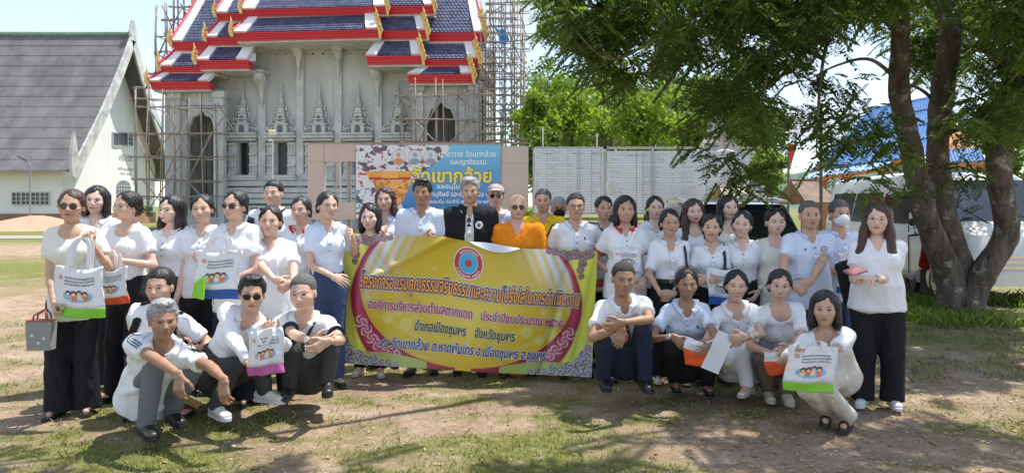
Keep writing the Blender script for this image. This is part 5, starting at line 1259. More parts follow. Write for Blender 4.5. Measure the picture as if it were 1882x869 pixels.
def sart(u, v):
    t = np.clip((u - .20) * 1.2 + (1 - v) * .25, 0, 1)[:, None]; c = np.array([(.18, .50, .72)]) * (v[:, None]) + np.array([(.02, .13, .42)]) * (1 - v[:, None])
    edge = u - (.42 - .0 * v) + .10 * np.sin(v * 5) - np.clip(v - .45, 0, 1) * .25 + np.clip(.45 - v, 0, 1) * .1
    n = fbm(u * 26, v * 16, 3, 3); n2 = fbm(u * 44 + 9, v * 30, 8, 2); w = np.array([(.66, .67, .70)]) * np.ones((len(u), 1))
    w = np.where((n > .645)[:, None], np.array([(.10, .10, .13)]), w); w = np.where(((n2 > .66) & (v < .4))[:, None], np.array([(.10, .35, .42)]), w); w = np.where(((n2 > .70) & (v > .4))[:, None], np.array([(.35, .06, .08)]), w)
    c = np.where((edge < 0)[:, None], w, c)
    band = (np.abs(v - .60) < .015) & (u < .16) & (u > .015); c = np.where(band[:, None], (.62, .05, .10), c)
    # golden offering tray
    def poly(cx, cy, rx, ry): return ((u - cx) / rx) ** 2 + ((v - cy) / ry) ** 2 < 1
    tray = (np.abs(v - .585) < .055) & (u > .08 - (v - .58) * .3) & (u < .39 + (v - .58) * .25); c = np.where(tray[:, None], (.74, .36, .06), c)
    rim = (np.abs(v - .54) < .022) & (u > .09) & (u < .38); c = np.where(rim[:, None], (.55, .05, .02), c); cl2 = (np.abs(v - .595) < .05) & (u > .18) & (u < .29); c = np.where(cl2[:, None], (.80, .42, .10), c)
    bowl = (v < .515) & (v > .02) & (np.abs(u - .25) < .04 + .10 * np.clip((v - .16) / .36, 0, 1) ** .7 + .07 * np.clip((.12 - v) / .1, 0, 1)); fl_ = fbm(u * 40, v * 22, 12, 3); c = np.where(bowl[:, None], np.where((fl_ > .5)[:, None], (.78, .40, .12), (.52, .20, .04)), c)
    # stupa silhouette
    c = np.where(((np.abs(u - .60) < .004 + .03 * np.clip((.22 - v) / .2, 0, 1) ** 1.6) & (v < .22))[:, None], c * .6 + np.array((.1, .45, .6)) * .4, c)
    # three oval portraits: plain figures
    for i, cx in enumerate((.295, .408, .515)):
        e = ((u - cx) / .047) ** 2 + ((v - .835) / .10) ** 2; c = np.where((e < 1.13)[:, None], (.45, .33, .12), c); c = np.where((e < .95)[:, None], (.60, .62, .66), c)
        hd = ((u - cx) / .016) ** 2 + ((v - .865) / .035) ** 2 < 1; bd = (((u - cx) / .036) ** 2 + ((v - .765) / .055) ** 2 < 1) & (e < .95)
        c = np.where(bd[:, None], ((.62, .25, .15), (.25, .30, .38), (.28, .30, .36))[i], c); c = np.where(hd[:, None], ((.48, .33, .26), (.30, .35, .42), (.42, .42, .44))[i], c)
    return c
M_PRINT = vcol_mat('printed_vinyl', .45)
sbn = printed('banner', sfn, 300, 150, sart, M_PRINT, None); tag(sbn, 'blue printed vinyl banner with gold temple name, fixed on the beige sign frame', 'banner')
M_WL = mat('white_letter', (.80, .84, .88), .5); M_YL = mat('gold_letter', (.84, .66, .12), .5)
for (t, x0, x1, y_, h_, m_, bo) in (('เจ้าอาวาส วัดเขากล้วย', .575, .965, .84, .065, M_WL, .012), ('และญาติธรรม', .655, .90, .735, .06, M_WL, .012), ('วัดเขากล้วย', .39, .935, .49, .155, M_YL, .03), ('ขออนุโมทนา', .56, .80, .40, .055, M_WL, .015),
                                  ('ศิษยานุศิษย์ และญาติธรรม ๔๐', .45, .94, .295, .055, M_WL, .015), ('พร้อมธรรมสโม ประจำปี พุทธศักราช ๒๕๖๘', .42, .95, .20, .042, M_WL, .012)):
    if m_ is M_YL: lettering(t, sfn, x0, x1, y_, h_, .06, mat('letter_edge', (.05, .16, .12), .5), sbn, .006, name='letter_outline'); 
    lettering(t, sfn, x0, x1, y_, h_, bo, m_, sbn, .010)['kind'] = 'stuff'

# ================================================================ WHITE NAME BOARD
YW = 24.0; bxf = lambda px: at(px, 378, YW).x; bzf = lambda py: at(0, py, YW).z
nb = empty('notice_board', (bxf(1195), YW, 0), label='long white donor board of ruled tables on a steel frame', cat='notice board'); bo_x = bxf(1195)
def wart(u, v):
    c = np.ones((len(u), 3)) * np.array((.62, .655, .69)); n = fbm(u * 3, v * 3, 4, 3)[:, None]; c = c * (.90 + .18 * n)
    row = v * 25; f = row - np.floor(row); ri = np.floor(row).astype(int)
    c = np.where((np.abs(f - .11) < .07)[:, None], (.30, .31, .33), c)
    rs = np.random.RandomState(2); T = rs.rand(64, 400); S_ = rs.rand(64, 8)
    for k, (x0, x1) in enumerate(((.02, .17), (.22, .40), (.40, .42), (.46, .58), (.62, .80), (.83, .97))):
        lenr = S_[ri % 64, k] * .8 + .1; q_ = (u - x0) / (x1 - x0); ins = (q_ > 0) & (q_ < lenr) & (f > .35) & (f < .75) & (T[ri % 64, (u * 399).astype(int)] > .30) & (ri > 6 - 3 * (k == 4)) & (S_[ri % 64, (k + 3) % 8] > .25)
        c = np.where(ins[:, None], (.36, .38, .41), c)
    for x in (.185, .225, .62, .73, .82, .96, .655): c = np.where((np.abs(u - x) < .0014)[:, None], (.13, .14, .15), c)
    for (cx, w_) in ((.19, .10), (.62, .14), (.90, .12)): c = np.where(((np.abs(u - cx) < w_ / 1.6) & (np.abs(v - .93) < .016) & (T[3 + (v * 300).astype(int) % 7, (u * 399).astype(int)] > .42))[:, None], (.25, .27, .34), c)
    return c
def sheet(x0, x1, y0, y1):
    W0, W1, Z0, Z1 = bxf(x0) - bo_x, bxf(x1) - bo_x, bzf(y1), bzf(y0)
    def fn(u, v, off=0):
        e = np.minimum(np.asarray(u), 1 - np.asarray(u)); return np.stack([W0 + (W1 - W0) * np.asarray(u), -.06 - off - .02 * np.sin((np.asarray(u) * 2 + np.asarray(v) * 1.3) * 12) * np.exp(-e * 8) * 1.6, Z0 + (Z1 - Z0) * np.asarray(v)], -1)
    printed('board_sheet', fn, 330 if x1 - x0 > 200 else 180, 151, wart, M_PRINT, nb)
sheet(982, 1109, 274, 391); sheet(1115, 1409, 278, 391)
M_STL = mat('galvanised', (.42, .43, .44), .5, metal=.3, var=.1)
for (x0, x1, y0, y1) in ((980, 1412, 270, 274), (980, 1412, 391, 394), (979, 982, 270, 394), (1109, 1115, 270, 394), (1409, 1412, 272, 394)):
    b = MB(); b.bb(bxf(x0) - bo_x, bxf(x1) - bo_x, -.04, .06, bzf(y1), bzf(y0)); b.obj('frame_bar', M_STL, nb)
for px in (985, 1050, 1112, 1200, 1300, 1405): b = MB(); b.tube([(bxf(px) - bo_x, .12, 0), (bxf(px) - bo_x, .12, bzf(272))], .045, 6); b.obj('post', M_STL, nb)
b = MB(); b.bb(bxf(1199) - bo_x - .03, bxf(1199) - bo_x + .03, -.12, -.09, 0, bzf(272)); b.obj('front_pole', M_STL, nb)
for px in (998, 1098): 
    b = MB(); b.tube([(bxf(px) - bo_x, .15, bzf(272)), (bxf(px) - bo_x, .15, bzf(232 if px == 998 else 245))], .022, 6); b.obj('post_top', M_FR, nb)
# ================================================================ FOLIAGE
def leafclumps(name, C, Rr, n_per, lw, ll, m, parent, seed, droop=.3, flat=(1, 1, .8), shell=.35):
    """many leaf quads spread through clumps; C centres (n,3), Rr radii"""
    rs = np.random.RandomState(seed); n = len(C) * n_per; c = np.repeat(C, n_per, 0); r = np.repeat(Rr, n_per)
    d = rs.normal(size=(n, 3)); d /= np.linalg.norm(d, axis=1, keepdims=True); rad = r * (shell + (1 - shell) * rs.rand(n) ** .5)
    p = c + d * rad[:, None] * np.array(flat); a = rs.normal(size=(n, 3)) + d * .6; a[:, 2] -= droop; a /= np.linalg.norm(a, axis=1, keepdims=True)
    t = np.cross(a, rs.normal(size=(n, 3))); t /= np.linalg.norm(t, axis=1, keepdims=True)
    l = (ll * rs.uniform(.6, 1.3, n))[:, None]; w = (lw * rs.uniform(.6, 1.3, n))[:, None]
    V = np.stack([p, p + a * l * .5 + t * w, p + a * l, p + a * l * .5 - t * w], 1).reshape(-1, 3)
    return link(name, npmesh(name, V, np.arange(4 * n).reshape(-1, 4), m, smooth=False), parent)
def leafmat(name, c1, c2, tr=.25, vs=1.2):
    m = bpy.data.materials.new(name); m.use_nodes = True; nt = m.node_tree; b = nt.nodes['Principled BSDF']; out = nt.nodes['Material Output']
    b.inputs['Roughness'].default_value = .5; b.inputs['Specular IOR Level'].default_value = .35
    g = nt.nodes.new('ShaderNodeNewGeometry'); n = nt.nodes.new('ShaderNodeTexNoise'); n.inputs['Scale'].default_value = vs; n.inputs['Detail'].default_value = 3; nt.links.new(g.outputs['Position'], n.inputs[0])
    ad = nt.nodes.new('ShaderNodeMath'); ad.operation = 'ADD'; mu = nt.nodes.new('ShaderNodeMath'); mu.operation = 'MULTIPLY'; mu.inputs[1].default_value = .35; nt.links.new(g.outputs['Random Per Island'], mu.inputs[0]); nt.links.new(n.outputs[0], ad.inputs[0]); nt.links.new(mu.outputs[0], ad.inputs[1])
    r = nt.nodes.new('ShaderNodeValToRGB'); r.color_ramp.elements[0].position = .45; r.color_ramp.elements[1].position = .85; r.color_ramp.elements[0].color = tuple(c1) + (1,); r.color_ramp.elements[1].color = tuple(c2) + (1,)
    nt.links.new(ad.outputs[0], r.inputs[0]); nt.links.new(r.outputs[0], b.inputs['Base Color'])
    tl = nt.nodes.new('ShaderNodeBsdfTranslucent'); br = nt.nodes.new('ShaderNodeMixRGB'); br.blend_type = 'MULTIPLY'; br.inputs[0].default_value = 1; br.inputs[2].default_value = (2.2, 2.4, 1.0, 1); nt.links.new(r.outputs[0], br.inputs[1]); nt.links.new(br.outputs[0], tl.inputs[0])
    mx = nt.nodes.new('ShaderNodeMixShader'); mx.inputs[0].default_value = tr; nt.links.new(b.outputs[0], mx.inputs[1]); nt.links.new(tl.outputs[0], mx.inputs[2]); nt.links.new(mx.outputs[0], out.inputs[0]); MATS[name] = m
    return m
LF_B = leafmat('leaf_bright', (.095, .15, .022), (.26, .34, .05), .35, .5); LF_M = leafmat('leaf_mid', (.065, .11, .024), (.19, .25, .05), .3, .5); LF_D = leafmat('leaf_dark', (.03, .055, .02), (.085, .125, .035), .2, .4)
LF_NEAR = leafmat('leaf_frond', (.038, .070, .022), (.135, .185, .048), .42, .8)
M_BARK = mat('bark', (.060, .046, .036), .92, var=.35, vs=9, col2=(.17, .14, .115), bump=1.0, bs=38, stretch=(1, 1, .35), bump2=1.0, b2s=13)
def _lichen(m):
    nt = m.node_tree; b = nt.nodes['Principled BSDF']; src = b.inputs['Base Color'].links[0].from_socket; tc = nt.nodes.new('ShaderNodeTexCoord'); n = nt.nodes.new('ShaderNodeTexNoise'); n.inputs['Scale'].default_value = 5.5; n.inputs['Detail'].default_value = 8; n.inputs['Roughness'].default_value = .7; nt.links.new(tc.outputs['Object'], n.inputs[0])
    r = nt.nodes.new('ShaderNodeValToRGB'); r.color_ramp.elements[0].position = .56; r.color_ramp.elements[1].position = .62; nt.links.new(n.outputs[0], r.inputs[0]); x = nt.nodes.new('ShaderNodeMixRGB'); x.inputs[2].default_value = (.33, .31, .27, 1); nt.links.new(r.outputs[0], x.inputs[0]); nt.links.new(src, x.inputs[1]); nt.links.new(x.outputs[0], b.inputs['Base Color'])
_lichen(M_BARK)
M_BARKF = mat('bark_far', (.16, .13, .10), .9, var=.3, vs=2)
def far_tree(label, px, ytop, ybot, wpx, Y, lm, seed, name='tree', group='trees beyond the white board', n=26, per=150, leaf=(.10, .26), trunk=True, ground=0.0, dens=1.0):
    rs = np.random.RandomState(seed); c = at(px, 378, Y); t = empty(name, (c.x, Y, ground), label=label, cat='tree', group=group)
    zt = at(0, ytop, Y).z; zb = max(at(0, ybot, Y).z, .5); w = wpx / FX * Y / 2; H_ = zt - zb
    u = rs.normal(size=(n, 3)); u /= np.linalg.norm(u, axis=1, keepdims=True); rr = rs.rand(n) ** .45
    C = np.stack([u[:, 0] * rr * w * .85, u[:, 1] * rr * w * .8, zb + H_ * .5 + u[:, 2] * rr * H_ * .42], 1); C[:, 2] -= ground
    Rr = rs.uniform(.17, .30, n) * min(w * 1.5, H_)
    leafclumps('crown', C, Rr, int(per * dens), leaf[0], leaf[1], lm, t, seed + 1)
    if trunk:
        b = MB(); tr = max(.12, w * .07); b.tube([(0, 0, 0), (rs.uniform(-.2, .2), 0, zb * .6), (0, 0, zb + H_ * .5)], [tr * 1.3, tr, tr * .5], 7)
        for k in range(5): e = C[k]; b.tube([(0, 0, zb * .8 + H_ * .1 * k * .5), tuple((np.array((0, 0, zb)) + e) / 2 + rs.normal(size=3) * .1), tuple(e)], [tr * .6, tr * .4, tr * .12], 5)
        b.obj('trunk', M_BARKF, t, smooth=True)
    return t
# wooded slope far behind, then separate trees
ws = np.random.RandomState(77)
def woods(name, x0, x1, yf, Y0, Y1, n, lm, seed, rr=(1.2, 2.4), per=110):
    rs = np.random.RandomState(seed); px = rs.uniform(x0, x1, n); Y = rs.uniform(Y0, Y1, n); yt = np.array([yf(p) for p in px]); f = rs.rand(n) ** .8
    C = np.stack([(px - CX) / FX * Y, Y, CAMH + (378 - (yt + (330 - yt) * f)) / FX * Y], 1); R_ = rs.uniform(*rr, n)
    o = leafclumps(name, C, R_, per, .22, .55, lm, None, seed); tag(o, kind='stuff'); return o
woods('distant_woods', 955, 1420, lambda p: 85 + 60 * abs(math.sin(p * .017)) + abs(p - 1120) * .22, 75, 90, 190, LF_M, 41, (1.8, 3.4), 110)
spec = [('rounded bright green tree right beside the temple scaffolding', 985, 165, 285, 75, 40, LF_B), ('tall sparse tree with reddish twigs behind the bright green tree', 1015, 90, 270, 120, 58, LF_M),
        ('pale green leafy tree behind the left half of the white board', 1050, 120, 300, 130, 44, LF_B), ('broad mid green tree behind the middle of the white board', 1125, 130, 300, 150, 50, LF_M),
        ('yellow green bushy tree above the middle of the white board', 1190, 135, 300, 140, 42, LF_B), ('dark tall tree behind the right part of the white board', 1230, 90, 300, 150, 60, LF_D),
        ('mid green tree by the right end of the white board', 1275, 175, 300, 110, 46, LF_M), ('dark green tree behind the small grey shrine', 1350, 160, 320, 120, 60, LF_D),
        ('tall mid green tree rising right of the shrine spire', 1320, 110, 320, 120, 52, LF_M), ('dark green tree between the shrine and the pavilion', 1405, 170, 330, 110, 56, LF_D), ('deep green tree at the foot of the scaffolding beside the sign frame', 1000, 225, 330, 80, 36, LF_M)]
for i, s_ in enumerate(spec): far_tree(s_[0], *s_[1:], seed=100 + i, per=190 if s_[5] < 50 else 130)
far_tree('small leafy tree with a crooked trunk beside the grey shrine', 1415, 262, 350, 85, 21, LF_M, 140, group=None, n=22, per=150, leaf=(.05, .13))
far_tree('dark tree seen past the right edge of the blue roofed pavilion', 1860, 190, 360, 120, 40, LF_M, 141, group=None, n=22, per=130)
far_tree('low shrub growing at the foot of the cream hall gable', 268, 378, 402, 26, 48, LF_B, 142, name='shrub', group=None, n=8, per=70, leaf=(.05, .12), trunk=False)
for i, (px, yt, yb, w_, lb) in enumerate(((945, 395, 415, 40, 'low bush under the right end of the sign frame'), (978, 385, 412, 40, 'low bush between the sign frame and the white board'))):
    far_tree(lb, px, yt, yb, w_, 27, LF_B, 150 + i, name='shrub', group=None, n=8, per=70, leaf=(.04, .10), trunk=False)
# far blue hill
b = MB(); n = 30; vs = []; fs = []
for j in range(4):
    for i in range(n + 1): t = i / n; x = 60 + 260 * t; h = 30 * math.exp(-((t - .55) / .22) ** 2) * (1 - j / 3.0) ** .9 + 3 * math.sin(t * 23) * (1 - j / 3); vs.append((x, 430 - j * 50, max(h, -1) if j < 3 else -1))
for j in range(3):
    for i in range(n): a = j * (n + 1) + i; fs.append((a, a + 1, a + n + 2, a + n + 1))
b.add(vs, fs); tag(b.obj('hill', mat('hill_green', (.07, .12, .09), .95, var=.3, vs=.05), smooth=True), kind='structure')

# ================================================================ SMALL SHRINE, HUTS, PAVILION WITH THE BLUE ROOF
M_SHR = mat('shrine_stone', (.42, .36, .34), .9, var=.2, vs=1.2, bump=.4, bs=8); M_CRM = mat('cream_wall', (.58, .53, .44), .9, var=.08); M_ORW = mat('orange_wood', (.50, .17, .05), .6, var=.1); M_BLUR = mat('blue_roof_sheet', (.045, .145, .34), .38, var=.12, vs=1)
YH = 36.0; sh = empty('shrine', (at(1338, 378, YH).x, YH, 0), label='small pinkish grey shrine building with an arched gable, right of the board', cat='shrine'); X = lambda px: at(px, 378, YH).x - at(1338, 378, YH).x; Zs = lambda py: at(0, py, YH).z
b = MB(); b.bb(X(1292), X(1384), .3, 6, 0, Zs(335)); b.obj('wall', M_CRM, sh)
for (x0, x1) in ((1298, 1314), (1330, 1350), (1356, 1374)): b = MB(); b.bb(X(x0), X(x1), .24, .34, .4, Zs(338)); b.obj('window', M_DK, sh)
for px in (1294, 1322, 1353, 1378): b = MB(); b.bb(X(px) - .12, X(px) + .12, .0, .3, 0, Zs(335)); b.obj('column', M_CRM, sh)
b = MB(); b.hull4([(X(1286), -1.0, Zs(330)), (X(1392), -1.0, Zs(330)), (X(1388), 1.0, Zs(317)), (X(1290), 1.0, Zs(317))], (0, .1, -.15)); b.obj('eave', mat('shrine_eave', (.25, .22, .24), .7, var=.2), sh)
b = MB(); b.bb(X(1292), X(1386), .8, 4, Zs(320), Zs(300)); b.prism([(X(1296), Zs(300)), (X(1380), Zs(300)), (X(1375), Zs(275)), (X(1362), Zs(262)), (X(1338), Zs(232)), (X(1316), Zs(262)), (X(1300), Zs(275))], .9, 3.6, 'y'); b.obj('roof', M_SHR, sh)
b = MB(); b.prism([(X(1340) + 1.0 * math.cos(t), Zs(313) + .95 * math.sin(t)) for t in np.linspace(0, math.pi, 10)], .68, .80, 'y'); b.obj('arch_panel', M_SHR, sh); b = MB(); b.tube([(X(1340) + 1.1 * math.cos(t), .72, Zs(313) + 1.05 * math.sin(t)) for t in np.linspace(0, math.pi, 14)], .09, 6); b.obj('arch_rib', M_CRM, sh)
b = MB(); b.lathe([(.5, 0), (.35, .3), (.42, .4), (.2, .8), (.24, .9), (.05, 1.6), (.01, 2.4)], (X(1338), 2.2, Zs(234)), 8); b.obj('spire', M_SHR, sh)
def hut(label, px0, px1, yt, yb, Y, m_r, ng=9, cat='hut'):
    cx = (px0 + px1) / 2; o = at(cx, 378, Y); t = empty('hut', (o.x, Y, 0), label=label, cat=cat); w = (px1 - px0) / FX * Y; z0, z1 = at(0, yb, Y).z, at(0, yt, Y).z
    for k in range(ng):
        x0 = -w / 2 + w * k / ng; x1 = x0 + w / ng * .93; sk = .28 * w * .0
        b = MB(); b.hull4([(x0, -1.1, z0), (x1, -1.1, z0), (x1 * .85, .3, z1), (x0 * .85, .3, z1)], (0, .03, -.05)); b.obj('roof_sheet', m_r, t)
    b = MB(); b.hull4([(-w / 2 * .85, .3, z1), (w / 2 * .85, .3, z1), (w / 2, 1.7, z0), (-w / 2, 1.7, z0)], (0, 0, -.06)); b.obj('rear_roof', m_r, t)
    b = MB(); b.tube([(-w / 2 * .88, .3, z1 + .02), (w / 2 * .88, .3, z1 + .02)], .05, 6); b.obj('ridge', m_r, t)
    for sx_ in (-1, 1):
        for sy_ in (-.9, 1.4): b = MB(); b.tube([(sx_ * w * .42, sy_, 0), (sx_ * w * .42, sy_, z0 + .05)], .06, 6); b.obj('post', mat('hut_post', (.22, .14, .09), .8), t)
    b = MB(); b.box((0, .3, .5), (w * .8, 1.6, .12)); b.obj('platform', mat('hut_floor', (.30, .20, .12), .8), t)
hut('small open hut with a tan corrugated roof, in front of the grey shrine', 1318, 1380, 344, 367, 22, mat('tan_sheet', (.42, .36, .27), .8, var=.15)); hut('small hut with a dark brown corrugated roof, left of the pavilion', 1456, 1512, 331, 372, 23, mat('brown_sheet', (.20, .135, .10), .85, var=.3, vs=2))
# pavilion
YP = 32.0; pv = empty('pavilion', (at(1640, 378, YP).x, YP, 0), label='open pavilion with a big bright blue ribbed roof and orange posts, behind the white van', cat='pavilion'); x_o = at(1640, 378, YP).x
def PP(px, py, Y): v = at(px, py, Y); return Vector((v.x - x_o, v.y - YP, v.z))
def ribbed(name, p00, p10, p01, p11, n, m_, parent, r=.06):
    p00, p10, p01, p11 = [Vector(p) for p in (p00, p10, p01, p11)]; nrm = (p10 - p00).cross(p01 - p00).normalized()
    if nrm.z < 0: nrm = -nrm
    vs = []; fs = []
    for i in range(n * 4 + 1):
        t = i / (n * 4); h = (0, 0, 1, 1)[i % 4] * r; vs += [p00.lerp(p10, t) + nrm * h, p01.lerp(p11, t) + nrm * h]
    for i in range(n * 4): fs.append((2 * i, 2 * i + 2, 2 * i + 3, 2 * i + 1))
    k = len(vs); b = MB(); b.add(vs, fs); b.hull4([p00, p10, p11, p01], tuple(-nrm * .06)); b.obj(name, m_, parent, fix=False)
M_BL2 = M_BLUR
e0, e1 = PP(1490, 314, 30.2), PP(1700, 288, 28.2); t0, t1 = PP(1598, 203, 34.5), PP(1722, 178, 33.2)
rows = 4
for k in range(rows):
    a, c = k / rows, (k + 1) / rows; up_ = Vector((0, -.03, .05)) * 1.0
    ribbed('roof_sheet', e0.lerp(t0, a) + up_ * (1 if k % 2 == 0 else 1.6), e1.lerp(t1, a) + up_ * (1 if k % 2 == 0 else 1.6), e0.lerp(t0, c), e1.lerp(t1, c), 26, M_BL2, pv, .05)
b = MB(); b.tube([t0, t1], .10, 6); b.obj('ridge', M_BL2, pv)
b = MB(); b.hull4([e0, e1, e1 + Vector((0, 0, -.28)), e0 + Vector((0, 0, -.28))], (0, .08, 0)); b.obj('fascia', M_ORW, pv)
ribbed('lower_roof', PP(1470, 330, 28.6), PP(1625, 308, 27.6), PP(1492, 318, 30.0), PP(1640, 295, 29.0), 18, mat('pale_blue_sheet', (.28, .42, .60), .4), pv, .04)
b = MB(); a_, c_ = PP(1470, 331, 28.6), PP(1625, 309, 27.6); b.hull4([a_, c_, c_ + Vector((0, 0, -.14)), a_ + Vector((0, 0, -.14))], (0, .06, 0)); b.obj('lower_fascia', M_ORW, pv)
# right wing: gable in orange and a lower roof
g0, g1, g2 = PP(1722, 178, 33.2), PP(1700, 288, 30), PP(1800, 283, 31)
b = MB(); b.add([g0, PP(1700, 285, 31), PP(1800, 285, 31)] + [g0 + Vector((0, .3, 0)), PP(1700, 285, 31.3), PP(1800, 285, 31.3)], [(0, 1, 2), (5, 4, 3), (0, 3, 4, 1), (1, 4, 5, 2), (2, 5, 3, 0)]); b.obj('gable', mat('orange_gable', (.62, .24, .09), .7, var=.08), pv)
ribbed('right_roof', PP(1722, 298, 29), PP(1812, 297, 29.6), PP(1716, 274, 30.6), PP(1800, 274, 31), 14, M_BL2, pv, .05)
b = MB(); a_, c_ = PP(1722, 299, 29), PP(1812, 298, 29.6); b.hull4([a_, c_, c_ + Vector((0, 0, -.22)), a_ + Vector((0, 0, -.22))], (0, .08, 0)); b.obj('right_fascia', M_ORW, pv)
ribbed('far_roof', PP(1722, 178, 33.4), PP(1726, 178, 33.4), PP(1770, 230, 36), PP(1840, 290, 36), 6, M_BL2, pv, .04)
b = MB(); q0, q1 = PP(1640, 300, 32.5), PP(1806, 300, 31.5); b.hull4([(q0.x, q0.y, 0), (q1.x, q1.y, 0), (q1.x, q1.y, q1.z), (q0.x, q0.y, q0.z)], (0, .15, 0)); b.obj('wall', M_CRM, pv)
for (x0, x1) in ((1735, 1768), (1772, 1800), (1650, 1690)):
    a_, c_ = PP(x0, 345, 31.3), PP(x1, 309, 31.3); b = MB(); b.bb(a_.x, c_.x, a_.y, a_.y + .06, a_.z, c_.z); o = b.obj('window', mat('pale_window', (.50, .52, .50), .3), pv)
for px, Y in ((1510, 30), (1556, 29.7), (1624, 29.2), (1692, 28.8), (1806, 30.2)):
    a_ = PP(px, 310, Y); b = MB(); b.bb(a_.x - .16, a_.x + .16, a_.y - .16, a_.y + .16, 0, a_.z + .2); b.obj('post', M_ORW, pv)
b = MB(); a_, c_ = PP(1530, 378, 31.8), PP(1560, 378, 31.8); b.bb(a_.x, c_.x, a_.y, a_.y + .1, 0, PP(0, 333, 31.8).z); b.obj('panel', M_WSH, pv)
b = MB(); a_, c_ = PP(1500, 378, 33), PP(1700, 378, 33); b.bb(a_.x, c_.x, a_.y, a_.y + .1, 0, 2.2); b.obj('back_wall', M_CRM, pv)
# dark slender pole and a green signboard
pg = MB(); c = at(1509, 378, 20); pg.tube([(0, 0, 0), (0, 0, at(0, 190, 20).z)], .045, 6); tag(pg.obj('utility_pole', mat('dark_pole', (.09, .08, .07), .8), loc=(c.x, 20, 0)), 'thin dark pole standing in front of the blue pavilion roof', 'pole')
fl = MB(); c = at(1448, 378, 19.5); fl.tube([(0, 0, 0), (.02, 0, at(0, 262, 19.5).z)], .03, 6); o = tag(fl.obj('flag_pole', M_BARKF, loc=(c.x, 19.5, 0)), 'thin pole with a small red flag beside the small leafy tree', 'flag pole')
b = MB(); b.hull4([(0, -.02, at(0, 263, 19.5).z), (.22, -.08, at(0, 268, 19.5).z), (.10, -.02, at(0, 300, 19.5).z), (0, -.02, at(0, 296, 19.5).z)], (0, .015, 0)); b.obj('flag', mat('flag_red', (.62, .06, .03), .7), o)

# ================================================================ VEHICLES
M_VW = mat('van_white', (.72, .73, .72), .25, coat=.6, var=.02, vs=1); M_BC = mat('car_black', (.012, .012, .014), .15, coat=1.0); M_CG = mat('car_glass', (.018, .022, .026), .05, spec=1.0); M_TY = mat('tyre', (.02, .02, .02), .85); M_RIMS = mat('alloy', (.45, .45, .46), .35, metal=.8)
M_LMP = mat('lamp_glass', (.55, .57, .60), .1, spec=1); M_TRED = mat('tail_lamp', (.30, .01, .01), .2); M_CHR = mat('chrome', (.65, .65, .66), .12, metal=1)
def wheel(parent, x, y, z, r, w, axis='x'):
    t = MB(); 
    A = (lambda k: (x + k, y, z)) if axis == 'x' else (lambda k: (x, y + k, z))
    t.tube([A(-w / 2), A(-w / 2 + .03), A(w / 2 - .03), A(w / 2)], [r * .90, r, r, r * .90], 20); o = t.obj('wheel', M_TY, parent)
    t = MB(); t.tube([A(-w / 2 - .012), A(w / 2 + .012)], r * .60, 14); t.obj('rim', M_RIMS, o)
def loft(sections, name, m_, parent, smooth=True, cap=True):
    """sections: list of rings (same count)"""
    n = len(sections[0]); vs = [p for s_ in sections for p in s_]; fs = []
    for i in range(len(sections) - 1):
        for j in range(n): fs.append((i * n + j, i * n + (j + 1) % n, (i + 1) * n + (j + 1) % n, (i + 1) * n + j))
    if cap: fs.append(tuple(range(n))); fs.append(tuple((len(sections) - 1) * n + j for j in range(n - 1, -1, -1)))
    b = MB(); b.add(vs, fs); o = b.obj(name, m_, parent, smooth=smooth)
    bv = o.modifiers.new('b', 'BEVEL'); bv.width = .035; bv.segments = 2; bv.limit_method = 'ANGLE'; bv.angle_limit = R(28); return o
def ring(y, hw, z0, z1, tw=None, mid=None):
    """car cross-section at y: half width hw, from z0 to z1, narrower tw at the top, waist height mid"""
    tw = tw if tw is not None else hw * .8; mid = mid if mid is not None else z0 + (z1 - z0) * .55
    r_ = []
    for (x, z) in ((-hw * .94, z0), (-hw, z0 + .15), (-hw, mid), (-tw, z1 - .05), (-tw * .85, z1), (tw * .85, z1), (tw, z1 - .05), (hw, mid), (hw, z0 + .15), (hw * .94, z0)): r_.append((x, y, z))
    return r_
# black estate car, its tail towards the camera
cY = 9.6; car = empty('estate_car', (at(1376, 378, cY).x, cY, 0), rz=R(-3), label='black estate car with pale roof rails parked behind the women', cat='car')
loft([ring(0, .86, .32, .95, .84, .80), ring(.06, .90, .30, .98, .86, .84), ring(.30, .91, .28, 1.02, .87, .90), ring(3.2, .91, .28, 1.0, .86, .90), ring(4.3, .86, .30, .85, .78, .70), ring(4.5, .8, .34, .75, .7, .6)], 'body', M_BC, car)
loft([[(-.86, .25, .97), (-.68, .62, 1.50), (.68, .62, 1.50), (.86, .25, .97)], [(-.87, 1.2, .98), (-.70, 1.1, 1.545), (.70, 1.1, 1.545), (.87, 1.2, .98)], [(-.87, 2.6, .98), (-.69, 2.2, 1.535), (.69, 2.2, 1.535), (.87, 2.6, .98)], [(-.84, 3.35, .96), (-.82, 3.2, 1.02), (.82, 3.2, 1.02), (.84, 3.35, .96)]], 'cabin', M_BC, car)
b = MB(); b.hull4([(-.76, .30, 1.03), (.76, .30, 1.03), (.63, .575, 1.43), (-.63, .575, 1.43)], (0, -.022, .012)); b.obj('rear_window', M_CG, car)
for s in (-1, 1):
    b = MB(); b.tube([(s * .70, .62, 1.545), (s * .72, 1.2, 1.59), (s * .70, 2.3, 1.575), (s * .69, 2.5, 1.53)], .018, 6); b.obj('roof_rail', M_CHR, car)
    b = MB(); b.hull4([(s * .885, .55, 1.02), (s * .885, 2.5, 1.02), (s * .735, 2.15, 1.45), (s * .735, .75, 1.45)], (s * .015, 0, .01)); b.obj('side_window', M_CG, car)
    b = MB(); b.box((s * .78, -.0, .84), (.16, .10, .22)); b.obj('tail_lamp', M_TRED, car)
    b = MB(); b.box((s * .98, 2.95, 1.03), (.20, .12, .14)); b.obj('wing_mirror', M_BC, car)
    for y in (.85, 3.6): wheel(car, s * .80, y, .32, .32, .2)
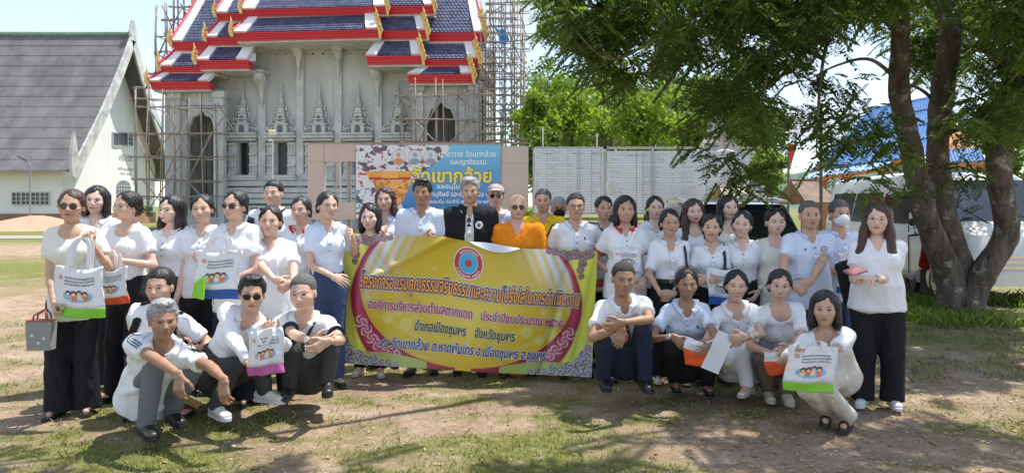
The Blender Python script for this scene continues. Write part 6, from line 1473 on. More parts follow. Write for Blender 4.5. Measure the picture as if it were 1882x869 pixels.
b = MB(); b.box((0, .58, 1.545), (1.30, .22, .03)); b.obj('spoiler', mat('silver_trim', (.45, .47, .5), .3, metal=.5), car)
b = MB(); b.box((0, -.04, .42), (1.66, .16, .22)); b.obj('bumper', M_BC, car); b = MB(); b.box((0, -.012, .68), (.46, .02, .13)); b.obj('number_plate', M_WSH, car)
# white van: nose to the right and towards the camera
van = empty('passenger_van', (7.62, 11.7, 0), rz=R(-91), label='tall white passenger van parked behind the big tree', cat='van')
# local: length along -x (tail) .. +x (nose), width along y
def vr(x, hw, z0, z1, tw, mid): return [(x, p[0], p[2]) for p in ring(0, hw, z0, z1, tw, mid)]
loft([vr(-3.6, .88, .34, 1.92, .70, 1.15), vr(-3.5, .93, .30, 2.02, .74, 1.15), vr(-1.0, .95, .28, 2.07, .76, 1.15), vr(-.05, .95, .28, 2.03, .74, 1.15), vr(.22, .95, .28, 1.93, .70, 1.15), vr(.62, .94, .28, 1.50, .76, 1.13), vr(.98, .93, .28, 1.16, .82, 1.08), vr(1.18, .90, .30, 1.03, .80, .85), vr(1.27, .84, .34, .80, .78, .65)], 'body', M_VW, van)
b = MB(); b.hull4([(.86, -.80, 1.22), (.86, .80, 1.22), (.29, .67, 1.86), (.29, -.67, 1.86)], (.035, 0, .03)); b.obj('windscreen', M_CG, van)
for (x0, x1) in ((-3.3, -2.35), (-2.27, -1.25), (-1.17, -.20)):
    b = MB(); b.hull4([(x0, -.945, 1.17), (x1, -.945, 1.17), (x1, -.80, 1.72), (x0, -.80, 1.72)], (0, -.022, .006)); b.obj('side_window', M_CG, van)
b = MB(); b.add([(-.12, -.945, 1.17), (.55, -.945, 1.17), (.12, -.80, 1.70), (-.12, -.80, 1.72), (-.12, -.967, 1.18), (.55, -.967, 1.18), (.12, -.822, 1.71), (-.12, -.822, 1.73)], [(0, 1, 2, 3), (7, 6, 5, 4), (0, 4, 5, 1), (1, 5, 6, 2), (2, 6, 7, 3), (3, 7, 4, 0)]); b.obj('front_door_window', M_CG, van)
b = MB(); b.tube([(-.16, -.962, .36), (-.16, -.966, 1.15)], .008, 4); b.obj('door_gap', M_TY, van); b = MB(); b.tube([(.70, -.955, .45), (.66, -.962, 1.12)], .008, 4); b.obj('door_gap', M_TY, van)
b = MB(); b.box((-.02, -.985, 1.02), (.18, .035, .045)); b.obj('door_handle', M_VW, van)
for s in (-1, 1):
    b = MB(); b.add([(.98, s * .60, .98), (1.02, s * .93, 1.02), (1.13, s * .91, .80), (1.22, s * .62, .80), (1.02, s * .60, 1.02), (1.04, s * .96, 1.05), (1.18, s * .94, .80), (1.28, s * .62, .80)], [(0, 1, 2, 3), (7, 6, 5, 4), (0, 4, 5, 1), (1, 5, 6, 2), (2, 6, 7, 3), (3, 7, 4, 0)]); b.obj('headlight', M_LMP, van)
    b = MB(); b.box((.30, s * 1.07, 1.24), (.12, .20, .26)); b.tube([(.34, s * .93, 1.14), (.32, s * 1.05, 1.16)], .025, 5); b.obj('wing_mirror', M_VW, van)
    for x in (.55, -2.55): wheel(van, x, s * .84, .34, .34, .22, 'y')
for z in (.72, .64, .56): b = MB(); b.box((1.27, 0, z), (.05, 1.10, .035)); b.obj('grille_bar', M_CHR, van)
b = MB(); b.box((1.235, 0, .64), (.05, 1.14, .24)); b.obj('grille', M_TY, van); b = MB(); b.box((1.24, 0, .40), (.16, 1.70, .20)); b.obj('bumper', M_VW, van)
for s in (-.35, .35): b = MB(); b.tube([(.93, s, 1.21), (.70, s - .30, 1.46)], .012, 4); b.obj('wiper', M_TY, van)
# red motorbike standing by the tree
M_MR = mat('bike_red', (.42, .012, .02), .25, coat=.8)
bk = empty('motorbike', (at(1700, 378, 11.6).x, 11.6, 0), rz=R(-104), label='red and black motorbike parked at the foot of the big tree', cat='motorbike')
# local: nose along +x
def bwheel(x, nm='wheel'):
    t = MB(); pr = [(x + .27 * math.cos(a), 0, .29 + .27 * math.sin(a)) for a in np.linspace(0, 2 * math.pi, 25)]; t.tube(pr, .045, 8, cap=False); o = t.obj(nm, M_TY, bk, smooth=True)
    t = MB()
    for k in range(9): a = 2 * math.pi * k / 9; t.tube([(x, 0, .29), (x + .23 * math.cos(a), 0, .29 + .23 * math.sin(a))], .008, 4)
    t.tube([(x + .225 * math.cos(a), 0, .29 + .225 * math.sin(a)) for a in np.linspace(0, 2 * math.pi, 25)], .014, 6, cap=False); t.tube([(x, -.05, .29), (x, .05, .29)], .045, 8); t.obj('spokes', M_RIMS, o)
bwheel(.62); bwheel(-.60)
f = Field((-.9, -.2, .2), (.8, .2, 1.15), .02); Xs = (0, 1, 0)
f.cone((.40, 0, .92), (.30, 0, .52), (.16, .05), (.19, .04), .04, side=Xs); f.cone((.30, 0, .50), (-.15, 0, .38), (.12, .06), (.10, .08), .05, side=Xs); f.cone((-.20, 0, .62), (-.80, 0, .74), (.11, .07), (.06, .05), .05, side=Xs); f.cone((-.15, 0, .40), (-.25, 0, .62), .09, .09, .05); f.ell((.46, 0, .93), (.09, .10, .10), .04)
V, F = f.mesh(); link('fairing', npmesh('fairing', V, F, M_MR), bk)
b = MB(); b.box((-.32, 0, .78), (.62, .22, .09)); b.obj('seat', M_BLK, bk); b = MB(); b.tube([(.62, .07, .29), (.52, .07, .62), (.42, .05, .92)], .022, 6); b.tube([(.62, -.07, .29), (.52, -.07, .62), (.42, -.05, .92)], .022, 6); b.obj('fork', M_RIMS, bk)
b = MB(); b.tube([(.36, .34, 1.0), (.40, .12, 1.03), (.41, 0, 1.0), (.40, -.12, 1.03), (.36, -.34, 1.0)], .016, 6); b.obj('handlebar', M_BLK, bk)
for s in (-1, 1):
    b = MB(); b.tube([(.38, s * .24, 1.02), (.40, s * .30, 1.20)], .007, 5); b.tube([(.395, s * .30, 1.22), (.415, s * .30, 1.22)], .062, 12); b.obj('mirror', M_BLK, bk)
b = MB(); b.tube([(.60 + .31 * math.cos(a), 0, .30 + .31 * math.sin(a)) for a in np.linspace(.3, 2.4, 9)], .055, 6); b.obj('front_mudguard', M_MR, bk, smooth=True); b = MB(); b.box((.53, 0, .95), (.04, .13, .10)); b.obj('headlight', M_LMP, bk); b = MB(); b.box((-.05, 0, .33), (.34, .22, .20)); b.tube([(-.1, -.12, .25), (-.75, -.14, .33)], .04, 8); b.obj('engine', M_GSH, bk)

# ================================================================ THE BIG TREE (three stems) AND ITS CANOPY
YT = 9.8; tp = at(1765, 378, YT); bt = empty('shade_tree', (tp.x, YT, 0), label='large three stemmed shade tree with feathery drooping leaves at the right', cat='tree')
def TP(px, py, Y): v = at(px, py, Y); return Vector((v.x - tp.x, v.y - YT, v.z))
def stem(pts, rads, nm='trunk', n=26):
    """smooth wobbly stem"""
    P_ = [Vector(p) for p in pts]; out = []; rr = []; m_ = 16 if n > 10 else 7
    for i in range(len(P_) - 1):
        p0, p1, p2, p3 = P_[max(i - 1, 0)], P_[i], P_[i + 1], P_[min(i + 2, len(P_) - 1)]
        for k in range(m_):
            t = k / m_; out.append(.5 * ((2 * p1) + (p2 - p0) * t + (2 * p0 - 5 * p1 + 4 * p2 - p3) * t * t + (3 * p1 - p0 - 3 * p2 + p3) * t ** 3)); rr.append(rads[i] * (1 - t) + rads[i + 1] * t)
    out.append(P_[-1]); rr.append(rads[-1]); b = MB(); b.tube(out, rr, n)
    V = np.array(b.v); nz_ = (fbm(V[:, 0] * 5 + V[:, 1] * 3, V[:, 2] * 3, 6, 3) - .5) + .30 * (fbm(V[:, 0] * 26 + V[:, 1] * 22, V[:, 2] * 9, 7, 3) - .5); c0 = np.repeat(np.array([tuple(p) for p in out]), n, 0); d = V - c0; V = c0 + d * (1 + nz_[:, None] * .32)
    b.v = [tuple(v) for v in V]; return b.obj(nm, M_BARK, bt, smooth=True, fix=False)
stem([TP(1752, 560, 9.8), TP(1742, 500, 9.8), TP(1712, 430, 9.7), TP(1690, 350, 9.6), TP(1672, 260, 9.5), TP(1652, 170, 9.3), TP(1655, 60, 9.0), TP(1650, -120, 8.8)], [.20, .175, .155, .145, .14, .125, .11, .08])
stem([TP(1778, 560, 9.9), TP(1760, 480, 9.95), TP(1735, 390, 9.95), TP(1724, 300, 9.9), TP(1728, 200, 9.8), TP(1745, 80, 9.6), TP(1752, -20, 9.5), TP(1770, -200, 9.2)], [.20, .18, .165, .15, .145, .14, .125, .09])
stem([TP(1778, 565, 9.8), TP(1806, 505, 9.7), TP(1850, 425, 9.6), TP(1838, 340, 9.5), TP(1838, 260, 9.4), TP(1862, 170, 9.3), TP(1900, 60, 9.2), TP(1950, -120, 9.0)], [.19, .165, .15, .15, .155, .15, .13, .10])
b = MB(); rs = np.random.RandomState(5)
for k in range(7):
    a = 2 * math.pi * k / 7 + .3; b.tube([(0.0, 0, .22), (.20 * math.cos(a), .20 * math.sin(a), .10), (.46 * math.cos(a), .4 * math.sin(a), -.04)], [.15, .09, .03], 8)
b.obj('root_flare', M_BARK, bt, smooth=True)
# limbs
LIMBS = [[(1655, 60, 9.0), (1560, -20, 8.6), (1440, -30, 8.2), (1300, 30, 8.4)], [(1652, 150, 9.3), (1600, 110, 9), (1540, 120, 8.8), (1480, 150, 8.6)], [(1745, 80, 9.6), (1700, -20, 10.2), (1600, -60, 11), (1450, -40, 11.5)], [(1752, -20, 9.5), (1650, -120, 9), (1400, -160, 8), (1150, -120, 8.2)],
         [(1728, 200, 9.8), (1700, 170, 9.4), (1660, 150, 8.8)], [(1862, 170, 9.3), (1830, 100, 9), (1790, 60, 8.6), (1740, 40, 8.2)], [(1400, -30, 8.2), (1250, 40, 7.8), (1130, 110, 7.6), (1060, 60, 7.6)], [(1300, 30, 8.4), (1250, 120, 8.4), (1200, 190, 8.2)],
         [(1440, -30, 8.2), (1420, 80, 8.0), (1400, 200, 7.8), (1410, 290, 7.8)], [(1560, -20, 8.6), (1520, 80, 8.0), (1505, 180, 7.6), (1500, 280, 7.4)], [(1862, 170, 9.3), (1882, 60, 8), (1860, -100, 6.5), (1500, -500, 5.5)], [(1650, -120, 8.8), (1400, -350, 7), (1000, -520, 5.6), (600, -700, 5)], [(1900, 60, 9.2), (1960, -60, 8.5), (2050, -200, 7.5)], [(1860, 110, 8.8), (1800, 80, 8.4), (1882, 50, 8)]]
for i, lm_ in enumerate(LIMBS): stem([TP(*p) for p in lm_], ([.032, .022, .014, .006] if i in (1, 4, 6, 7, 8, 9) else [.075, .05, .03, .015])[:len(lm_)], 'limb', 7)
# fronds: every frond a drooping stalk with pairs of narrow leaflets
def fronds(C, n_per, R_, seed, size=(.20, .42)):
    rs = np.random.RandomState(seed); n = len(C) * n_per; c = np.repeat(C, n_per, 0); r = np.repeat(R_, n_per)
    d = rs.normal(size=(n, 3)); d /= np.linalg.norm(d, axis=1, keepdims=True); p = c + d * (r * rs.rand(n) ** .6)[:, None] * np.array((1, 1, .7))
    az = rs.uniform(0, 2 * math.pi, n); dr = rs.uniform(-.2, .9, n); L_ = rs.uniform(*size, n)
    ax = np.stack([np.cos(az) * np.cos(dr), np.sin(az) * np.cos(dr), -np.sin(dr)], 1); dn = np.array((0, 0, -1.)); side = np.stack([-np.sin(az), np.cos(az), np.zeros(n)], 1) + rs.normal(size=(n, 3)) * .25; side /= np.linalg.norm(side, axis=1, keepdims=True)
    Q = []; m_ = 8
    for k in range(m_):
        t = (k + 1) / m_; q = p + ax * (L_ * t)[:, None] + dn * (L_ * .30 * t * t)[:, None]
        for s in (-1, 1):
            ll = L_ * .36 * (1 - .55 * abs(t - .45)); w = L_ * .082
            a = side * s * .85 + ax * .50 + dn * rs.uniform(.0, .5, n)[:, None]; a /= np.linalg.norm(a, axis=1, keepdims=True); wv = np.cross(a, side) ; wv = ax * .8 + wv * .35; wv /= np.linalg.norm(wv, axis=1, keepdims=True)
            Q.append(np.stack([q, q + a * (ll * .45)[:, None] + wv * w[:, None], q + a * ll[:, None] + dn * (ll * .12)[:, None], q + a * (ll * .45)[:, None] - wv * w[:, None]], 1))
    V = np.concatenate(Q, 0).reshape(-1, 3); return V
def ybot(px):
    xs = [985, 1010, 1040, 1090, 1140, 1200, 1260, 1300, 1340, 1380, 1420, 1450, 1470, 1490, 1540, 1600, 1650, 1700, 1760, 1800, 1850, 1900, 1960]; ys = [40, 75, 150, 215, 235, 240, 240, 270, 320, 330, 330, 270, 150, 130, 130, 110, 170, 200, 240, 310, 320, 260, 240]
    return np.interp(px, xs, ys)
rs = np.random.RandomState(31); pts = []
while len(pts) < 430:
    px = rs.uniform(995, 1960); py = rs.uniform(-90, 335); yb = ybot(px) - 72
    if py > yb: continue
    gap = vnoise(np.array([px / 42.]), np.array([py / 34.]), 60)[0]; ed = (yb - py) / 110
    lim = .47 if py > 40 else .36
    if 1300 < px < 1640 and py > 60: lim = .56 if px > 1430 else .48
    if 1440 < px < 1700 and 100 < py < 200: lim = .66
    if px > 1700: lim = .38
    if gap < lim or (ed < .35 and rs.rand() > .55 + ed): continue
    Y = rs.uniform(7.0, 11.5) if px > 1150 else rs.uniform(7.6, 10.5)
    if 1615 < px < 1790 and py > -10: Y = rs.uniform(10.6, 12.5)
    if 1280 < px < 1680 and py > 70 and rs.rand() < (.35 if px > 1440 else .10): continue
    v = at(px, py, Y); pts.append((v.x - tp.x, v.y - YT, v.z))
C = np.array(pts)
hang = [(1530, 235, 7.6), (1560, 215, 7.8), (1600, 225, 7.9), (1625, 240, 8), (1570, 260, 7.5), (1540, 262, 7.3), (1640, 262, 7.9), (1500, 205, 7.8), (1515, 250, 7.2), (1610, 290, 7.6), (1660, 300, 7.6), (1590, 330, 7.6), (1530, 290, 7.1), (1780, 320, 8), (1765, 300, 8.2), (1655, 345, 7.8), (1480, 200, 8), (1550, 190, 8.2), (1590, 195, 8.2),
        (1640, 215, 8.4), (1500, 150, 8.6), (1530, 140, 8.4), (1570, 150, 8.6), (1345, 330, 8), (1375, 345, 7.9), (1330, 300, 8), (1400, 320, 7.8), (1360, 290, 7.9), (1290, 265, 8), (1245, 235, 8.2)]
Ch = np.array([tuple(TP(*h)) for h in hang])
V = np.concatenate([fronds(C, 27, np.full(len(C), .40), 32, (.13, .30)), fronds(Ch, 13, np.full(len(Ch), .24), 33, (.14, .30))])
link('crown', npmesh('crown', V, np.arange(len(V)).reshape(-1, 4), LF_NEAR, smooth=False), bt)
# the rest of the crown, above and beside the picture: it shades the ground
rs = np.random.RandomState(35); n = 105
x = rs.uniform(-4.2, 9.5, n); y = rs.uniform(2.4, 9.5, n); z = 6.0 + rs.uniform(0, 1.7, n) - .02 * (x - 4) ** 2
k = (x > 2.2 + rs.uniform(-.5, .5, n)) | ((y < 5.6) & (rs.rand(n) < .30)) ; k &= ~((x < 1.2) & (y > 5.4)); x, y, z = x[k], y[k], z[k]
V = fronds(np.stack([x - tp.x, y - YT, z], 1), 24, np.full(len(x), .55), 36, (.3, .5)); link('upper_crown', npmesh('upper_crown', V, np.arange(len(V)).reshape(-1, 4), LF_NEAR, smooth=False), bt)
# undergrowth round the tree foot
blades('undergrowth', 9000, 4.2, 9.5, 8.6, 11.4, .16, .009, 51, lambda x, y: (fbm(x * 1.3, y * 1.3, 70) > .42) * .8, LF_M)
blades('weeds', 16000, 3.2, 9.0, 6.0, 9.5, .05, .004, 52, lambda x, y: (fbm(x * 1.1, y * 1.1, 71) > .47) * .8, GRM)
# ================================================================ THE LONG YELLOW BANNER HELD BY THE GROUP
def bpt(u, v, off=0.0):
    u = np.asarray(u, float); v = np.asarray(v, float)
    tx = np.interp(u, [0, .15, .30, .40, .52, .64, .80, 1], [0, .15, .30, .40, .52, .64, .80, 1])
    ty = np.interp(u, [0, .03, .15, .30, .40, .52, .64, .80, .96, 1], [431, 429, 432, 433, 435, 446, 456, 458, 459, 462])
    by = np.interp(u, [0, .1, .3, .6, .9, 1], [666, 669, 675, 684, 690, 693])
    px = (628 + (1098 - 628) * tx) * v + (614 + (1087 - 614) * u) * (1 - v); py = ty * v + by * (1 - v)
    Y = 5.98 + .05 * u - .10 * (1 - v) * .6
    Y = Y + .035 * np.sin(u * 21 + v * 3.0) * (.25 + .75 * np.exp(-(1 - v) * 2.2)) + .022 * np.sin(u * 9 - v * 5 + 1) + .14 * np.clip((.075 - u) / .075, 0, 1) ** 1.5 * (.5 + .5 * np.sin(v * 4)) + .03 * np.exp(-((u * .9 + v * .35 - .42) / .02) ** 2) * np.clip(v * 2 - .5, 0, 1) - .03 * np.exp(-((u - .42 + (1 - v) * .9) / .03) ** 2) * v
    Y = Y + .02 * np.exp(-(((u - .9) + (1 - v) * .1) / .015) ** 2)
    Y = Y - off; r = np.stack([(px - CX) / FX * Y, Y, CAMH - (py - HZ) / FX * Y], -1); return r
def banner_art(u, v):
    N_ = len(u); X = (u - .5) * 2; Yv = (v - .5) * 2; one = np.ones((N_, 1))
    ol = np.array((.56, .40, .018)); c = ol * one * (.88 + .22 * fbm(u * 4, v * 3, 81, 3))[:, None]
    glow = np.exp(-((X / .75) ** 2 + ((Yv + .05) / .75) ** 2)); c = c + glow[:, None] * np.array((.14, .13, .035))
    ang = np.arctan2(Yv + .9, X); ray = np.clip(np.sin(ang * 22), 0, 1) * np.clip(-Yv + .2, 0, 1) * .05; c = c + ray[:, None]
    for (cx, cy, r) in [(.20, .37, .022), (.235, .42, .020), (.27, .33, .024), (.35, .44, .016), (.30, .60, .012), (.17, .76, .010), (.37, .76, .008), (.66, .72, .010), (.72, .66, .009), (.80, .50, .013), (.86, .47, .016), (.74, .33, .022), (.79, .27, .020), (.69, .30, .014), (.83, .33, .022), (.62, .25, .010), (.12, .52, .01), (.55, .9, .006), (.9, .6, .01)]:
        e = ((u - cx) / r) ** 2 + ((v - cy) / (r * 2.05)) ** 2; c = np.where((e < 1)[:, None], c * .72 + np.array((.20, .22, .10)), c)
    sp = vnoise(u * 300, v * 150, 82) > .985; c = np.where((sp & (v > .35))[:, None], (.75, .75, .45), c)
    # white-blue silk at both upper corners
    for s in (-1, 1):
        uu = u if s < 0 else 1 - u; d = uu - (.085 + .22 * np.clip(v - .45, 0, 1) ** 1.2); w_ = np.clip((v - .42) * 2.4, 0, 1) * np.exp(-(d / (.030 + .06 * v)) ** 2); st = .6 + .4 * np.sin(d * 160); c = c * (1 - (w_ * st)[:, None] * .9) + np.array((.56, .62, .80)) * (w_ * st)[:, None] * .9
    # maroon drape sweeping round both sides and the foot
    def scroll(uu, v, cs):
        best = np.full(N_, 9.); pat = np.zeros(N_)
        for (cx, cy, r, k) in cs:
            dx = (uu - cx) * 1.95; dy = v - cy; rr = np.sqrt(dx * dx + dy * dy) / r; th = np.arctan2(dy, dx); m_ = rr < best; best = np.where(m_, rr, best); pat = np.where(m_, np.sin(k * th + rr * 9), pat)
        return best, pat
    for s in (-1, 1):
        uu = u if s < 0 else 1 - u; e_ = np.sqrt(((uu - .50) / .415) ** 2 + ((v - .62) / .60) ** 2); th = np.arctan2(v - .62, .5 - uu); inn = 1.0; out = 1.0 + .055 + .20 * np.clip(.75 - v, 0, 1) + .26 * np.clip(.35 - v, 0, 1)
        m_ = (e_ > inn) & (e_ < out) & (uu < .47); sh = .55 + .45 * np.sin((e_ - inn) / (out - inn) * 6.0 + th * 2); mc = np.array((.27, .015, .045)) * one + np.array((.24, .05, .10)) * sh[:, None] * .8
        bo_, pa_ = scroll(uu, v, [(.095, .33, .05, 3), (.115, .27, .05, -3), (.14, .21, .05, 3), (.165, .165, .05, -3), (.20, .13, .05, 3), (.235, .10, .04, 2)]); orn = m_ & (bo_ < 1) & (pa_ > .2); mc = np.where(orn[:, None], (.60, .42, .45), mc); soft = (np.clip((e_ - inn) / .012 + .5, 0, 1) * (uu < .47))[:, None]; c = c * (1 - soft) + mc * soft
        m2 = (e_ >= out - .01) & (uu < .5); s2 = (np.clip((e_ - out) / .012 + .5, 0, 1))[:, None]; gc = np.array((.38, .42, .06)) * one * (.7 + .5 * np.abs(np.sin(uu * 70 + v * 6)))[:, None] + np.array((.22, .20, .02)); c = np.where(m2[:, None], c * (1 - s2) + np.clip(gc, 0, 1) * s2, c)
        # foot: pale green leaf and the coloured scrollwork
        leaf = (v < .085 - (uu - .15) ** 2 * 1.3 + .02) & (uu < .36) & (uu > .08); c = np.where(leaf[:, None], (.36, .44, .12), c)
        bo_, pa_ = scroll(uu, v, [(.015, .22, .04, 3), (.03, .16, .05, -3), (.015, .10, .045, 3), (.05, .10, .05, 2), (.02, .03, .05, -2), (.06, .03, .05, 3), (.09, .065, .045, -3), (.115, .025, .045, 2), (.15, .04, .04, -3), (.18, .015, .035, 3), (.21, .02, .03, 2), (.24, .015, .025, 2)])
        cc = np.where((pa_ > .35)[:, None], (.22, .42, .44), np.where((pa_ < -.35)[:, None], (.25, .04, .11), (.48, .46, .46))); c = np.where((bo_ < 1.0)[:, None], cc, c)
        bo_, pa_ = scroll(uu, v, [(.03, .97, .04, 3), (.055, .945, .045, -3), (.085, .965, .045, 3), (.11, .95, .04, -2), (.135, .975, .035, 3), (.165, .98, .03, -3), (.19, .985, .025, 2), (.055, .89, .035, 3), (.062, .84, .03, -3), (.058, .79, .025, 2)])
        cc = np.where((pa_ > .4)[:, None], (.28, .09, .11), np.where((pa_ < -.45)[:, None], (.05, .05, .08), (.44, .36, .36))); c = np.where((bo_ < 1.0)[:, None], cc, c)
    hole = (u < .018) & (v > .1); c = np.where(hole[:, None], c * .8, c)
    return c
bn = empty('vinyl_banner', tuple(bpt(.5, 0.0)), label='long yellow printed banner held up in front of the middle of the group', cat='banner'); bn.location.z = 0
BO = np.array(bn.location); bl = lambda u, v, off=0.0: bpt(u, v, off) - BO
printed('cloth', bl, 420, 220, banner_art, vcol_mat('banner_vinyl', .32, .5), bn)
b = MB()                                                        # white back of the banner folded over at the top
us = np.linspace(.50, .70, 22); vs = []; fs = []
for u_ in us:
    w_ = math.sin((u_ - .5) / .2 * math.pi) ; p = bpt(u_, 1.0); q = bpt(u_, 1.0 - .045 * w_, .018); vs += [tuple(p - BO + np.array((0, .0, .022 * w_))), tuple(q - BO), ]
for i in range(21): fs.append((2 * i, 2 * i + 1, 2 * i + 3, 2 * i + 2))
b.add(vs, fs); b.obj('folded_edge', mat('vinyl_back', (.66, .70, .80), .5), bn, fix=False)
M_OR = mat('ink_orange', (.90, .36, .03), .4); M_NV = mat('ink_navy', (.015, .06, .20), .4); M_PK = mat('ink_magenta', (.42, .012, .12), .4); M_INK = mat('ink_dark', (.012, .03, .045), .4); M_HL = mat('ink_halo', (.80, .78, .80), .4); M_HLY = mat('ink_halo_yellow', (.78, .76, .45), .4)
def tilt(y0, y1, x0, x1): return lambda u, v, off=0.0: bpt(u, v + y0 + (y1 - y0) * (np.asarray(u) - x0) / (x1 - x0), off) - BO
def line(t, x0, x1, y0, y1, h, layers, sh):
    f = tilt(y0, y1, x0, x1)
    for k, (bo, m_) in enumerate(layers):
        last = k == len(layers) - 1; lettering(t, f, x0, x1, 0, h, bo if last else .01, m_, bn, .005 + .0055 * k, name='lettering' if last else 'letter_outline', shear=sh, ring=0 if last else bo, res=2)
line('โครงการอบรมคุณธรรมจริยธรรมและความโปร่งใสในการดำเนินงาน', .085, .940, .595, .555, .094, [(.125, M_HL), (.080, M_NV), (.020, M_OR)], .25)
line('องค์การบริหารส่วนตำบลตากแดด', .120, .525, .435, .410, .062, [(.06, M_HL), (.022, M_PK)], .12)
line('ประจำปีงบประมาณ ๒๕๖๘', .560, .880, .408, .385, .062, [(.06, M_HL), (.022, M_PK)], .12)
line('อำเภอเมืองชุมพร', .305, .505, .285, .270, .064, [(.06, M_HLY), (.020, M_INK)], .20)
line('จังหวัดชุมพร', .540, .695, .268, .258, .064, [(.06, M_HLY), (.020, M_INK)], .20)
line('ณ วัดเขากล้วย ต.หาดพันไกร อ.เมืองชุมพร จ.ชุมพร', .180, .820, .145, .115, .064, [(.06, M_HL), (.020, M_NV)], .25)
def disc_on(fn, u0, v0, ru, rv, off, m_, parent, name, r_in=0, n=40, a0=0, a1=2 * math.pi):
    vs = []; fs = []; K = 5
    for i in range(n + 1):
        a = a0 + (a1 - a0) * i / n
        for k in range(K + 1): t = r_in + (1 - r_in) * k / K; vs.append(tuple(fn(u0 + ru * t * math.cos(a), v0 + rv * t * math.sin(a), off)))
    for i in range(n):
        for k in range(K): q = i * (K + 1) + k; fs.append((q, q + 1, q + K + 2, q + K + 1))
    b = MB(); b.add(vs, fs); return b.obj(name, m_, parent, fix=False)
EU, EV, ER, EQ = .500, .832, .058, .128
em = disc_on(bl, EU, EV, ER, EQ, .004, M_HL, bn, 'emblem'); em['label'] = 'round red and blue council emblem'
disc_on(bl, EU, EV, ER * .94, EQ * .94, .0055, mat('ink_red', (.50, .035, .03), .4), em, 'red_ring'); disc_on(bl, EU, EV, ER * .645, EQ * .645, .007, M_HL, em, 'ring_line'); disc_on(bl, EU, EV, ER * .62, EQ * .62, .008, mat('ink_blue', (.03, .42, .68), .4), em, 'blue_disc')
disc_on(bl, EU, EV, ER * .24, EQ * .24, .0095, mat('ink_red2', (.52, .05, .04), .4), em, 'centre')
b = MB()
for k in range(24):
    a = 2 * math.pi * k / 24; p = [tuple(bl(EU + ER * r * math.cos(a + d), EV + EQ * r * math.sin(a + d), .009)) for r, d in ((.27, -.02), (.56, -.005), (.56, .005), (.27, .02))]; b.add(p, [(0, 1, 2, 3)])
o = b.obj('rays', mat('ink_ray', (.10, .50, .70), .4), em, fix=False); o['kind'] = 'stuff'
def arc_text(t, a0, a1, rin, h, top=True):
    V, F = text_geo(t, .02); x0, x1 = V[:, 0].min(), V[:, 0].max(); P = []
    for (x, y) in V:
        s_ = (x - x0) / (x1 - x0); a = a0 + (a1 - a0) * s_; r = rin + (y / .62 * h if top else -y / .62 * h); P.append(tuple(bl(EU + ER * r * math.cos(a), EV + EQ * r * math.sin(a), .008)))
    me = bpy.data.meshes.new('lettering'); me.from_pydata(P, [], F); me.materials.append(M_HL); link('lettering', me, em)
arc_text('อบต.ตากแดด', R(140), R(40), .70, .15); arc_text('อ.เมืองชุมพร  จ.ชุมพร', R(205), R(335), .87, .13, False)

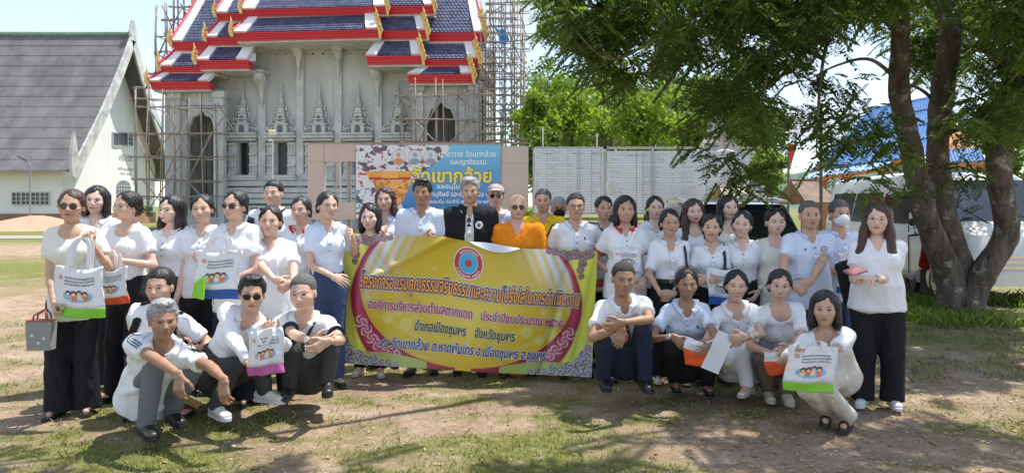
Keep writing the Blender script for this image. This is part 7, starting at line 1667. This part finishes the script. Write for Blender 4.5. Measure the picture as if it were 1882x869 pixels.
# ================================================================ TOTE BAGS
M_TOTE = mat('tote_white', (.76, .76, .78), .8, var=.04, vs=5, bump=.3, bs=200, bump2=.4, b2s=7); TC = dict(green=(.22, .55, .04), orange=(.72, .09, .02), blue=(.02, .09, .32), pink=(.55, .12, .35))
M_KS = mat('kid_skin', (.85, .55, .36), .8); M_KH = mat('kid_hair', (.13, .045, .025), .8); M_KB = mat('kid_clothes', (.66, .22, .08), .8); M_KB2 = mat('kid_clothes_pale', (.80, .66, .42), .8); M_KC = mat('kid_cloud', (.25, .48, .72), .8); M_TX = mat('tote_text', (.08, .09, .12), .8); M_TR = mat('tote_red', (.70, .12, .08), .8)
NT = [0]
def tote(label, px, py, Y, w, h, col, yaw=0, roll=0, sk=0, back=0, straps='up', printed_=True, pitch=0, sl=.20, bandh=.20, fold=0):
    """px, py centre of the top edge; w, h in metres"""
    NT[0] += 1; o = at(px, py, Y); yw = R(yaw); root = empty('tote_bag', o, 0, label=label, cat='tote bag', group='printed white tote bags'); root.rotation_euler = (R(pitch), R(roll), yw)
    def fn(u, v, off=0.0, dep=None):
        u = np.asarray(u, float); v = np.asarray(v, float); bulge = .030 * np.sin(np.clip(u, 0, 1) * math.pi) * (1 - .35 * v) * np.sin(np.clip(.15 + (1 - v) * .85, 0, 1) * math.pi * .62 + .3); wr = .006 * np.sin(u * 13 + NT[0] * 2 + v * 4) + .004 * np.sin(u * 5 - v * 17 + NT[0])
        x = (u - .5) * w * (1 + .04 * (1 - v)) + sk * (1 - v) + .012 * np.sin(v * 5 + NT[0]) ; z = -(1 - v) * h + .010 * np.sin(u * 6 + NT[0]) * (v > -.1) * (.3 + .7 * v) - .012 * np.sin(u * math.pi) * v
        return np.stack([x, -(bulge + wr) * (1 if dep is None else dep) - off, z], -1)
    def slab(v0, v1, m_, name, grow=0):
        nu, nv = 15, 10; U, Vv = np.meshgrid(np.linspace(0, 1, nu), np.linspace(v0, v1, nv)); A = fn(U.ravel(), Vv.ravel(), grow); B_ = fn(U.ravel(), Vv.ravel(), -grow, dep=-.9); i = np.arange(nu * nv).reshape(nv, nu)
        F1 = np.stack([i[:-1, :-1], i[:-1, 1:], i[1:, 1:], i[1:, :-1]], -1).reshape(-1, 4); k = nu * nv; F2 = F1[:, ::-1] + k; e = []
        ring_ = list(i[0, :]) + list(i[1:, -1]) + list(i[-1, ::-1][1:]) + list(i[::-1, 0][1:-1]); n = len(ring_)
        for a in range(n): e.append((ring_[(a + 1) % n], ring_[a], ring_[a] + k, ring_[(a + 1) % n] + k))
        return link(name, npmesh(name, np.concatenate([A, B_]), np.concatenate([F1, F2, np.array(e)]), m_), root)
    slab(bandh, 1, M_TOTE, 'bag_body'); slab(0, bandh, mat('tote_' + col, TC[col], .75, var=.04, bump=.3, bs=200), 'bottom_band', .0015)
    if printed_:
        e_ = disc_on(fn, .16, .80, .050, .050 * w / h, .003, M_TR, root, 'emblem', n=14); disc_on(fn, .16, .80, .032, .032 * w / h, .004, M_TOTE, e_, 'emblem_ring', n=12); disc_on(fn, .16, .80, .018, .018 * w / h, .005, M_TR, e_, 'emblem_centre', n=10)
        for t, y_, x1 in (('โครงการอบรมคุณธรรม', .79, .84), ('จริยธรรมและความโปร่งใส', .725, .86), ('ในการดำเนินงาน ประจำปี ๒๕๖๘', .66, .86)): lettering(t, fn, .26, x1, y_, .034, .02, M_TX, root, .003, res=1)
        cl_ = disc_on(fn, .50, .44, .30, .115 * w / h * 1.15, .0025, M_KC, root, 'picture', n=24)
        for k, x_ in enumerate((.33, .44, .55, .67)):
            yo = .02 * (k == 2); disc_on(fn, x_, .50 + yo, .058, .062 * w / h, .0035, M_KH, cl_, 'hair', n=12); disc_on(fn, x_, .482 + yo, .041, .036 * w / h, .0045, M_KS, cl_, 'face', n=12)
            b = MB(); q = [tuple(fn(x_ + a, .455 + yo + c, .0040)) for a, c in ((-.045, 0), (.045, 0), (.05, -.10), (-.05, -.10))]; b.add(q, [(3, 2, 1, 0)]); b.obj('clothes', M_KB if k % 2 else M_KB2, cl_, fix=False)
    if straps:
        for s in (-1, 1):
            b = MB(); pts = []
            n = 11; vs = []; fs = []
            for i in range(n):
                t = i / (n - 1); a = math.pi * t
                if straps == 'up': x = math.cos(math.pi - a) * w * .22 + straps_dx[0] * math.sin(a); z = math.sin(a) ** .6 * sl
                else: x = math.cos(math.pi - a) * w * .22; z = math.sin(a) * .03; 
                y = -.022 * s - .01 if straps == 'up' else -.035 * s
                if straps == 'down': z = -.0 + math.sin(a) * -.10 if s > 0 else math.sin(a) * .02
                vs += [(x - .013, y, z - .02 * (i in (0, n - 1))), (x + .013, y, z - .02 * (i in (0, n - 1))), (x + .013, y + .004, z), (x - .013, y + .004, z)]
            for i in range(n - 1):
                for j in range(4): fs.append((i * 4 + j, i * 4 + (j + 1) % 4, i * 4 + 4 + (j + 1) % 4, i * 4 + 4 + j))
            b.add(vs, fs); b.obj('handle', M_TOTE, root)
    return root
straps_dx = [0]
# ================================================================ THE PEOPLE
PW = dict(group=None)
# ---- standing, left side
person('woman in cream blouse and sunglasses at far left carrying a green based tote', 132, 349, 5.02, kd='f', skin='tan', hair=('tied', 'brown'), yaw=12, head=(-6, 0, 3), shirt='cream', sleeve='puff', neck='scoop', hem=.12, bottom=('wide', 'black'), shoes='sandal', glasses='sun', hr=(99, 556, -.20), hl=(170, 452, -.17), hkl='grip', hkr='grip', w=.98, hdl=((.5, .1, .8), (-.2, -.9, .2)), pl=(.5, 0, -1))
person('young woman with jaw length dark hair peeking over the shoulder of the woman in cream', 177, 343, 5.75, skin='light', hair=('bob', 'black'), yaw=15, head=(0, 0, 5), collar='white', smile=0, bottom=('wide', 'black'), hs=.99)
person('smiling woman in a white puff sleeved blouse with folded arm, holding an orange based tote', 233, 352, 5.42, skin='mid', hair=('tied', 'black'), yaw=-14, head=(6, 0, 8), smile=1, sleeve='puff', neck='scoop', hem=-.12, bottom=('wide', 'black'), hr=(205, 488, -.18), hl=(218, 478, -.2), hdl=((.9, .1, .1), (0, -1, 0)))
person('young woman with long straight black hair and a plain white polo shirt at the left', 314, 360, 5.62, skin='light', hair=('long', 'black'), yaw=-8, head=(4, 0, 2), collar='white', hem=-.11, bottom=('wide', 'black'), hl=(322, 560, -.1), hr=(284, 545, -.1))
person('woman in a white polo with a watch, left of the woman in sunglasses', 372, 358, 5.62, skin='mid', hair=('tied', 'black'), yaw=10, head=(0, 0, -2), smile=1, collar='white', hem=.02, bottom=('wide', 'black'), hl=(415, 518, -.20), hr=(398, 513, -.24), hdr=((-.9, .1, -.1), (0, -1, 0)), extra=(x_watch(1),))
person('woman in sunglasses and white polo carrying a blue and green based tote over her shoulder', 432, 350, 5.32, skin='mid', hair=('tied', 'black'), yaw=-6, head=(4, 0, 4), smile=1, glasses='sun', collar='white', hem=.12, bottom=('wide', 'navy'), hr=(378, 500, -.12), hl=(414, 520, -.16), pl=(.3, .2, -1))
person('tall man in a white and navy shirt standing behind the stout woman, black hair', 502, 332, 6.35, kd='m', skin='mid', hair=('short', 'black'), w=1.12, collar='navy', extra=(x_vstrap(1, .03, CL['navy'], .17, .3),), smile=1)
person('stout smiling woman in a plain white v neck blouse with clasped hands', 497, 379, 5.42, skin='mid', hair=('tied', 'black'), yaw=6, head=(-2, 0, 4), smile=1, w=1.22, sleeve='half', neck='v', hem=.13, bottom=('trousers', 'black'), hl=(524, 523, -.36, 1), hr=(524, 523, -.36, 1), fold=1.2)
person('smiling woman in a white shirt with a red collar behind the stout woman', 553, 362, 6.15, skin='mid', hair=('tied', 'black'), smile=1, collar='red', yaw=-5, bottom=('trousers', 'black'))
person('woman in pale blue polo and navy trousers holding the left end of the banner', 602, 353, 5.82, skin='mid', hair=('tied', 'black'), yaw=22, head=(-12, 0, 3), smile=1, shirt='bluewhite', collar='bluewhite', hem=-.12, bottom=('trousers', 'denim'), hr=(612, 508, -.18), hl=(648, 440, .02), hkl='grip', w=.95, pl=(.6, .0, -1))
# ---- behind the banner
person('short woman with a black bob and hair band behind the banner', 680, 376, 6.22, skin='light', hair=('bob', 'black'), smile=0, head=(2, 0, 0), shirt='pink', collar='lav', w=1.05, extra=(x_headband,), hl=(716, 440, -.05), hr=(700, 436, -.08), hkl='grip', hkr='grip', shoes='white_flat')
person('woman with windblown shoulder length brown hair, second row behind the banner', 708, 345, 6.62, skin='mid', hair=('wavy', 'brown'), collar='bluewhite', shirt='bluewhite', head=(0, 0, -3), neck='open', w=1.02)
person('man with dark skin and thick black hair in a white polo behind the banner', 776, 331, 6.30, kd='m', skin='dark', hair=('spiky', 'black'), collar='bluewhite', shirt='bluewhite', w=1.05, head=(3, 0, 0), hr=(778, 446, -.14), hkr='grip', hdr=((-.6, .3, .5), (0, -1, -.3)))
def x_jacket(I):
    """black open jacket: outer shell with the front cut open"""
    P, N, C, u, f, s, sc = I['P'], I['N'], I['C'], I['u'], I['f'], I['s'], I['sc']; q = I['q']
    G = Field(np.array(I['G'].o), np.array(I['G'].o) + I['G'].h * (I['G'].n - 1), .0145)
    e = .027; a = I['ww']
    G.cone(q(P - u * .12), q(C), (.165 * a * sc + e, .12 * sc + e), (.156 * a * sc + e, .112 * sc + e), .03, side=s); G.cone(q(C), q(N - u * .065), (.156 * a * sc + e, .112 * sc + e), (.12 * sc + e, .07 * sc + e), .03, side=s)
    G.cone(q(I['SL']), q(I['SR']), .052 * sc + e, .052 * sc + e, .05); G.cone(q(N - u * .06), q(N + u * .005), (.10, .075), (.075, .065), .05, side=s)
    for sg, (S_, E, Wr) in I['arms'].items(): G.cone(q(S_), q(E), .070, .060, .03); G.cone(q(E), q(Wr), .060, .048, .02)
    G.ell(q(N + u * .045), V3(.070, .075, .07), .01, sub=True)
    for t in np.linspace(0, 1, 12): G.ell(q(N + f * (.13 + .02 * t) - u * (.02 + .52 * t)), V3(.030 + .020 * t, .11, .06), .01, sub=True)
    V, F = G.mesh(); V = folds(V, F, .004, 9); link('jacket', npmesh('jacket', V, F, CL['black']), I['root'])
    for sg in (-1, 1):                                            # collar of the jacket
        b = MB(); pts = [q(N + s * sg * x + f * y + u * z) for (x, y, z) in ((.045, -.075, .035), (.080, -.03, .022), (.088, .04, -.01), (.062, .115, -.075))]; pts2 = [q(N + s * sg * x + f * y + u * z) for (x, y, z) in ((.075, -.11, .0), (.125, -.045, -.012), (.140, .055, -.045), (.098, .130, -.095))]
        b.add(pts + pts2, [(i, i + 1, i + 5, i + 4) for i in range(3)]); o = b.obj('jacket_collar', CL['black'], I['root'], smooth=True, fix=False); md = o.modifiers.new('s', 'SOLIDIFY'); md.thickness = .008
    b = MB(); c = C + f * (.112 * sc + e + .005) + s * -.085
    vs = [q(c + s * math.cos(t) * .034 + u * (.06 + math.sin(t) * .034)) for t in np.linspace(0, 2 * math.pi, 14, endpoint=False)]; b.add(vs + [v - f * .02 for v in vs], [tuple(range(14)), tuple(range(27, 13, -1))] + [(j, (j + 1) % 14, 14 + (j + 1) % 14, 14 + j) for j in range(14)]); o = b.obj('emblem', CL['white'], I['root'])
    b = MB(); vs = [q(c + f * .003 + s * math.cos(t) * .022 + u * (.06 + math.sin(t) * .022)) for t in np.linspace(0, 2 * math.pi, 12, endpoint=False)]; b.add(vs, [tuple(range(12))]); b.obj('ring', CL['lav'], o); b = MB(); b.box(q(c + f * .006 + u * .06), (.016, .004, .024)); b.obj('figure', CL['dgrey'], o)
    g = link('hanging_sunglasses', G_SUN, I['root']); g.matrix_local = to_mat(np.array((u, f, s * -1)), q(C + f * .045 + u * .075), .9)
person('tall grey haired man with a moustache in a black jacket over white', 864, 328, 6.30, kd='m', skin='tan', hair=('swept', 'grey'), collar='white', neck='v', sleeve='long', w=1.0, head=(0, 3, 0), extra=(x_moustache, x_jacket))
person('man in a pale pink cap and dark sunglasses behind the man in the black jacket', 911, 338, 6.80, kd='m', skin='mid', hair=('short', 'black'), glasses='sun', collar='lav', shirt='lav', extra=(x_cap,), w=1.05)
def x_robe(I):
    P, N, C, u, f, s, sc = I['P'], I['N'], I['C'], I['u'], I['f'], I['s'], I['sc']; q = I['q']
    G = Field(np.array(I['G'].o), np.array(I['G'].o) + I['G'].h * (I['G'].n - 1), .0145); e = .030
    nrm = -(s * .66 + u * 1.0) * -1; nrm = (s * .60 + u * .80) ; nrm /= np.linalg.norm(nrm); cut = [(q(C + u * .035 + s * .03), nrm)]
    # over the left shoulder, under the right arm
    G.cone(q(P - u * .1), q(C), (.16 * sc + e, .12 * sc + e), (.156 * sc + e, .112 * sc + e), .03, side=s, clip=cut); G.cone(q(C), q(N - u * .065), (.156 * sc + e, .112 * sc + e), (.12 * sc + e, .07 * sc + e), .03, side=s, clip=cut)
    G.cone(q(I['SL']), q(I['SR']), .052 * sc + e, .052 * sc + e, .05, clip=cut); S_, E, Wr = I['arms'][-1]; G.cone(q(S_), q(E), .078, .078, .03); G.cone(q(E), q(Wr), .078, .065, .03)
    G.ell(q(N + u * .06 + f * .02), V3(.068, .08, .09), .01, sub=True)
    G.cone(q(P), q(np.array((P[0], P[1], .15))), (.19, .15), (.22, .19), .03, side=s)
    V, F = G.mesh(); V = folds(V, F, .007, 12, 1.4, (1.6, 1.6, .8)); link('robe', npmesh('robe', V, F, CL['orange']), I['root'])
    b = MB(); pts = [q(N + s * -.12 * sc + f * .10 + u * -.03 + (s * .11 * i / 6 * 2.2) * 1 - u * (.055 * i) + f * .045) for i in range(5)]
person('buddhist monk in an orange robe and round dark glasses with a shaved head', 951, 357, 6.26, kd='m', skin='mid', hair=None, glasses='sun', shirt='orange', sleeve='cap', neck='open', head=(-4, 0, 0), hem=-.30, w=1.05, extra=(x_robe,), bottom=('trousers', 'orange'), shoes='sandal')
person('man in a bright yellow shirt standing behind the monk', 998, 348, 6.80, kd='m', skin='tan', hair=('buzz', 'dgrey'), collar='yellow', shirt='yellow', head=(6, 0, 0), w=1.05)
person('grey haired man with glasses and a dark face mask, mostly hidden behind the others', 1027, 363, 7.35, kd='m', skin='dark', hair=('short', 'grey'), glasses='clear', mask=CL['black'], shirt='dgrey')
person('man with glasses in a white polo holding the right end of the banner', 1058, 356, 6.25, kd='m', skin='tan', hair=('buzz', 'black'), glasses='clear', collar='bluewhite', trim='stripes', w=1.0, hl=(1100, 468, -.08), hr=(1046, 470, .0), hkl='grip', extra=(x_badge('mark', 'dgrey', side=-1, up_=.06),))
# ---- standing, right of the banner
person('woman with windswept tied hair and a striped white polo beside the banner end', 1110, 361, 6.62, skin='tan', hair=('pony', 'black'), collar='white', trim='stripes', yaw=6)
person('person with black chin length hair and a red collared white shirt, tote across the body', 1149, 361, 6.05, kd='f', skin='tan', hair=('bob', 'black'), smile=1, collar='red', trim='red', w=1.08, hem=.10, hl=(1186, 512, -.12), hr=(1130, 505, -.05), bottom=('trousers', 'black'), extra=(x_strap(-1, .016, CL['white']), x_watch(-1)))
person('pale faced woman with hair drawn back, in white, behind the right hand group', 1204, 361, 6.85, skin='light', hair=('tied', 'black'), collar='white', neck='open', trim='red')
person('woman in glasses with a white blouse tucked into belted black trousers', 1231, 385, 5.98, skin='tan', hair=('tied', 'black'), glasses='gold', collar='white', sleeve='half', neck='open', hem=-.13, belt=True, bottom=('wide', 'black'), hl=(1226, 540, -.24, 1), hr=(1226, 540, -.24, 1), extra=(x_vstrap(-1, .010, M_BLK, .125, .33), x_watch(-1)), shoes='white_flat', w=1.04)
person('woman with long brown black hair and a white round neck top in the back row', 1275, 367, 6.55, skin='light', hair=('longfront', 'brown'), smile=0, neck='scoop', head=(2, 0, -4))
person('young woman with a black shoulder strap, arms folded over a blue based tote', 1308, 394, 5.98, skin='mid', hair=('tied', 'black'), yaw=-8, head=(8, 0, 3), collar='white', hem=-.10, bottom=('trousers', 'black'), hl=(1304, 516, -.2), hr=(1296, 512, -.2), extra=(x_vstrap(-1, .013, M_BLK, .11, .30),), w=.92, hdl=((.9, .1, -.1), (0, -1, 0)))
person('young woman with long black hair and a cream top in the back row', 1339, 360, 6.55, skin='light', hair=('long', 'black'), smile=0, neck='scoop', shirt='cream', head=(-4, 0, 0), w=.92)
person('smiling young woman in an open necked white polo turned to the right', 1364, 388, 6.02, skin='light', hair=('tied', 'black'), smile=1, yaw=-10, head=(12, 0, 6), collar='white', neck='open', hem=-.09, bottom=('trousers', 'black'), w=.92, hl=(1394, 535, -.05), extra=(x_watch(-1),))
person('round faced woman in a sleeveless cream top over white, hair pinned high', 1425, 384, 6.05, skin='light', hair=('bun', 'black'), shirt='cream', neck='scoop', w=1.12, yaw=-6, bottom=('wide', 'cream'), hem=.2)
person('man with cropped hair in a pale blue polo with a round chest emblem, hands clasped', 1488, 370, 5.75, kd='m', skin='tan', hair=('buzz', 'dgrey'), collar='bluewhite', shirt='bluewhite', head=(8, 0, 0), w=1.08, hem=.12, bottom=('trousers', 'dgrey'), hl=(1471, 528, -.30, 1), hr=(1471, 528, -.30, 1), extra=(x_badge('round', 'white', 'blue', -1, .055, .034), x_badge('mark', 'dgrey', side=1, up_=.05)))
person('grey haired man in a white face mask and white shirt standing behind the others', 1543, 369, 6.10, kd='m', skin='tan', hair=('short', 'dgrey'), mask=M_MASK, collar='bluewhite', shirt='bluewhite', bottom=('trousers', 'jeans'), hl=(1560, 500, -.15), hr=(1556, 506, -.2))
person('stout woman with long brown hair, glasses and wide black trousers at far right', 1613, 375, 5.25, skin='light', hair=('longfront', 'brown'), glasses='gold', yaw=-24, head=(6, 0, 2), w=1.22, sleeve='short', neck='v', hem=.04, bottom=('wide', 'black'), shoes='white_trainer', hl=(1606, 512, -.22), hr=(1580, 512, -.22), hdl=((.75, .5, .1), (.2, -.2, -.9)), hdr=((-.5, .8, .1), (0, .1, -1)), extra=(x_watch(-1),), fold=1.2, pr=(.2, -.5, -1), pl=(.25, -.6, -1))
# ---- crouching, left
person('crouching man in a white tee with black backpack straps, behind the grey haired man', 294, 494, 4.95, kd='m', skin='tan', hair=('short', 'black'), hs=1.08, yaw=5, head=(2, 2, 0), w=1.08, neck='scoop', hem=.02, shirt='white', bottom=('trousers', 'dgrey'), hl=(352, 640, -.10), hr=(300, 640, -.10), crouch=dict(P=(280, 690, 5.15), kR=(250, 660), kL=(345, 660), aR=(250, 760, 5.0), aL=(345, 750, 5.0)), extra=(x_vstrap(1, .026, CL['black'], .125, .26), x_vstrap(-1, .026, CL['black'], .125, .26)))
person('grey haired man crouching in front, white polo with three black shoulder stripes', 300, 553, 4.35, kd='m', skin='dark', hair=('spiky', 'grey'), hs=1.02, yaw=20, head=(-14, 4, 0), w=1.0, collar='white', trim='stripes', hem=.06, bottom=('trousers', 'grey'), shoes='black_shoe', hr=(382, 722, -.42), hl=(432, 708, -.30), hdr=((-.1, .3, -.9), (-.3, -.9, 0)), hdl=((-.1, .3, -.9), (-.3, -.9, 0)), pr=(.9, 0, .3), pl=(.6, 0, .5), crouch=dict(hem=.07, P=(266, 733, 4.62), kR=(285, 668, .43), kL=(352, 680, .43), aR=(268, 775, 4.38), aL=(318, 752, 4.60), fR=25, fL=25))
person('crouching man in dark sunglasses and a long sleeved white shirt, holding a pink based tote', 463, 508, 4.82, kd='m', skin='tan', hair=('spiky', 'black'), hs=1.04, glasses='sun', yaw=14, head=(-6, 4, 3), collar='white', sleeve='long', hem=.04, bottom=('trousers', 'dgrey'), shoes='white_trainer', hl=(500, 612, -.30), hr=(466, 690, -.36), hkl='grip', hkr='relax', hdr=((-.9, .3, 0), (0, 0, 1)), crouch=dict(P=(392, 690, 5.05), kR=(430, 672, .40), kL=(476, 668, .42), aR=(398, 742, 4.80), aL=(486, 715, 4.95), fL=55, fR=35))
person('crouching man with thinning cropped hair, navy trimmed white polo and black strap', 557, 505, 4.98, kd='m', skin='mid', hair=('buzz', 'dgrey'), hs=1.10, yaw=4, head=(4, 4, -3), smile=1, collar='white', trim='navy', hem=.02, bottom=('trousers', 'dgrey'), shoes='black_shoe', hr=(580, 632, -.36), hl=(604, 626, -.36), hdr=((-.9, .2, .2), (0, -1, 0)), hdl=((.8, .3, -.4), (0, -.9, 0)), pl=(1, .2, -.5), pr=(.8, 0, -.8), crouch=dict(P=(565, 690, 5.25), kR=(536, 642, .42), kL=(612, 612, .44), aR=(532, 705, 5.05), aL=(602, 698, 5.05), fL=10), extra=(x_strap(-1, .013, M_BLK), x_watch(1)), w=1.06)
# ---- crouching, right
person('schoolboy crouching in a white uniform shirt, dark tie and navy trousers', 1146, 482, 5.15, kd='m', skin='dark', hair=('buzz', 'black'), hs=1.04, yaw=2, head=(0, 4, 2), collar='white', hem=.04, bottom=('trousers', 'navy'), shoes='black_shoe', hr=(1142, 600, -.22), hl=(1146, 592, -.30), hdr=((.2, .2, -.9), (0, -1, 0)), hdl=((.9, .2, -.1), (0, -1, 0)), pr=(.9, 0, -.6), pl=(1, 0, -.3), crouch=dict(P=(1150, 665, 5.45), kR=(1108, 632, .42), kL=(1182, 606, .44), aR=(1110, 690, 5.30), aL=(1186, 692, 5.25)), extra=(x_tie,), w=1.02)
person('crouching woman in a pale blue polo and black trousers, holding an orange based tote', 1262, 494, 5.35, skin='dark', hair=('tied', 'black'), yaw=-4, head=(0, 2, 0), shirt='bluewhite', collar='bluewhite', hem=.03, bottom=('trousers', 'black'), shoes='black_flat', hr=(1238, 618, -.22), hl=(1300, 636, -.36), hdr=((-.6, .2, -.6), (0, -.9, .2)), pr=(.9, 0, -.8), pl=(.9, 0, -.8), crouch=dict(P=(1258, 672, 5.60), kR=(1232, 640, .42), kL=(1308, 650, .42), aR=(1240, 694, 5.55), aL=(1300, 700, 5.50)), extra=(x_watch(1, M_RIMG), x_badge('mark', 'dgrey', side=-1, up_=.05)))
person('crouching woman all in white with white jeans and pale ballet shoes', 1353, 497, 5.30, skin='mid', hair=('tied', 'black'), yaw=-6, head=(6, 0, 3), smile=1, collar='white', neck='open', hem=.04, bottom=('jeans', 'white'), shoes='white_flat', hr=(1332, 628, -.30), hl=(1372, 618, -.34), hdr=((-.8, .2, .0), (0, -.9, -.2)), hdl=((.9, .2, 0), (0, -.9, -.2)), pr=(.9, 0, -.8), pl=(.9, 0, -.8), crouch=dict(P=(1352, 672, 5.60), kR=(1335, 655, .40), kL=(1362, 640, .43), aR=(1385, 694, 5.55), aL=(1372, 702, 5.32), fR=-20, fL=-30), extra=(x_watch(-1, M_RIMG), x_badge('mark', 'dgrey', side=-1, up_=.03)), w=.98)
person('smiling crouching woman in a plain white top and taupe trousers, holding an orange based tote', 1433, 496, 5.22, skin='mid', hair=('tied', 'black'), yaw=-10, head=(6, 2, 5), smile=1, neck='scoop', sleeve='half', hem=.03, bottom=('trousers', 'taupe'), shoes='beige_shoe', hr=(1418, 650, -.25), hl=(1452, 640, -.34), crouch=dict(P=(1440, 685, 5.50), kR=(1402, 655, .42), kL=(1462, 655, .42), aR=(1412, 712, 5.40), aL=(1446, 716, 5.30)), w=1.02)
person('crouching woman in white top and beige trousers holding a green based tote', 1516, 536, 4.72, skin='tan', hair=('bob', 'black'), yaw=-16, head=(10, 0, 0), neck='scoop', sleeve='half', hem=.03, bottom=('trousers', 'beige'), shoes='sandal', hr=(1460, 655, -.26), hl=(1502, 655, -.35), hdl=((.9, .2, 0), (0, -1, 0)), pl=(.7, -.2, -1), pr=(1, 0, -.5), crouch=dict(P=(1536, 694, 4.85), kR=(1482, 715, .42), kL=(1500, 698, .44), aR=(1520, 752, 4.80), aL=(1558, 762, 4.72), fR=-15, fL=-25))

# ================================================================ BAGS AND THINGS IN HAND
straps_dx[0] = .03
tote('white tote with a bright green base on the woman in cream', 147, 490, 4.80, .315, .345, 'green', yaw=2, roll=1, sl=.20)
tote('white tote with an orange base, between the first and third women from the left', 206, 492, 5.08, .23, .26, 'orange', yaw=-10, roll=-3, sl=.10)
tote('large white tote with a blue base held by the standing woman in sunglasses', 402, 460, 5.00, .32, .34, 'blue', yaw=-5, roll=2, straps='up', sl=.10)
b = MB(); b.hull4([tuple(at(357, 520, 4.93)), tuple(at(375, 508, 4.90)), tuple(at(372, 551, 4.90)), tuple(at(352, 545, 4.93))], (0, .03, 0)); tag(b.obj('folded_bag', mat('tote_green', TC['green'], .75)), 'green folded bag corner tucked against the blue based tote', 'bag')
tote('white tote with a pink base, held by the crouching man in sunglasses', 485, 603, 4.42, .215, .285, 'pink', yaw=4, roll=-5, straps='down')
tote('white tote hanging on the front of the person with the red collar', 1150, 456, 5.80, .22, .20, 'blue', straps=None, yaw=0, bandh=.04)
tote('tote with an orange base hanging behind the right end of the banner', 1112, 462, 6.38, .16, .32, 'orange', straps=None, printed_=False)
tote('white tote with a blue base held by the woman with folded arms', 1328, 492, 5.72, .23, .30, 'blue', yaw=-6, straps=None, bandh=.22)
tote('crumpled tote with an orange base in the lap of the woman in pale blue', 1290, 622, 5.02, .23, .19, 'orange', yaw=4, roll=4, straps=None, printed_=False, bandh=.58)
tote('tote with an orange base held low by the smiling woman in taupe trousers', 1432, 640, 4.90, .23, .17, 'orange', yaw=-8, roll=-16, straps=None, printed_=False, bandh=.62)
tote('white tote with a bright green base, held by the front woman in beige trousers', 1492, 634, 4.36, .285, .285, 'green', yaw=-8, roll=3, straps='up', sl=.03)
tote('white tote hanging from the arm of the man with the round emblem', 1559, 462, 5.85, .17, .34, 'blue', straps=None, printed_=False, bandh=.16)
# grey handbag of the first woman
hb = empty('handbag', at(76, 642, 4.80), R(4), label='small stiff grey handbag hanging from the hand of the woman in cream', cat='handbag')
b = MB(); b.prism([(-.075, 0), (.075, 0), (.085, .19), (-.085, .19)], -.035, .035, 'y'); b.obj('bag_body', mat('grey_felt', (.27, .27, .25), .9, var=.06, vs=6), hb)
b = MB(); b.prism([(-.080, .190), (.080, .190), (.083, .205), (-.083, .205)], -.032, .032, 'y'); b.obj('lining', mat('red_lining', (.35, .10, .07), .8), hb)
for s in (-1, 1): b = MB(); b.tube([(-.045, s * .03, .18), (-.035, s * .022, .235), (.03, s * .01, .275), (.05, s * .022, .235), (.052, s * .03, .18)], .006, 6); b.obj('handle', mat('red_brown_handle', (.22, .09, .06), .6), hb)
for (x, z) in ((-.04, .10), (.035, .08), (.0, .05)): b = MB(); b.prism([(x - .008, z - .008), (x + .008, z - .008), (x + .010, z + .006), (x, z + .012), (x - .010, z + .006)], -.0385, -.034, 'y'); b.obj('cut_out', M_WSH, hb)
# phones, leaflet, dark jacket over an arm
ph = MB(); ph.box((0, 0, 0), (.075, .010, .150)); c = at(356, 738, 3.98); o = ph.obj('mobile_phone', M_RIMG, loc=c); o.rotation_euler = (R(60), R(30), R(20)); tag(o, 'mobile phone held low by the grey haired crouching man', 'phone')
ph = MB(); ph.box((0, 0, 0), (.150, .078, .010)); c = at(1572, 498, 4.86); o = ph.obj('mobile_phone', mat('phone_case', (.30, .12, .14), .3), loc=c); o.rotation_euler = (R(20), R(-10), R(20)); tag(o, 'mobile phone in the hands of the stout woman in glasses', 'phone')
ph = MB(); ph.box((0, 0, 0), (.055, .055, .045)); o = ph.obj('coin_purse', mat('tan_purse', (.42, .24, .12), .5), loc=at(1222, 548, 5.66)); tag(o, 'small tan purse in the hands of the woman with the belt', 'purse')
lf = MB(); lf.hull4([(-.08, 0, -.14), (.05, .02, -.16), (.09, .0, .13), (-.03, -.02, .15)], (0, .006, 0)); o = lf.obj('leaflet', mat('paper', (.78, .80, .84), .8), loc=at(1318, 645, 4.98)); o.rotation_euler = (0, R(14), R(-8)); tag(o, 'white folded papers leaning on the knee of the woman in white jeans', 'papers')
G = Field((-.14, -.10, -.30), (.14, .12, .14), .012); G.cone((-.02, 0, .05), (.02, 0, -.22), (.09, .06), (.07, .045), .04, side=(1, 0, 0)); G.cone((-.06, -.02, .06), (.07, -.02, .08), .045, .045, .04); V, F = G.mesh(); V = folds(V, F, .010, 77, 1.8)
o = link('folded_jacket', npmesh('folded_jacket', V, F, CL['black'])); o.location = at(1562, 505, 5.55); tag(o, 'dark jacket draped over the arms beside the stout woman in glasses', 'jacket')
print('objects', len(bpy.data.objects), 'tris', sum(sum(len(p.vertices) - 2 for p in o.data.polygons) if len(o.data.polygons) < 2000 else len(o.data.loops) - 2 * len(o.data.polygons) for o in bpy.data.objects if o.type == 'MESH'), 'time', round(time.time() - T0, 1))
